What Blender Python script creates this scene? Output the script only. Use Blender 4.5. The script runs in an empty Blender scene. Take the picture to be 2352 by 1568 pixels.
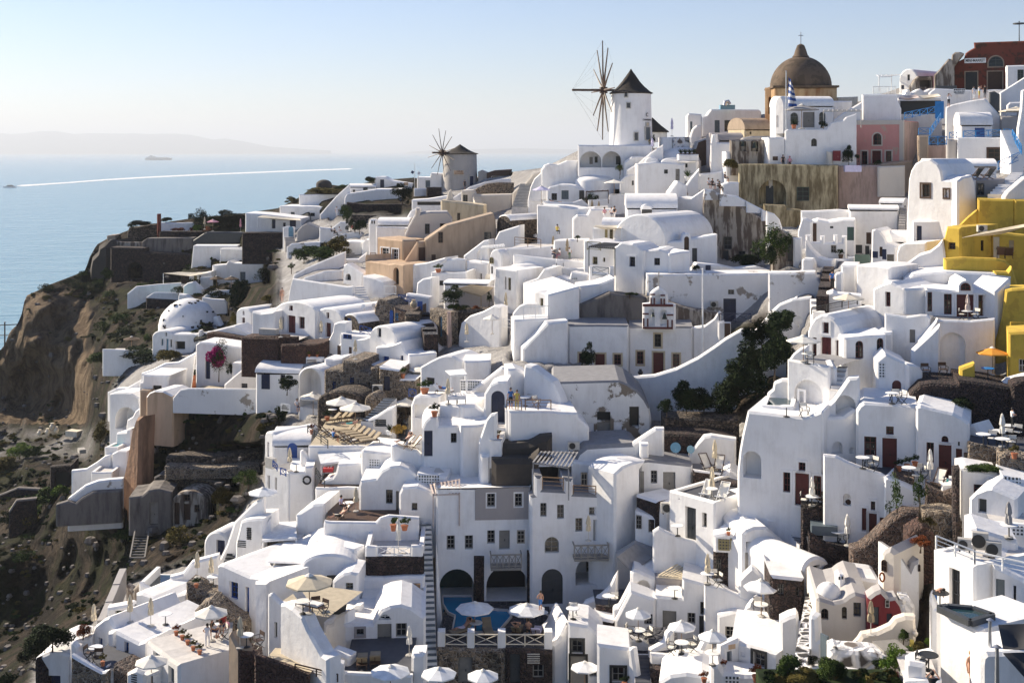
EXPOSURE=0.92;HAZE=8e-5
import bpy,math,random
from math import sin,cos,pi,asin,atan2
import numpy as np
from mathutils import Vector,Matrix,noise
from mathutils.geometry import tessellate_polygon
random.seed(7)
R=math.radians
sc=bpy.context.scene
COL=sc.collection
UP=Vector((0,0,1))
# camera: level, with a vertical lens shift
FPX,CX,HY=2839.0,1176.0,345.0
SEA=-85.0
def ray(x,y):return Vector(((x-CX)/FPX,1.0,(HY-y)/FPX))
def P(x,y,d):return ray(x,y)*d
cam=bpy.data.objects.new('camera',bpy.data.cameras.new('camera'))
COL.objects.link(cam)
cam.rotation_euler=(R(90),0,0)
cam.data.sensor_width=36
cam.data.lens=36*FPX/2352
cam.data.shift_y=-(784-HY)/2352
cam.data.clip_start=1
cam.data.clip_end=200000
sc.camera=cam
# how far the hillside lies (survey points: x, y, metres)
SURV=[(2350,1560,62),(2200,1400,70),(2000,1500,78),(1900,1350,84),(1700,1500,88),(1500,1550,90),(1200,1560,92),(900,1500,97),(600,1560,88),(400,1560,84),(100,1560,90),(0,1490,140),(90,1450,139),(100,1235,158),(0,1220,168),(235,1390,128),(0,1300,150),(150,1330,146),(300,1250,135),(100,1150,172),(300,1100,148),(450,1150,132),(150,1000,210),(20,968,231),(20,800,236),(100,800,233),(185,800,230),(60,960,231),(165,955,226),(100,720,236),(20,1060,200),(100,1060,196),(200,1045,194),(20,1005,217),(100,700,238),(300,650,238),(330,560,255),(550,520,255),(500,620,220),(700,480,235),(850,430,238),(1050,430,226),(900,520,195),(760,560,190),(600,640,190),(450,740,178),(650,750,148),(850,620,170),(950,560,175),(600,880,140),(330,900,160),(300,1020,158),(750,930,128),(900,750,142),(1050,700,145),(1100,820,122),(950,980,118),(680,1080,112),(600,1250,104),(850,1150,108),(1200,930,103),(1050,1080,106),(1100,1290,108),(1400,1290,110),(1300,1000,112),(1600,1150,103),(1600,1300,98),(1750,1400,92),(1250,380,205),(1400,330,182),(1400,420,178),(1300,450,170),(1300,600,150),(1500,450,168),(1500,560,145),(1450,650,135),(1400,700,130),(1500,850,122),(1380,950,112),(1600,700,130),(1700,600,140),(1750,470,155),(1660,430,160),(1750,850,112),(1680,970,106),(1650,330,180),(1850,290,175),(1850,400,165),(2030,390,162),(2100,290,170),(2250,220,178),(2330,330,150),(2200,510,135),(1950,560,138),(2050,620,128),(2300,560,120),(1920,650,112),(2200,730,100),(1900,780,97),(2050,850,96),(2200,850,96),(2280,920,92),(1850,950,95),(1850,1150,92),(2050,1070,92),(2150,1150,85),(1950,1200,88),(2100,1250,82),(2300,1100,80),(2340,1000,85)]
_A=np.array(SURV,float)
_X=_A[:,:2]/1000.0
def _phi(r2):
 return 0.5*r2*np.log(np.maximum(r2,1e-12))
_r2=((_X[:,None,:]-_X[None,:,:])**2).sum(-1)
_n=len(_X)
_M=np.zeros((_n+3,_n+3))
_M[:_n,:_n]=_phi(_r2)+np.eye(_n)*4e-3
_M[:_n,_n]=1;_M[:_n,_n+1:]=_X
_M[_n,:_n]=1;_M[_n+1:,:_n]=_X.T
_c=np.linalg.solve(_M,np.concatenate([np.log(_A[:,2]),[0,0,0]]))
def Dv(x,y):
 q=np.stack([np.asarray(x,float),np.asarray(y,float)],-1)/1000.0
 r2=((q[...,None,:]-_X)**2).sum(-1)
 return np.exp(_phi(r2)@_c[:_n]+_c[_n]+q@_c[_n+1:])
def D(x,y):return float(Dv(x,y))
# materials
MATS={}
def nodes(name):
 m=bpy.data.materials.new(name);m.use_nodes=True
 nt=m.node_tree
 return m,nt,nt.nodes['Principled BSDF']
def N(nt,t,**kw):
 n=nt.nodes.new(t)
 for k,v in kw.items():
  if k in n.inputs:n.inputs[k].default_value=v
  else:setattr(n,k,v)
 return n
def coord(nt,scale=1.0):
 tc=N(nt,'ShaderNodeTexCoord')
 mp=N(nt,'ShaderNodeMapping')
 mp.inputs['Scale'].default_value=(scale,)*3 if not isinstance(scale,tuple)else scale
 geo=N(nt,'ShaderNodeNewGeometry')
 nt.links.new(geo.outputs['Position'],mp.inputs['Vector'])
 return mp.outputs['Vector']
def ramp(nt,fac,stops):
 r=N(nt,'ShaderNodeValToRGB')
 el=r.color_ramp.elements
 while len(el)>1:el.remove(el[-1])
 el[0].position=stops[0][0];el[0].color=(*stops[0][1],1)
 for p,c in stops[1:]:
  e=el.new(p);e.color=(*c,1)
 nt.links.new(fac,r.inputs['Fac'])
 return r.outputs['Color']
def mixc(nt,fac,a,b):
 m=N(nt,'ShaderNodeMix',data_type='RGBA')
 for s,v in((m.inputs[6],a),(m.inputs[7],b)):
  if isinstance(v,tuple):s.default_value=(*v,1)
  else:nt.links.new(v,s)
 if isinstance(fac,float):m.inputs[0].default_value=fac
 else:nt.links.new(fac,m.inputs[0])
 return m.outputs[2]
def bump(nt,bs,h,strength=0.4,dist=0.1):
 b=N(nt,'ShaderNodeBump',Strength=strength,Distance=dist)
 nt.links.new(h,b.inputs['Height']);nt.links.new(b.outputs['Normal'],bs.inputs['Normal'])
def flat(name,c,rough=0.6,metal=0.0,var=0.12):
 m,nt,bs=nodes(name)
 n=N(nt,'ShaderNodeTexNoise',Scale=2.3,Detail=4.0)
 nt.links.new(coord(nt),n.inputs['Vector'])
 col=ramp(nt,n.outputs['Fac'],[(0.3,tuple(k*(1-var)for k in c)),(0.7,tuple(min(1,k*(1+var))for k in c))])
 nt.links.new(col,bs.inputs['Base Color'])
 bs.inputs['Roughness'].default_value=rough;bs.inputs['Metallic'].default_value=metal
 MATS[name]=m
def plaster(name,c,patch=None,amt=0.6,scale=0.9,grime=(0.7,0.68,0.66),gamt=0.25,bs_=0.35,soft=.02):

 m,nt,bs=nodes(name)
 v=coord(nt)
 n1=N(nt,'ShaderNodeTexNoise',Scale=0.45,Detail=6.0,Roughness=0.65);nt.links.new(v,n1.inputs['Vector'])
 vs=coord(nt,(1.6,1.6,0.28))
 n2=N(nt,'ShaderNodeTexNoise',Scale=1.1,Detail=5.0,Roughness=0.7);nt.links.new(vs,n2.inputs['Vector'])
 g=tuple(a*b for a,b in zip(c,grime))
 fac=N(nt,'ShaderNodeMath',operation='MULTIPLY');nt.links.new(n1.outputs['Fac'],fac.inputs[0]);nt.links.new(n2.outputs['Fac'],fac.inputs[1])
 f2=ramp(nt,fac.outputs[0],[(0.22,(0,0,0)),(0.42,(gamt,)*3),(0.6,(min(1,gamt*2.2),)*3)])
 col=mixc(nt,f2,c,g)
 if patch:
  n3=N(nt,'ShaderNodeTexNoise',Scale=scale,Detail=8.0,Roughness=0.62);nt.links.new(v if soft<.05 else vs,n3.inputs['Vector'])
  pm=ramp(nt,n3.outputs['Fac'],[(amt-soft,(0,0,0)),(amt+soft,(1,1,1))])
  col=mixc(nt,pm,col,patch)
 nt.links.new(col,bs.inputs['Base Color'])
 bs.inputs['Roughness'].default_value=0.85
 bs.inputs['Specular IOR Level'].default_value=0.25
 nb=N(nt,'ShaderNodeTexNoise',Scale=1.6,Detail=5.0,Roughness=0.6);nt.links.new(v,nb.inputs['Vector'])
 bump(nt,bs,nb.outputs['Fac'],bs_,0.12)
 MATS[name]=m
def stone(name,a,b,mortar,scale=2.2,w=0.06):

 m,nt,bs=nodes(name)
 v=coord(nt)
 nz=N(nt,'ShaderNodeTexNoise',Scale=2.5,Detail=3.0);nt.links.new(v,nz.inputs['Vector'])
 ad=N(nt,'ShaderNodeVectorMath',operation='MULTIPLY_ADD');ad.inputs[1].default_value=(0.25,)*3
 nt.links.new(nz.outputs['Color'],ad.inputs[0]);nt.links.new(v,ad.inputs[2])
 vo=N(nt,'ShaderNodeTexVoronoi',Scale=scale);nt.links.new(ad.outputs[0],vo.inputs['Vector'])
 ve=N(nt,'ShaderNodeTexVoronoi',Scale=scale,feature='DISTANCE_TO_EDGE');nt.links.new(ad.outputs[0],ve.inputs['Vector'])
 sp=N(nt,'ShaderNodeSeparateColor');nt.links.new(vo.outputs['Color'],sp.inputs[0])
 col=ramp(nt,sp.outputs[0],[(0.1,a),(0.6,tuple((p+q)/2 for p,q in zip(a,b))),(0.95,b)])
 mk_=ramp(nt,ve.outputs['Distance'],[(w*0.5,(1,1,1)),(w,(0,0,0))])
 col=mixc(nt,mk_,col,mortar)
 nt.links.new(col,bs.inputs['Base Color'])
 bs.inputs['Roughness'].default_value=0.9
 h=ramp(nt,ve.outputs['Distance'],[(0.0,(0,0,0)),(0.22,(1,1,1))])
 bump(nt,bs,h,0.9,0.14)
 MATS[name]=m
plaster('w',(0.86,0.845,0.83),gamt=0.42,grime=(.66,.63,.6))
plaster('aged',(0.8,0.79,0.78),patch=(0.33,0.29,0.25),amt=0.60,scale=0.5,gamt=0.25)
plaster('old',(0.78,0.76,0.73),patch=(0.22,0.18,0.14),amt=0.555,scale=0.55,gamt=0.45)
plaster('ruinw',(0.42,0.37,0.31),patch=(0.13,0.10,0.08),amt=0.5,scale=1.1,gamt=0.8,grime=(0.4,0.38,0.34),soft=.05)
plaster('grey',(0.40,0.38,0.37),gamt=0.3)
plaster('taupe',(0.36,0.33,0.32),gamt=0.15)
plaster('concrete',(0.19,0.17,0.155),patch=(0.09,0.08,0.075),amt=0.56,gamt=0.6,soft=.1)
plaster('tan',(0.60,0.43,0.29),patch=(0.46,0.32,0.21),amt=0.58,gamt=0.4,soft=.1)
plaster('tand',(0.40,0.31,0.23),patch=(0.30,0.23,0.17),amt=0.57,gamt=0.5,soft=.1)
plaster('sand',(0.62,0.52,0.36),patch=(0.45,0.36,0.24),amt=0.57,gamt=0.4,soft=.1)
plaster('beige',(0.66,0.60,0.52),gamt=0.3)
plaster('olive',(0.50,0.42,0.26),patch=(0.17,0.13,0.07),amt=0.5,scale=1.1,gamt=0.9,grime=(0.4,0.38,0.3),soft=.1)
plaster('pink',(0.70,0.33,0.29),patch=(0.58,0.42,0.33),amt=0.62,scale=0.8,gamt=0.3)
plaster('rose',(0.55,0.40,0.34),patch=(0.33,0.25,0.2),amt=0.56,scale=1.3,gamt=0.5,soft=.1)
plaster('yellow',(0.66,0.45,0.07),patch=(0.55,0.36,0.06),amt=0.54,gamt=0.6,grime=(0.7,0.65,0.5))
plaster('redbrown',(0.20,0.055,0.035),patch=(0.10,0.045,0.03),amt=0.56,gamt=0.5)
plaster('red',(0.17,0.03,0.035),patch=(0.36,0.2,0.19),amt=0.60,gamt=0.3)
plaster('domebrown',(0.14,0.10,0.07),patch=(0.09,0.065,0.045),amt=0.52,scale=0.7,gamt=0.6)
plaster('ochre',(0.46,0.33,0.19),patch=(0.25,0.13,0.06),amt=0.52,scale=0.5,gamt=0.7,soft=.1)
plaster('mill',(0.46,0.43,0.40),gamt=0.6)
plaster('orangerock',(0.30,0.175,0.11),gamt=0.8,patch=(0.15,0.09,0.06),amt=0.52,soft=.1,bs_=1)
stone('stone',(0.035,0.027,0.022),(0.20,0.15,0.11),(0.055,0.045,0.038),3.8)
stone('sd',(0.022,0.014,0.013),(0.075,0.045,0.038),(0.03,0.022,0.02),3.8)
stone('stonel',(0.08,0.06,0.045),(0.30,0.23,0.16),(0.34,0.29,0.24),3.4,0.08)
stone('stonem',(0.05,0.033,0.026),(0.17,0.11,0.08),(0.25,0.2,0.17),4.0,0.06)
stone('bw',(0.06,0.03,0.022),(0.10,0.05,0.036),(0.05,0.027,0.02),3.2)
stone('cobble',(0.03,0.028,0.028),(0.09,0.08,0.075),(0.72,0.70,0.68),1.5,0.17)
stone('whitestone',(0.05,0.045,0.04),(0.16,0.13,0.11),(0.78,0.76,0.74),1.1,0.3)
stone('slate',(0.035,0.035,0.042),(0.06,0.058,0.07),(0.14,0.14,0.15),1.6,0.03)
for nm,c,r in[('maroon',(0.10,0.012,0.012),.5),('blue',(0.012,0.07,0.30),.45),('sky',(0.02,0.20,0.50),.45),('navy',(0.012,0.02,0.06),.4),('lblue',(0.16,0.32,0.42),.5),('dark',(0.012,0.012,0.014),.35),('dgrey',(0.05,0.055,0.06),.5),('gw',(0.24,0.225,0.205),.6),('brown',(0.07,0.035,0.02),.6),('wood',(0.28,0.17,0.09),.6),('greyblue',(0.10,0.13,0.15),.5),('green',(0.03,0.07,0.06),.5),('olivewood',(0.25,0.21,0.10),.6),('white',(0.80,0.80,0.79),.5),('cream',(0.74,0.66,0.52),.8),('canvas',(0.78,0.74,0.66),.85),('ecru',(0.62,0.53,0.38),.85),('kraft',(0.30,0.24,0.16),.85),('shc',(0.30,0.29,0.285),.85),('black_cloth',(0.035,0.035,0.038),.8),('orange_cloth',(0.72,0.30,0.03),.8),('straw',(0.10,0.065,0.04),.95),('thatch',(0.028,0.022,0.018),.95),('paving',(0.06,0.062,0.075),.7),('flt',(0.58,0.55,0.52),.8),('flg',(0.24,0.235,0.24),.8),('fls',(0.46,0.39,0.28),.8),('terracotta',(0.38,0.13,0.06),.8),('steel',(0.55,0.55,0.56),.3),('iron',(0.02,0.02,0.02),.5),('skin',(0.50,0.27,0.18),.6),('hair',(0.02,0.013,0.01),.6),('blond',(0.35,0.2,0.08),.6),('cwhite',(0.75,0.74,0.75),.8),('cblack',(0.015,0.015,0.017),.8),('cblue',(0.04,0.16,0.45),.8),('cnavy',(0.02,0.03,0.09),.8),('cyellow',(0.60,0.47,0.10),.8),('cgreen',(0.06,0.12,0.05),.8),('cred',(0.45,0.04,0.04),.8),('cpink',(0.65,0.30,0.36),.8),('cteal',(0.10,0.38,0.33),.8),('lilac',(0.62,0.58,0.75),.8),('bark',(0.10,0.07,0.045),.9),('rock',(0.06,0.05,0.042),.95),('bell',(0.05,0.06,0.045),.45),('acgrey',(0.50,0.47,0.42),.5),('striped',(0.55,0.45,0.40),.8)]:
 flat(nm,c,r,0.7 if nm in('steel','bell')else 0.0)
def leafmat(name,a,b):
 m,nt,bs=nodes(name)
 oi=N(nt,'ShaderNodeTexNoise',Scale=1.1,Detail=3.0);nt.links.new(coord(nt),oi.inputs['Vector'])
 nt.links.new(ramp(nt,oi.outputs['Fac'],[(0.35,a),(0.65,b)]),bs.inputs['Base Color'])
 bs.inputs['Roughness'].default_value=0.9;bs.inputs['Specular IOR Level'].default_value=.1
 MATS[name]=m
leafmat('leaf',(0.022,0.04,0.012),(0.06,0.09,0.02))
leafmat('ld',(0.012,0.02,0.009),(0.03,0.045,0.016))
leafmat('lb',(0.05,0.10,0.015),(0.13,0.19,0.03))
leafmat('lo',(0.06,0.055,0.018),(0.14,0.11,0.03))
leafmat('leafred',(0.12,0.03,0.012),(0.20,0.06,0.02))
leafmat('magenta',(0.22,0.01,0.09),(0.38,0.03,0.16))
leafmat('goldgrass',(0.30,0.19,0.04),(0.45,0.30,0.08))
def glassm():
 m,nt,bs=nodes('pane')
 bs.inputs['Base Color'].default_value=(0.012,0.014,0.018,1);bs.inputs['Roughness'].default_value=0.08
 MATS['pane']=m
 m,nt,bs=nodes('pool')
 bs.inputs['Base Color'].default_value=(0.02,0.21,0.40,1);bs.inputs['Roughness'].default_value=0.06
 n=N(nt,'ShaderNodeTexNoise',Scale=1.5,Detail=2.0);nt.links.new(coord(nt),n.inputs['Vector']);bump(nt,bs,n.outputs['Fac'],0.15,0.05)
 MATS['pool']=m
 m,nt,bs=nodes('aqua')
 bs.inputs['Base Color'].default_value=(0.10,0.42,0.42,1);bs.inputs['Roughness'].default_value=0.06
 MATS['aqua']=m
 m,nt,bs=nodes('tub')
 bs.inputs['Base Color'].default_value=(0.02,0.05,0.06,1);bs.inputs['Roughness'].default_value=0.05
 MATS['tub']=m
glassm()
def MM(n):return MATS[n]
# objects
def mesh(name,V,Fc,mats,mi=None,sharp=40):
 me=bpy.data.meshes.new(name)
 me.from_pydata([tuple(v)for v in V],[],Fc)
 for m in mats:me.materials.append(MM(m)if isinstance(m,str)else m)
 if mi:me.polygons.foreach_set('material_index',mi)
 me.update()
 if sharp:
  me.shade_smooth();me.set_sharp_from_angle(angle=R(sharp))
 return me
def obj(name,me,parent=None,loc=None,rz=None,scale=None):
 o=bpy.data.objects.new(name,me);COL.objects.link(o)
 if parent:o.parent=parent
 if loc is not None:o.location=loc
 if rz is not None:o.rotation_euler=(0,0,rz)
 if scale is not None:o.scale=(scale,)*3 if not isinstance(scale,(tuple,list))else scale
 return o
def tag(o,label,cat,group=None,kind=None):
 if label:o['label']=label
 if cat:o['category']=cat
 if group:o['group']=group
 if kind:o['kind']=kind
 return o
def struct(o):o['kind']='structure';return o
class MB:

 def __init__(s):s.V,s.F,s.I=[],[],[]
 def add(s,V,Fc,i=0):
  n=len(s.V);s.V+=[Vector(v)for v in V];s.F+=[tuple(n+k for k in f)for f in Fc];s.I+=[i]*len(Fc);return s
 def box(s,c,sz,i=0,rz=0.0,M=None):
  x,y,z=(k/2 for k in sz)
  V=[Vector((a*x,b*y,g*z))for g in(-1,1)for b in(-1,1)for a in(-1,1)]
  Q=M if M is not None else Matrix.Rotation(rz,3,'Z')
  return s.add([Q@v+Vector(c)for v in V],[(0,2,3,1),(4,5,7,6),(0,1,5,4),(2,6,7,3),(0,4,6,2),(1,3,7,5)],i)
 def bar(s,a,b,w,h=None,i=0):
  a,b=Vector(a),Vector(b);d=b-a;L=d.length
  if L<1e-6:return s
  return s.box((a+b)/2,(w,h or w,L),i,M=d.to_track_quat('Z','Y').to_matrix())
 def tube(s,pts,r,n=6,i=0,r2=None):
  pts=[Vector(p)for p in pts];rings=[]
  for k,p in enumerate(pts):
   d=(pts[min(k+1,len(pts)-1)]-pts[max(k-1,0)])
   q=d.to_track_quat('Z','Y').to_matrix()
   rr=r if r2 is None else r+(r2-r)*k/max(1,len(pts)-1)
   rings.append([q@Vector((rr*cos(t*2*pi/n),rr*sin(t*2*pi/n),0))+p for t in range(n)])
  V=[v for g in rings for v in g]
  Fc=[(k*n+t,k*n+(t+1)%n,(k+1)*n+(t+1)%n,(k+1)*n+t)for k in range(len(pts)-1)for t in range(n)]
  Fc+=[tuple(range(n))[::-1],tuple((len(pts)-1)*n+t for t in range(n))]
  return s.add(V,Fc,i)
 def lathe(s,prof,n=16,i=0,c=(0,0,0),sx=1,sy=1,wob=None):
  V,Fc=[],[]
  c=Vector(c)
  for k,(r,z)in enumerate(prof):
   for t in range(n):
    a=t*2*pi/n
    q=r*(wob(a,k)if wob else 1)
    V.append(c+Vector((q*cos(a)*sx,q*sin(a)*sy,z)))
  m=len(prof)
  for k in range(m-1):
   for t in range(n):
    Fc.append((k*n+t,k*n+(t+1)%n,(k+1)*n+(t+1)%n,(k+1)*n+t))
  Fc.append(tuple(range(n))[::-1]);Fc.append(tuple((m-1)*n+t for t in range(n)))
  return s.add(V,Fc,i)
 def mesh(s,name,*mats,sharp=40):return mesh(name,s.V,s.F,mats,s.I,sharp)
 def obj(s,name,mats,parent=None,loc=None,rz=None,scale=None,sharp=40):
  return obj(name,s.mesh(name,*([mats]if isinstance(mats,str)else mats),sharp=sharp),parent,loc,rz,scale)
OX=OY=0.0
SH=4.0
def T(ox,oy):
 global OX,OY
 OX,OY=ox,oy
def px(x):return OX+x/SH
def py(y):return OY+y/SH
class Fr:
 def __init__(s,x,y,d,th):
  t=R(th);s.th=t
  s.e=Vector((cos(t),sin(t),0));s.b=Vector((-sin(t),cos(t),0));s.O=P(x,y,d)
 def w_(s,u,v,q):return s.O+s.e*u+s.b*q+UP*v
 def uv(s,x,y,off=0.0):
  r=ray(px(x),py(y));o=s.O+s.b*off
  p=r*(o.dot(s.b)/r.dot(s.b))-s.O
  return Vector((p.dot(s.e),p.z))
PLOTS=[]
def inpoly(p,poly):
 c=False;n=len(poly)
 for i in range(n):
  a,b=poly[i],poly[i-1]
  if(a[1]>p[1])!=(b[1]>p[1])and p[0]<(b[0]-a[0])*(p[1]-a[1])/(b[1]-a[1])+a[0]:c=not c
 return c
def inset(poly,c):
 n=len(poly);out=[]
 for i in range(n):
  p,q,r=poly[i-1],poly[i],poly[(i+1)%n]
  d1=(q-p).normalized()if(q-p).length>1e-6 else Vector((1,0));d2=(r-q).normalized()if(r-q).length>1e-6 else d1
  n1,n2=Vector((d1.y,-d1.x)),Vector((d2.y,-d2.x))
  m=n1+n2
  if m.length<1e-4:m=n1
  m.normalize();k=c/max(0.6,m.dot(n1))
  out.append(q+m*k)
 return out
def arch(x0,x1,y0,y1,n=14):

 w=(x1-x0)/2;h=min(w,(y1-y0))
 return[Vector((x0,y0))]+[Vector((x0+w-w*cos(pi*t/n),y1-h+h*sin(pi*t/n)))for t in range(n+1)]+[Vector((x1,y0))]
RW,HW,VH,GW,TW,CW,SW,TH,BH,SH_,FH,SN,PW,CH,AH,YH,MH,PH,CHI,TOW,PP,HO,TAN,YW,SHO,RT,RUW='retaining_wall','house_wall','vaulted_house','garden_wall','terrace_wall','curved_wall','stair_wall','terrace_house','block_house','side_house','flat_roof_house','stone_wall','parapet_wall','cave_house','arch_house','yellow_house','maroon_house','porch_house','chimney','tower_house','plunge_pool','hotel','tan_house','yellow_wall','stone_house','restaurant_terrace','ruin_wall'
CATS={}
GAPS=[]
def door_part(poly,r,col,parent,arched=False):
 us=[p.x for p in poly];vs=[p.y for p in poly]
 u0,u1,v0,v1=min(us),max(us),min(vs),max(vs)
 b=MB()
 n=len(poly)
 V=[(p.x,r-0.05,p.y)for p in poly]+[(p.x,r,p.y)for p in poly]
 tris=tessellate_polygon([[Vector((p.x,p.y,0))for p in poly]])
 b.add(V,[tuple(t)for t in tris]+[(i,(i+1)%n,n+(i+1)%n,n+i)for i in range(n)])
 w=u1-u0;h=v1-v0
 if w>0.5:
  top=v1-(min(w/2,h*0.4)if arched else 0)
  for k in(0,1):
   a=u0+w*(0.08+0.46*k)
   for c0,c1 in((0.06,0.45),(0.5,0.93)):
    hh=top-v0
    if hh>0.5:b.box((a+w*0.19,r-0.065,v0+hh*(c0+c1)/2),(w*0.33,0.03,hh*(c1-c0)))
 d=b.obj('door',col,parent,sharp=0)
 if w>0.5:
  MB().box((u0+w*0.53,r-0.1,v0+min(1.05,h*.45)),(0.05,0.07,0.16)).obj('handle','iron',d,sharp=0)
 return d
def window_part(poly,r,col,parent,arched=False):
 us=[p.x for p in poly];vs=[p.y for p in poly]
 u0,u1,v0,v1=min(us),max(us),min(vs),max(vs)
 w,h=u1-u0,v1-v0
 t=min(0.09,w*0.13)
 f=MB();inn=inset(poly,t);n=len(poly)
 V=[(p.x,r-0.07,p.y)for p in poly]+[(p.x,r-0.07,p.y)for p in inn]+[(p.x,r,p.y)for p in inn]
 f.add(V,[(i,(i+1)%n,n+(i+1)%n,n+i)for i in range(n)]+[(n+i,n+(i+1)%n,2*n+(i+1)%n,2*n+i)for i in range(n)])
 uc=(u0+u1)/2;bw=t*0.55
 if w>0.35:f.box((uc,r-0.05,(v0+v1)/2),(bw,0.04,h-t*1.5))
 k=1 if h<1 else 2
 for j in range(1,k+1):f.box((uc,r-0.045,v0+h*j/(k+1)),(w-t*1.5,0.04,bw))
 fo=f.obj('window',col,parent,sharp=0)
 tris=tessellate_polygon([[Vector((p.x,p.y,0))for p in poly]])
 obj('pane',mesh('pane',[(p.x,r-0.012,p.y)for p in poly],[tuple(q)for q in tris],['pane'],sharp=0),fo)
 return fo
def B(name,label,x0,x1,top,yb,d=None,th=0.0,L=5.0,m='w',f='',par=0.0,sk=3.0,rm=None,fm=None,group=None,ch=0.17,roof=None,nd=0.0,sides=True):

 xm=(x0+x1)/2
 if d is None:d=D(px(xm),py(yb))+nd
 if isinstance(top,list)and len(top)==2 and name[-5:]=='house' and abs(top[0][1]-top[1][1])>.12*(x1-x0)and py(top[0][1])>HY+150:
  q=(py(top[0][1])-HY)/(py(top[1][1])-HY);d1,d2=d*2/(1+q),d*2*q/(1+q)
  t=math.degrees(atan2(d2-d1,((px(top[1][0])-CX)*d2-(px(top[0][0])-CX)*d1)/FPX))
  if abs(t)<66:th=t
 fr=Fr(px(xm),py(yb),d,th)
 cat=name.split('_')[-1]
 root_V=MB()
 vx=None
 if isinstance(top,(int,float)):tp=[fr.uv(x0,top),fr.uv(x1,top)]
 elif top[0]=='v':
  a,b=fr.uv(x0,top[1]),fr.uv(x1,top[1]);c=fr.uv(xm,top[2])
  h=c.y-(a.y+b.y)/2;n=18
  tp=[Vector((a.x+(b.x-a.x)*(1-cos(pi*t/n))/2,a.y+(b.y-a.y)*t/n+h*sin(pi*t/n)))for t in range(n+1)]
 elif top[0]=='x':
  tp=[fr.uv(x0,top[1]),fr.uv(x1,top[1])];vx=top[2]
 else:tp=[fr.uv(*q)for q in top]
 u0,u1=fr.uv(x0,yb).x,fr.uv(x1,yb).x
 if len(tp)==2 and not vx and(tp[1]-tp[0]).length>2.4:
  k=int((tp[1]-tp[0]).length/1.2);tp=[tp[0].lerp(tp[1],i/k)+Vector((0,random.uniform(-.06,.06)if 0<i<k else 0))for i in range(k+1)]
 vb=-sk
 if tp[0].x-1e-3>u0:u0=min(u0,tp[0].x)
 out=[Vector((u0,vb))]+tp+[Vector((u1,vb))]
 feats=[]
 for s in[q.strip()for q in f.split(';')if q.strip()]:
  q=s.split();sub=q[0].startswith('>');k=q[0].lstrip('>')
  feats.append((sub,k,[float(t)for t in q[1:5]],q[5]if len(q)>5 else 'dark',float(q[6])if len(q)>6 else None))
 L_=L if par<=0 else 0.4
 c=min(ch,L_*0.3)
 inn=inset(out,c);inn[0].y=out[0].y;inn[-1].y=out[-1].y
 o=None
 holes,parts,prevr=[],[],0.0
 for sub,k,(a0,b0,a1,b1),col,dep in feats:
  rr=dep if dep is not None else{'w':.3,'aw':.3,'d':.3,'ad':.3,'o':.5,'ao':.5,'n':.45,'an':.45,'p':2.0,'ap':2.0,'ow':.1}.get(k,.2)
  off=prevr if sub else 0.0
  A,C_=fr.uv(a0,b1,off),fr.uv(a1,b0,off)
  ku=k
  arched=k[0]=='a'
  poly=arch(A.x,C_.x,A.y,C_.y)if arched else[Vector((A.x,A.y)),Vector((A.x,C_.y)),Vector((C_.x,C_.y)),Vector((C_.x,A.y))]
  if sub:
   parts.append((k,poly,off,col,arched));continue
  if not sub:
   ok=all(inpoly(p,inn)for p in poly)and(par<=0 or True)
   if ok:
    for h_,_r,_k,_c in holes:
     hu0,hu1=min(p.x for p in h_),max(p.x for p in h_);hv0,hv1=min(p.y for p in h_),max(p.y for p in h_)
     if A.x<hu1+.02 and C_.x>hu0-.02 and A.y<hv1+.02 and C_.y>hv0-.02:ok=False
   if ok and par>0 and rr>0.35 and k not in('n','an','p','ap','o','ao'):rr=0.3
   if ok:
    holes.append((poly,rr,k,col));prevr=rr
    parts.append((k,poly,rr,col,arched))
   else:parts.append((k,poly,-0.02,col,arched))
 flatp=[inn]+[h[0]for h in holes]
 tris=tessellate_polygon([[Vector((p.x,p.y,0))for p in g]for g in flatp])
 allp=[p for g in flatp for p in g]
 W=root_V
 def orient(t):
  a,b_,c_=(allp[i]for i in t)
  return t if(b_-a).cross(c_-a)>0 else(t[0],t[2],t[1])
 W.add([(p.x,0,p.y)for p in allp],[orient(t)for t in tris])
 for poly,rr,k,col in holes:
  n=len(poly)
  W.add([(p.x,0,p.y)for p in poly]+[(p.x,rr,p.y)for p in poly],[(i,n+i,n+(i+1)%n,(i+1)%n)for i in range(n)])
  if k in('n','an','p','ap'):
   W.add([(p.x,rr,p.y)for p in poly],[tuple(t)[::-1]for t in tessellate_polygon([[Vector((p.x,p.y,0))for p in poly]])])
 n=len(out)
 Rf=MB()if(rm or(roof if roof is not None else cat in('house','chapel','church','shop','hotel','restaurant'))and par<=0 and not vx)else None
 for i in range(n-1):
  a,b_=out[i],out[i+1];ai,bi=inn[i],inn[i+1]
  istop=0<i<n-2 and abs((b_-a).normalized().x)>0.25
  if vx and istop:continue
  tgt=Rf if(Rf is not None and istop)else W
  tgt.add([(ai.x,0,ai.y),(bi.x,0,bi.y),(a.x,c,a.y),(b_.x,c,b_.y),(a.x,L_,a.y),(b_.x,L_,b_.y)],[(0,2,3,1),(2,4,5,3)])
 W.add([(p.x,L_,p.y)for p in out],[tuple(t)for t in tessellate_polygon([[Vector((p.x,p.y,0))for p in out]])])
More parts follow.
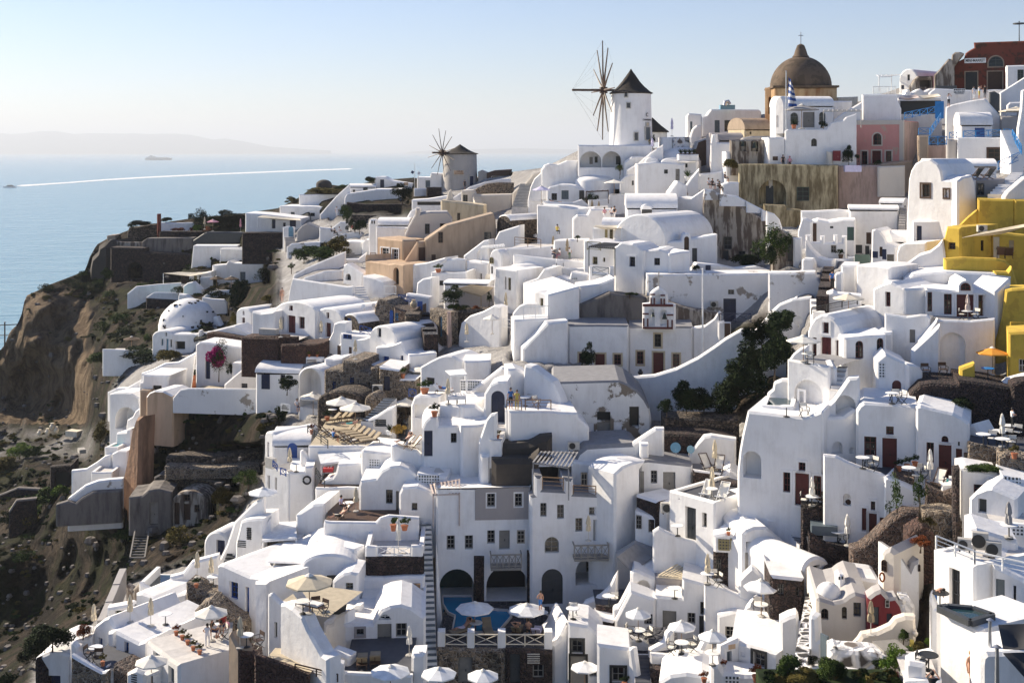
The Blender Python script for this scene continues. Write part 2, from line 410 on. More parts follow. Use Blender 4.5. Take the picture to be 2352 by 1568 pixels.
 if vx:
  crest=P(px(xm),py(vx),d+L/2*cos(R(th))).z-fr.O.z
  prof=[]
  n=14;s0=(tp[0].y+tp[1].y)/2
  ov=0.06
  for t in range(n+1):
   a=pi*t/n
   prof.append((L/2-(L/2+ov)*cos(a),s0+(crest-s0)*(sin(a)**0.85 if t not in(0,n)else 0)))
  V=[(tp[0].x-ov,q,v)for q,v in prof]+[(tp[1].x+ov,q,v)for q,v in prof]
  k=n+1
  Rf=MB();Rf.add(V,[(i,k+i,k+i+1,i+1)for i in range(n)]+[tuple(range(k)),tuple(range(2*k-1,k-1,-1))])
 fl=None
 if par>0:
  vt=min(p.y for p in tp);vf=vt-par
  fl=MB();fl.add([(u0+.02,.39,vf),(u1-.02,.39,vf),(u1-.02,L,vf),(u0+.02,L,vf)],[(0,1,2,3)])
  if sides:
   for(a,b_,tpv)in((u0,u0+.32,tp[0].y-.02),(u1-.32,u1,tp[-1].y-.02)):
    W.box(((a+b_)/2,(.4+L)/2,(vb+tpv)/2),(.32,L-.4,tpv-vb))
  if sides:W.box(((u0+u1)/2,L+.1,(vb+vf)/2),(u1-u0,.2,vf-vb-.02))
 o=W.obj(name,m,None,fr.O,fr.th)
 tag(o,label,CATS.get(name,cat),group,'thing')
 if Rf is not None:Rf.obj('roof',rm or m,o)
 if fl is not None:fl.obj('floor',fm or 'flg',o,sharp=0)
 for k,poly,rr,col,arched in parts:
  sur=None
  if '+' in col:col,sur=col.split('+')
  if k in('w','aw'):q=window_part(poly,rr if rr>0 else-0.01,col,o,arched)
  elif k in('d','ad'):q=door_part(poly,rr if rr>0 else-0.01,col,o,arched)
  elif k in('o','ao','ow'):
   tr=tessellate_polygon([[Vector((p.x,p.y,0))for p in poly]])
   q=obj('opening',mesh('opening',[(p.x,rr if rr>0 else-.01,p.y)for p in poly],[tuple(t)for t in tr],[col if col in MATS else 'dark'],sharp=0),o)  # flat sheet closing the recess; dark colours paint the shade inside
  elif k=='l':
   q=lattice(poly,o,col)
  elif k=='s':
   us=[p.x for p in poly];vs=[p.y for p in poly];b=MB();nn=max(3,int((max(vs)-min(vs))/.14))
   for j in range(nn):b.box(((min(us)+max(us))/2,-.03,min(vs)+(j+.5)*(max(vs)-min(vs))/nn),(max(us)-min(us),.05,.07))
   q=b.obj('louvre',col,o,sharp=0)
  else:q=None
  if sur:
   base=poly;wd=0.16
   oo=inset(base,-wd);n=len(base)
   V=[(p.x,-.05,p.y)for p in base]+[(p.x,-.05,p.y)for p in oo]+[(p.x,.02,p.y)for p in oo]+[(p.x,.02,p.y)for p in base]
   Fc=[]
   for i in range(n):
    j=(i+1)%n
    Fc+=[(i,n+i,n+j,j),(n+i,2*n+i,2*n+j,n+j),(i,j,3*n+j,3*n+i)]
   obj('surround',mesh('surround',V,Fc,[sur],sharp=0),o)
 vs=[p.y for p in tp];tv=max(vs);tb=fr.w_(0,tv if not vx else crest,L)
 yy=HY-tb.z/tb.y*FPX
 yf=[HY-(fr.w_(p.x,p.y,0).z/fr.w_(p.x,p.y,0).y)*FPX for p in tp]
 q0,q1=fr.w_(u0,0,0),fr.w_(u1,0,0);q2,q3=fr.w_(u0,0,L),fr.w_(u1,0,L)
 xs=[CX+q.x/q.y*FPX for q in(q0,q1,q2,q3)]
 PLOTS.append((min(xs),max(xs),min(yy,min(yf)),min(yf),py(yb),max(q0.y,q1.y,d),max(q2.y,q3.y)))
 return o,fr
def lattice(poly,parent,col):
 us=[p.x for p in poly];vs=[p.y for p in poly]
 u0,u1,v0,v1=min(us),max(us),min(vs),max(vs)
 b=MB()
 for j in range(int((u1-u0)/.22)+1):b.box((u0+j*.22,-.03,(v0+v1)/2),(.09,.05,v1-v0))
 for j in range(int((v1-v0)/.22)+1):b.box(((u0+u1)/2,-.035,v0+j*.22),(u1-u0,.05,.09))
 q=b.obj('lattice',col if col in MATS else 'white',parent,sharp=0)
 MB().box(((u0+u1)/2,-.004,(v0+v1)/2),(u1-u0,.012,v1-v0)).obj('backing','dgrey',q,sharp=0)
 return q
def stairs(label,xb,yb,xt,yt,w,n=None,d=None,dt=None,m='w',tm=None,th=None,name='stairway',group=None,nose=None):

 d=d or D(px(xb),py(yb));dt=dt or D(px(xt),py(yt))
 a,b=P(px(xb),py(yb),d),P(px(xt),py(yt),dt)
 wm=w/SH*d/FPX
 run=Vector((b.x-a.x,b.y-a.y,0));rise=b.z-a.z
 L=run.length
 if rise<0.2:rise=0.2
 n=n or max(3,int(rise/.2))
 rz=atan2(run.y,run.x)-pi/2 if L>.01 else 0
 W=MB();Tm=MB()
 if L<n*.12:L=n*.2
 for i in range(n):
  z=rise*(i+1)/n;q0=L*i/n;q1=L
  W.box((0,(q0+q1)/2,z-rise/n/2-(0 if i else 1.0)),(wm,q1-q0,rise/n+(0 if i else 2.0)))
  Tm.box((0,q0+L/n/2-.02,z+.012),(wm-.04,L/n+.0,.024))
 o=W.obj(name,m,None,a,rz,sharp=0)
 tag(o,label,'stairs',group,'thing')
 Tm.obj('tread',tm or m,o,sharp=0)
 return o
def dome(name,label,x,yb,w,ytop,d=None,m='w',base=0.0,n=28,cat=None,flat_=1.0):
 d=d or D(px(x),py(yb));p=P(px(x),py(yb),d);r=w/SH/2*d/FPX
 h=(yb-ytop)/SH*d/FPX-base
 pr=[(r,-3),(r,base)]+[(r*cos(t*pi/2/10),base+h*sin(t*pi/2/10)**flat_)for t in range(1,11)]
 pr[-1]=(0.02,base+h)
 o=MB().lathe(pr,n).obj(name,m,None,p+Vector((0,r,0)),0)
 tag(o,label,cat or name.split('_')[-1],None,'thing');return o
# daylight
SUN_AZ,SUN_EL=57.0,27.0
w=bpy.data.worlds.new('World');sc.world=w;w.use_nodes=True
nt=w.node_tree
sky=nt.nodes.new('ShaderNodeTexSky');sky.sky_type='NISHITA';sky.sun_disc=False
sky.sun_elevation=R(SUN_EL);sky.sun_rotation=R(-SUN_AZ)
sky.air_density=1.0;sky.dust_density=0.25;sky.ozone_density=2.2;sky.altitude=0
bg=nt.nodes['Background'];tn=nt.nodes.new('ShaderNodeMix');tn.data_type='RGBA';tn.blend_type='MULTIPLY';tn.inputs[0].default_value=1;tn.inputs[7].default_value=(.90,.93,1.13,1);nt.links.new(sky.outputs[0],tn.inputs[6]);nt.links.new(tn.outputs[2],bg.inputs[0]);bg.inputs[1].default_value=0.064
ld=bpy.data.lights.new('sun','SUN');ld.energy=5.0;ld.angle=R(0.55);ld.color=(1.0,0.88,0.70)
lo=bpy.data.objects.new('sun',ld);COL.objects.link(lo)
sd=Vector((-sin(R(SUN_AZ))*cos(R(SUN_EL)),cos(R(SUN_AZ))*cos(R(SUN_EL)),sin(R(SUN_EL))))
lo.rotation_euler=sd.to_track_quat('Z','Y').to_euler()
sc.view_settings.view_transform='Standard';sc.view_settings.look='None';sc.view_settings.gamma=1;sc.view_settings.exposure=EXPOSURE
sc.cycles.use_denoising=True
sc.cycles.max_bounces=5;sc.cycles.diffuse_bounces=3;sc.cycles.glossy_bounces=2;sc.cycles.volume_bounces=0;sc.cycles.transparent_max_bounces=8
sc.cycles.sample_clamp_indirect=4
# sea
def sea_mat():
 m,nt,bs=nodes('sea')
 bs.inputs['Base Color'].default_value=(0.15,0.30,0.37,1)
 bs.inputs['Roughness'].default_value=0.22;bs.inputs['IOR'].default_value=1.33
 prev=None
 for s,st,ds,sc_ in((0.02,0.8,4.0,(.6,1,1)),(0.10,1.0,2.2,(.5,1,1)),(0.4,1.0,0.5,(.6,1,1))):
  n=N(nt,'ShaderNodeTexNoise',Scale=s,Detail=3.0,Roughness=0.6);nt.links.new(coord(nt,sc_),n.inputs['Vector'])
  b=N(nt,'ShaderNodeBump',Strength=st,Distance=ds)
  nt.links.new(n.outputs['Fac'],b.inputs['Height'])
  if prev:nt.links.new(prev,b.inputs['Normal'])
  prev=b.outputs['Normal']
 nt.links.new(prev,bs.inputs['Normal'])
 return m
V=[];Fc=[]
ys=[120,300,600,1200,2500,5000,10000,20000,40000,70000]
for y in ys:V+=[(-.75*y-800,y,SEA),(.75*y+800,y,SEA)]
for i in range(len(ys)-1):Fc.append((2*i,2*i+1,2*i+3,2*i+2))
struct(obj('sea',mesh('sea',V,Fc,[sea_mat()],sharp=0)))
def foam():
 m,nt,bs=nodes('foam')
 n=N(nt,'ShaderNodeTexNoise',Scale=0.09,Detail=6.0,Roughness=0.7);nt.links.new(coord(nt),n.inputs['Vector'])
 bs.inputs['Base Color'].default_value=(0.85,0.86,0.86,1);bs.inputs['Roughness'].default_value=0.9
 nt.links.new(ramp(nt,n.outputs['Fac'],[(0.30,(0.75,)*3),(0.5,(1,1,1))]),bs.inputs['Alpha'])
 return m
foam_m=foam()
V,Fc=[],[]
wk=[(37,429.3,8),(50,428.5,13),(90,426,12),(160,421,10),(240,415,11),(330,409.5,11),(440,404,11),(560,399,11),(680,394,11),(800,389.5,10)]
for i,(x,y,wd)in enumerate(wk):
 d=-SEA*FPX/(y-HY)
 p=P(x,y,d)
 q=p*(1+wd*.27*d/241315)
 V+=[(p.x,p.y,SEA+.3),(p.x,(p.y+q.y)/2,SEA+.5),(q.x,q.y,SEA+.3)]
 if i:k=3*i;Fc+=[(k-3,k,k+1,k-2),(k-2,k+1,k+2,k-1)]
tag(obj('wake',mesh('wake',V,Fc,[foam_m])),'long white foam wake trailing behind motor yacht','wake',kind='stuff')
b=MB();d=2806.0;c=P(23,431,d)
hull=[(-15,0),(-15.5,3.2),(-6,3.0),(13,2.6),(14.5,.2)]
n=len(hull)
b.add([(x,-2.6+(abs(x)>14)*.8,z)for x,z in hull]+[(x,2.6,z)for x,z in hull],[tuple(range(n))[::-1],tuple(range(n,2*n))]+[(i,(i+1)%n,n+(i+1)%n,n+i)for i in range(n)])
yt=b.obj('motor_yacht','white',None,Vector((c.x,c.y,SEA)),sharp=0);tag(yt,'small white motor yacht speeding ahead of its foam wake','boat')
b=MB();sh=[(-9,3),(-5,5.6),(6,5.8),(9,3)];n=4
b.add([(x,-1.9,z)for x,z in sh]+[(x,1.9,z)for x,z in sh],[tuple(range(n))[::-1],tuple(range(n,2*n))]+[(i,(i+1)%n,n+(i+1)%n,n+i)for i in range(n)])
b.obj('cabin','dgrey',yt,sharp=0)
MB().box((1,0,6.6),(6,3.2,.5)).bar((-3,0,5.7),(-3.5,0,8),.3).obj('flybridge','white',yt,sharp=0)
b=MB();d=10500.0;c=P(365,367.6,d)
hull=[(-113,0),(-114,15),(80,15),(112,19),(104,0)];n=len(hull)
b.add([(x,-14,z)for x,z in hull]+[(x,14,z)for x,z in hull],[tuple(range(n))[::-1],tuple(range(n,2*n))]+[(i,(i+1)%n,n+(i+1)%n,n+i)for i in range(n)])
fe=b.obj('ferry','greyblue',None,Vector((c.x,c.y,SEA)),sharp=0);tag(fe,'hazy grey ferry far out on sea below islands','ship')
MB().box((-10,0,19.5),(190,24,9)).box((-58,0,27),(60,20,7)).obj('superstructure','acgrey',fe,sharp=0)
MB().box((-66,0,35),(14,9,10)).bar((-40,0,30),(-40,0,42),1.5).obj('funnel','greyblue',fe,sharp=0)
V,Fc=[],[]
prof=[(-150,309),(-60,305),(0,306),(25,308),(60,306),(85,302),(130,301),(150,305),(170,308),(200,306),(290,307),(305,306),(340,308),(400,307),(440,310),(490,321),(515,318),(560,325),(620,337),(700,343),(760,346)]
for i,(x,y)in enumerate(prof):
 pf,pm,pb=P(x,y,26000),P(x,y,28000),P(x,y,31000)
 V+=[(pf.x,26000,SEA-5),(pm.x,27300,SEA+(pm.z-SEA)*.62+25*sin(i*2.3)),tuple(pm),(pb.x,31000,SEA-5)]
 if i:k=4*i;Fc+=[(k-4+j,k+j,k+1+j,k-3+j)for j in range(3)]
flat('island',(0.05,0.055,0.05),.95)
struct(obj('hills',mesh('hills',V,Fc,['island'],sharp=60)))
V,Fc=[],[]
for i,(x,y)in enumerate([(940,349),(1000,345),(1060,343.5),(1130,342),(1200,341),(1260,342),(1330,344),(1400,349)]):
 pm=P(x,y,30000);V+=[(pm.x,28500,SEA-5),tuple(pm),(pm.x,32000,SEA-5)]
 if i:k=3*i;Fc+=[(k-3+j,k+j,k+1+j,k-2+j)for j in range(2)]
struct(obj('hills',mesh('hills',V,Fc,['island'],sharp=60)))
# sea haze: one even volume round camera, village, sea and islands
hz,nt,bs=nodes('haze')
nt.nodes.remove(bs)
pvn=N(nt,'ShaderNodeVolumePrincipled');pvn.inputs['Density'].default_value=HAZE;pvn.inputs['Color'].default_value=(0.86,0.92,1.0,1);pvn.inputs['Anisotropy'].default_value=0.15
nt.links.new(pvn.outputs[0],[n for n in nt.nodes if n.type=='OUTPUT_MATERIAL'][0].inputs['Volume'])
if HAZE>0:
 h=MB().box((0,34900,(SEA-6+560)/2),(110000,70600,560-SEA+6)).obj('haze','w',sharp=0)
 h.data.materials.clear();h.data.materials.append(hz);h['kind']='stuff'
T(1176,0)
B(TH,'white terrace house with two arched porches beneath tall windmill',605,1290,1332,1545,176,-3,12,f='ap 622 1392 822 1540 w 2.5; >d 712 1443 742 1508 gw; >w 760 1440 786 1495 dgrey; ap 828 1392 1004 1540 w 2.5; >d 955 1437 1000 1512 dgrey')
B(PW,'low stepped white wall running down beside double arched porch',270,604,[(270,1568),(300,1520),(345,1503),(420,1515),(505,1478),(604,1475)],1640,178,0,3)
B(FH,'white flat-roofed house with grey door on skyline between windmill and dome',1745,2290,[(1745,1075),(1790,1060),(1830,1005),(2270,1008),(2290,1030)],1250,188,-6,8,f='d 1862 1105 1908 1222 greyblue; w 1952 1105 2013 1207 dgrey')
B(FH,'narrow white side wing with open doorway left of skyline house',1608,1744,[(1608,1062),(1625,1042),(1744,1050)],1240,189,-6,6,f='d 1637 1117 1657 1222 greyblue')
B(CW,'white quarter-round buttress wall in front of skyline house',1640,1745,[(1640,1250),(1660,1190),(1700,1152),(1745,1150)],1260,187,0,1)
B(GW,'white wall set with black stones beside tall windmill',1480,1636,1260,1355,179,0,3,'whitestone')
B(GW,'plain white wall under closed lilac parasol on skyline',1376,1480,1262,1352,179.5,0,4)
B('awning_shed','dark shed mouth under a sloping grey roof below skyline house',1680,1826,[(1680,1370),(1705,1300),(1826,1255)],1420,177,0,3,'brown',rm='grey')
dome('domed_house','low rounded white dome behind agave planter',1590,1480,420,1350,d=176)
B(VH,'small white barrel house with one dark window below agave planter',1215,1340,('v',1500,1440),1725,171,-14,7,f='w 1257 1527 1285 1590 dgrey')
B(VH,'white barrel house with a grey door below agave planter',1362,1530,('v',1500,1450),1725,170,-14,7,f='w 1400 1527 1433 1595 greyblue')
B(FH,'white house with tall grey door and small window under agave planter',1496,1700,[(1496,1478),(1600,1484),(1700,1480)],1740,169.6,-14,6,f='d 1503 1510 1547 1690 gw; w 1592 1503 1612 1540 dgrey')
B('planter','long white rounded planter of agaves on white dome',1530,1715,1418,1446,168,0,1.4,par=.12,fm='brown',sk=.4)
B(SW,'white stair wall climbing from barrel houses to windmill terrace',1050,1390,[(1050,1565),(1165,1500),(1280,1400),(1390,1330)],1640,172.5,0,.6)
B(TW,'white terrace wall with recess below right side of windmill terrace',1035,1300,[(1035,1490),(1100,1440),(1160,1435),(1300,1440)],1560,174,0,1.5)
B(VH,'ochre barrel-roofed house left of great brown dome',2140,2380,('x',1190,1085),1265,174,18,5,'sand',rm='tand',f='w 2185 1212 2200 1235 dark')
B(VH,'long taupe barrel roof left of stone belfry',1850,2125,('x',1290,1220),1345,170,5,4,'taupe',rm='taupe')
B(GW,'tall white buttressed wall below taupe barrel roof',1820,2012,[(1820,1330),(1835,1235),(1868,1232),(1882,1310),(2012,1312)],1720,168,-18,3)
B('belfry','weathered stone belfry with two bell openings below ochre barrel roof',2010,2372,[(2010,1288),(2090,1284),(2300,1284),(2372,1280)],1404,163,0,.9,'ruinw',f='n 2092 1300 2152 1392 w .5; n 2196 1300 2264 1392 w .5')
B('gable_wall','cream gable curving over twin bells',2095,2372,[(2095,1292),(2130,1266),(2200,1252),(2372,1250)],1300,165,0,1,'beige')
B(RW,'white wall with faint blind arch under twin bells',1965,2372,1393,1530,163.4,0,3,f='an 2160 1425 2330 1512 w .2')
T(1764,0)
o,fr=B('domed_church','church with great brown dome on an orange stone drum',62,635,805,1110,d=174,th=-4,L=9,m='ochre',roof=False)
k=174/FPX/4
A_,C_=fr.uv(62,805),fr.uv(635,805);uc=(A_.x+C_.x)/2;rd=285*k
MB().box((uc,4.4,A_.y+.12),(C_.x-A_.x+.5,9.3,.28)).obj('cornice','domebrown',o,sharp=0)
dm=MB().lathe([(rd,0)]+[(rd*cos(t*pi/24),1.02*rd*sin(t*pi/24))for t in range(12)]+[(.25,1.02*rd)],40).obj('dome','domebrown',o,(uc,4.4,A_.y+.25))
MB().lathe([(1.25,0),(1.0,.3),(.75,1.1),(.5,1.7),(.1,1.9)],12).obj('lantern','domebrown',dm,(0,0,rd*.995))
MB().bar((0,0,1.8),(0,0,3.6),.12).bar((-.35,0,3.1),(.35,0,3.1),.12).obj('cross','steel',dm,(0,0,rd*.995))
B('drum_wall','lit orange stone side of domed church with a slim arched window',-34,64,806,1110,178,-48,2,'ochre',f='aw 2 890 30 1050 brown')
B(VH,'white barrel-roofed house behind flag terrace below great dome',125,605,('x',975,885),1195,166,6,5,f='aw 203 1035 280 1152 greyblue; d 322 1030 430 1172 gw; aw 470 1030 530 1150 greyblue')
B('gable_wall','lit white gable with blind arched window beside flag pole',60,150,('v',985,884),1262,165.5,-46,1.5,f='an 76 1060 99 1170 w .25')
B(TW,'long lilac-white terrace wall under flag and urn',160,815,[(160,1205),(185,1187),(540,1187),(580,1130),(640,1112),(690,1108),(725,1075),(815,1045)],1515,160,0,7,par=.3,f='aw 397 1273 450 1345 dark',sides=0)
B(TW,'lower end of lilac-white wall with a dark square vent',5,161,1263,1515,160.3,0,5,f='ow 43 1438 92 1475 brown')
B(BH,'white block house with sloping shoulder roof between dome and shop',865,1225,[(865,868),(1185,868),(1195,935),(1225,1000)],1110,167,-14,5)
B(SW,'sloping white stair wall against shoulder-roofed block house',600,864,[(600,1105),(690,1040),(864,935)],1115,166,-10,1.2)
B(PW,'low white parapet behind sloping stair wall',598,775,928,1030,171,0,3)
B('roof_ledge','thin cream flat roof on skyline right of great dome',636,830,[(636,895),(830,888)],930,180,0,6,'cream')
o,fr=B('pink_house','square pink house with cream corner bands and maroon doors',760,1245,1108,1535,d=164,th=-30,L=9,m='pink',rm='rose',f='aw 965 1225 1042 1332 maroon+beige; w 860 1390 912 1512 maroon+beige; d 957 1385 1038 1524 maroon+beige; w 1082 1388 1135 1518 maroon+beige')
A_,C_,g_=fr.uv(760,1108),fr.uv(1245,1108),fr.uv(1000,1540).y
for u in(A_.x+.25,C_.x-.25):MB().box((u,.2,(g_+A_.y)/2-.2),(.55,.56,A_.y-g_+.3)).obj('corner_band','beige',o,sharp=0)
MB().box(((A_.x+C_.x)/2,.2,A_.y-.3),(C_.x-A_.x-.9,.54,.6)).obj('cornice','beige',o,sharp=0)
MB().box((C_.x+.03,4.7,(g_+A_.y)/2-.4),(.1,8.6,A_.y-g_+.4)).obj('side_wall','rose',o,sharp=0)
B(GW,'tan gate wall left of pink house',548,600,[(548,1392),(600,1392)],1512,158.5,0,.6,'beige')
B(GW,'low pale rendered wall in front of pink house',1015,1262,[(1015,1535),(1040,1528),(1262,1522)],1590,156,0,.6,'beige')
B(RW,'weathered grey-tan wall right of pink house',1380,1650,1335,1580,158,-16,2,'rose')
B(RW,'bare concrete pillar wall under blue railings',1643,1742,1282,1490,153,-16,2,'grey')
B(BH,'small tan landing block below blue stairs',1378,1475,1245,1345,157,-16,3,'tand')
B(VH,'white barrel house with tall slit window under red ruin',1205,1378,('v',730,634),830,186,-46,9,f='w 1278 686 1303 742 dgrey; d 1222 783 1250 822 navy; d 1293 783 1320 822 navy')
B(PW,'white scalloped parapet below red ruin',1180,1540,[(1180,870),(1265,870),(1280,825),(1300,822),(1320,870),(1365,830),(1400,815),(1440,845),(1490,815),(1540,805)],900,180,0,2)
B(RUW,'broken brown stone wall beside white slit-window barrel house',1310,1520,[(1310,805),(1345,740),(1385,702),(1520,698)],870,182,0,1,'ruinw',f='o 1395 738 1500 800 dark .8')
o,fr=B('mini_market','dark red market building with crumbling top and white sign',1705,2370,[(1705,655),(1720,590),(1760,560),(1800,540),(1815,490),(1850,465),(1895,440),(1890,392),(2370,376)],832,d=180,th=-22,L=8,m='redbrown',f='d 1815 662 1922 828 dark+tand; aw 2026 517 2160 614 dgrey+tand; d 2020 658 2152 824 brown+tand')
def text(s,c,e,h,mat,parent=None,name='lettering',th=0.0,ext=.01,bold=False,width=None):
 cu=bpy.data.curves.new(name,'FONT');cu.body=s;cu.size=1.0;cu.align_x='CENTER';cu.align_y='CENTER';cu.extrude=ext
 if bold:cu.offset=0.02
 t=bpy.data.objects.new('tmp',cu);COL.objects.link(t)
 bpy.context.view_layer.update()
 me=bpy.data.meshes.new_from_object(t.evaluated_get(bpy.context.evaluated_depsgraph_get()))
 bpy.data.objects.remove(t)
 me.materials.clear();me.materials.append(MM(mat))
 vs=np.array([v.co[:]for v in me.vertices]);w_=np.ptp(vs[:,0]);hh=np.ptp(vs[:,1])
 o_=bpy.data.objects.new(name,me);COL.objects.link(o_)
 k_=h/hh;o_.scale=((width/w_)if width else k_,k_,1)
 o_.rotation_euler=(R(90),0,th);o_.location=c
 if parent:o_.parent=parent
 return o_
def signboard(label,x0,y0,x1,y1,lines,d,th,bgm='white',fg='iron',frac=.7,arrow=False):
 f_=Fr(px((x0+x1)/2),py((y0+y1)/2),d,th);a,c=f_.uv(x0,y1),f_.uv(x1,y0)
 wd,ht=c.x-a.x,c.y-a.y
 s=MB().box((0,0,0),(wd,.08,ht)).obj('sign',bgm,None,f_.O,f_.th,sharp=0)
 tag(s,label,'sign')
 n=len(lines)
 for i,l in enumerate(lines):
  text(l,(0,-.06,ht*((n-1)/2-i)/n*.85+(ht*.06 if arrow else 0)),None,ht/n*frac*.8,fg,s,bold=True,width=wd*.9)
 if arrow:MB().bar((-wd*.35,-.05,-ht*.43),(wd*.35,-.05,-ht*.43),.05).obj('arrow',fg,s,sharp=0)
 return s
signboard('long white sign reading MINI-MARKET on red market building',1805,533,2002,583,['MINI-MARKET'],178.5,-22)
signboard('small two-line MINI MARKET sign on white wall',1702,815,1812,868,['MINI','MARKET'],173,-16,arrow=True)
B(RUW,'jagged ruined stone corner left of red market',1525,1712,[(1525,690),(1560,655),(1600,610),(1640,560),(1660,540),(1685,545),(1690,505),(1720,480),(1760,478),(1800,490),(1712,600)],812,179,-20,4,'ruinw')
B('gate_wall','long dark hoarding at foot of ruined corner',1535,1735,787,840,176,-16,.3,'dgrey')
B(PW,'white wall carrying small MINI MARKET sign',1480,1870,[(1480,850),(1530,812),(1870,828)],960,174.5,-16,1.5)
B(PW,'white wall at foot of red market doors',1870,2185,824,930,176,-16,1)
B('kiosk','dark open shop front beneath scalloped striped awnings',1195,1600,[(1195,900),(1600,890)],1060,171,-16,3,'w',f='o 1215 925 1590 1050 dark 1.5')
B('hill_house','big rounded white house wall under people at market',1628,2142,[(1628,1090),(1632,985),(1690,960),(1850,925),(1990,905),(2005,915),(2070,990),(2142,1070)],1290,160,-20,8)
B(VH,'little white barrel room with blue door behind blue railings',1770,2062,('x',1150,1032),1265,156,-8,4,f='d 1900 1175 1993 1262 blue')
B(TH,'white terrace house with brown framed window under blue railings',1738,2168,1262,1520,150,-20,7,par=.1,f='w 2020 1365 2138 1485 brown+brown')
B(BH,'white upper block with dark doorway right of red market',2190,2380,[(2190,603),(2285,600),(2380,598)],830,172,-20,4,f='w 2292 640 2350 755 dgrey')
B(SW,'steep white stair wall right of market steps',2128,2370,[(2128,850),(2250,775),(2370,700)],1030,166,-20,1)
B(HW,'white wall beneath cream parasol at frame edge',2195,2330,[(2195,965),(2220,940),(2330,935)],1080,162,-20,2)
B('gate_wall','tall dark arched gate between market steps and stair wall',2030,2130,[(2030,850),(2080,838),(2130,870)],1040,165,-20,.5,'dgrey')
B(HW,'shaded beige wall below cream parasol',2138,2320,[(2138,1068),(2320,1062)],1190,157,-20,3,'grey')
B('tower_wall','smooth white wall rising at frame edge beside blue stair rails',2290,2400,[(2290,1180),(2320,1000),(2330,830),(2400,800)],1300,146,-20,2)
stairs('curved white stair with blue handrail below frame edge wall',2290,1440,2190,1200,110,d=140,dt=146)
T(588,392)
B(TW,'white walled sun terrace below boulder on headland',395,742,218,330,241,0,8,par=.9,sides=0)
B(TH,'long low white house below walled sun terrace',216,640,[(216,325),(640,332)],480,236,-6,8,f='w 318 380 355 433 greyblue; w 498 388 540 420 greyblue')
B(SW,'white parapet climbing diagonally to headland house',585,862,[(585,405),(640,340),(740,230),(800,175),(850,132),(862,130)],420,233,0,.8)
B(VH,'white low barrel house with two dark windows on headland',852,1100,('x',150,118),208,238,0,6,f='w 888 175 912 198 dgrey; w 985 155 1025 182 dgrey')
B('curved_house','pale curved-gable house with blue door beside sea',1090,1442,[(1090,62),(1130,56),(1180,58),(1215,78),(1245,92),(1442,116)],196,240,0,6,f='d 1140 82 1177 157 navy; ow 1358 107 1398 137 tan')
B(TW,'long pale terrace wall above dark terraced field walls',810,1332,[(810,320),(812,250),(832,214),(1100,172),(1332,168)],322,231,0,6)
B('field_wall','upper dark dry-stone terrace wall with brown grass on top',830,1420,[(830,292),(1000,310),(1360,308),(1420,330)],392,222,0,2,'sd')
B('field_wall','lower pale dry-stone terrace wall below brown grass',872,1245,[(872,408),(1100,410),(1245,400)],470,214,0,2,'stone')
B(TH,'white house with three blue doors under a canvas awning',-100,416,[(-100,390),(60,398),(416,440)],575,224,-3,7,f='d 145 448 178 532 navy; w 248 478 272 515 navy; d 308 452 367 518 navy')
B(RW,'dark stone wall below blue-door awning house',-130,242,572,705,220,0,3,'sd')
B('tent_house','grey rounded wall under a peaked canvas tent roof',372,580,[(372,560),(420,505),(470,480),(580,530)],655,210,0,3,'grey')
B('gate_pillar','white wall with pale green gate at top of short steps',245,350,[(245,520),(290,512),(350,520)],660,212,0,.8,f='ad 300 512 343 605 lblue')
stairs('short grey steps below pale green gate',315,668,305,612,90,d=209,dt=211.5,m='grey')
B(GW,'white parapet with posts where people sit above green slope',580,842,[(580,520),(690,530),(770,470),(842,472)],640,203,0,1)
B(GW,'peeling white wall above bushy green slope',280,660,[(280,700),(320,672),(560,655),(660,650)],800,203,0,1,'aged')
B(GW,'white rounded parapet wall right of seated group',700,990,[(700,610),(770,588),(900,562),(960,572),(990,640)],650,200,0,.8,'aged')
B(BH,'white stair house above long diagonal wall',818,970,655,808,186,0,4,f='p 850 668 966 806 w 1.5')
stairs('grey steps inside white stair house',905,800,905,708,110,d=185,dt=188,m='grey')
B(BH,'small white flat house with roof vents beside tan ruin',970,1112,[(970,665),(1000,632),(1050,640),(1112,645)],790,183,-6,5)
B('long_wall','long white parapet running diagonally down to round terrace',340,822,[(340,975),(345,955),(480,885),(650,812),(822,742)],975,178,0,.7,sk=.3)
B(RW,'dark red-brown stone wall under diagonal parapet',375,818,[(375,972),(600,855),(720,812),(818,810)],975,180,0,1,'bw',sk=.2)
B(HW,'white stepped gable wall below stair house',640,1010,[(640,915),(720,880),(812,815),(935,812),(960,790),(1010,752)],925,180.5,0,2)
B('curved_terrace','big white bowed terrace house with pale roof deck',285,890,[(285,1240),(310,1080),(332,990),(450,1008),(820,1062),(890,1060)],1248,158,-30,11,par=.35,fm='flt',sides=0)
B(PW,'white back parapet of bowed roof deck',440,800,[(440,985),(620,925),(800,915)],1000,170,0,.5)
B('buttress_wall','thick white wall with dark round hole beside roof deck',795,978,[(795,920),(800,868),(830,850),(978,945)],1065,166,-40,1.2,f='ao 822 948 872 1005 dark .4')
B(HW,'white wall with a maroon door edge above white stairs',976,1172,[(976,962),(1100,988),(1165,1020),(1172,1050)],1190,160,-35,2.5)
stairs('white stairs dropping beside bowed terrace house',990,1215,925,1062,130,d=153,dt=159,tm='flt')
B(VH,'white barrel house with maroon door and two maroon windows',165,550,('v',1300,1200),1505,146,-40,8,f='w 303 1240 338 1285 maroon; w 200 1343 255 1447 maroon; d 288 1335 362 1500 maroon; w 393 1345 447 1447 maroon')
B(HW,'plain white wing left of maroon-window barrel house',-40,166,[(-40,1290),(40,1310),(166,1295)],1530,147,-30,5)
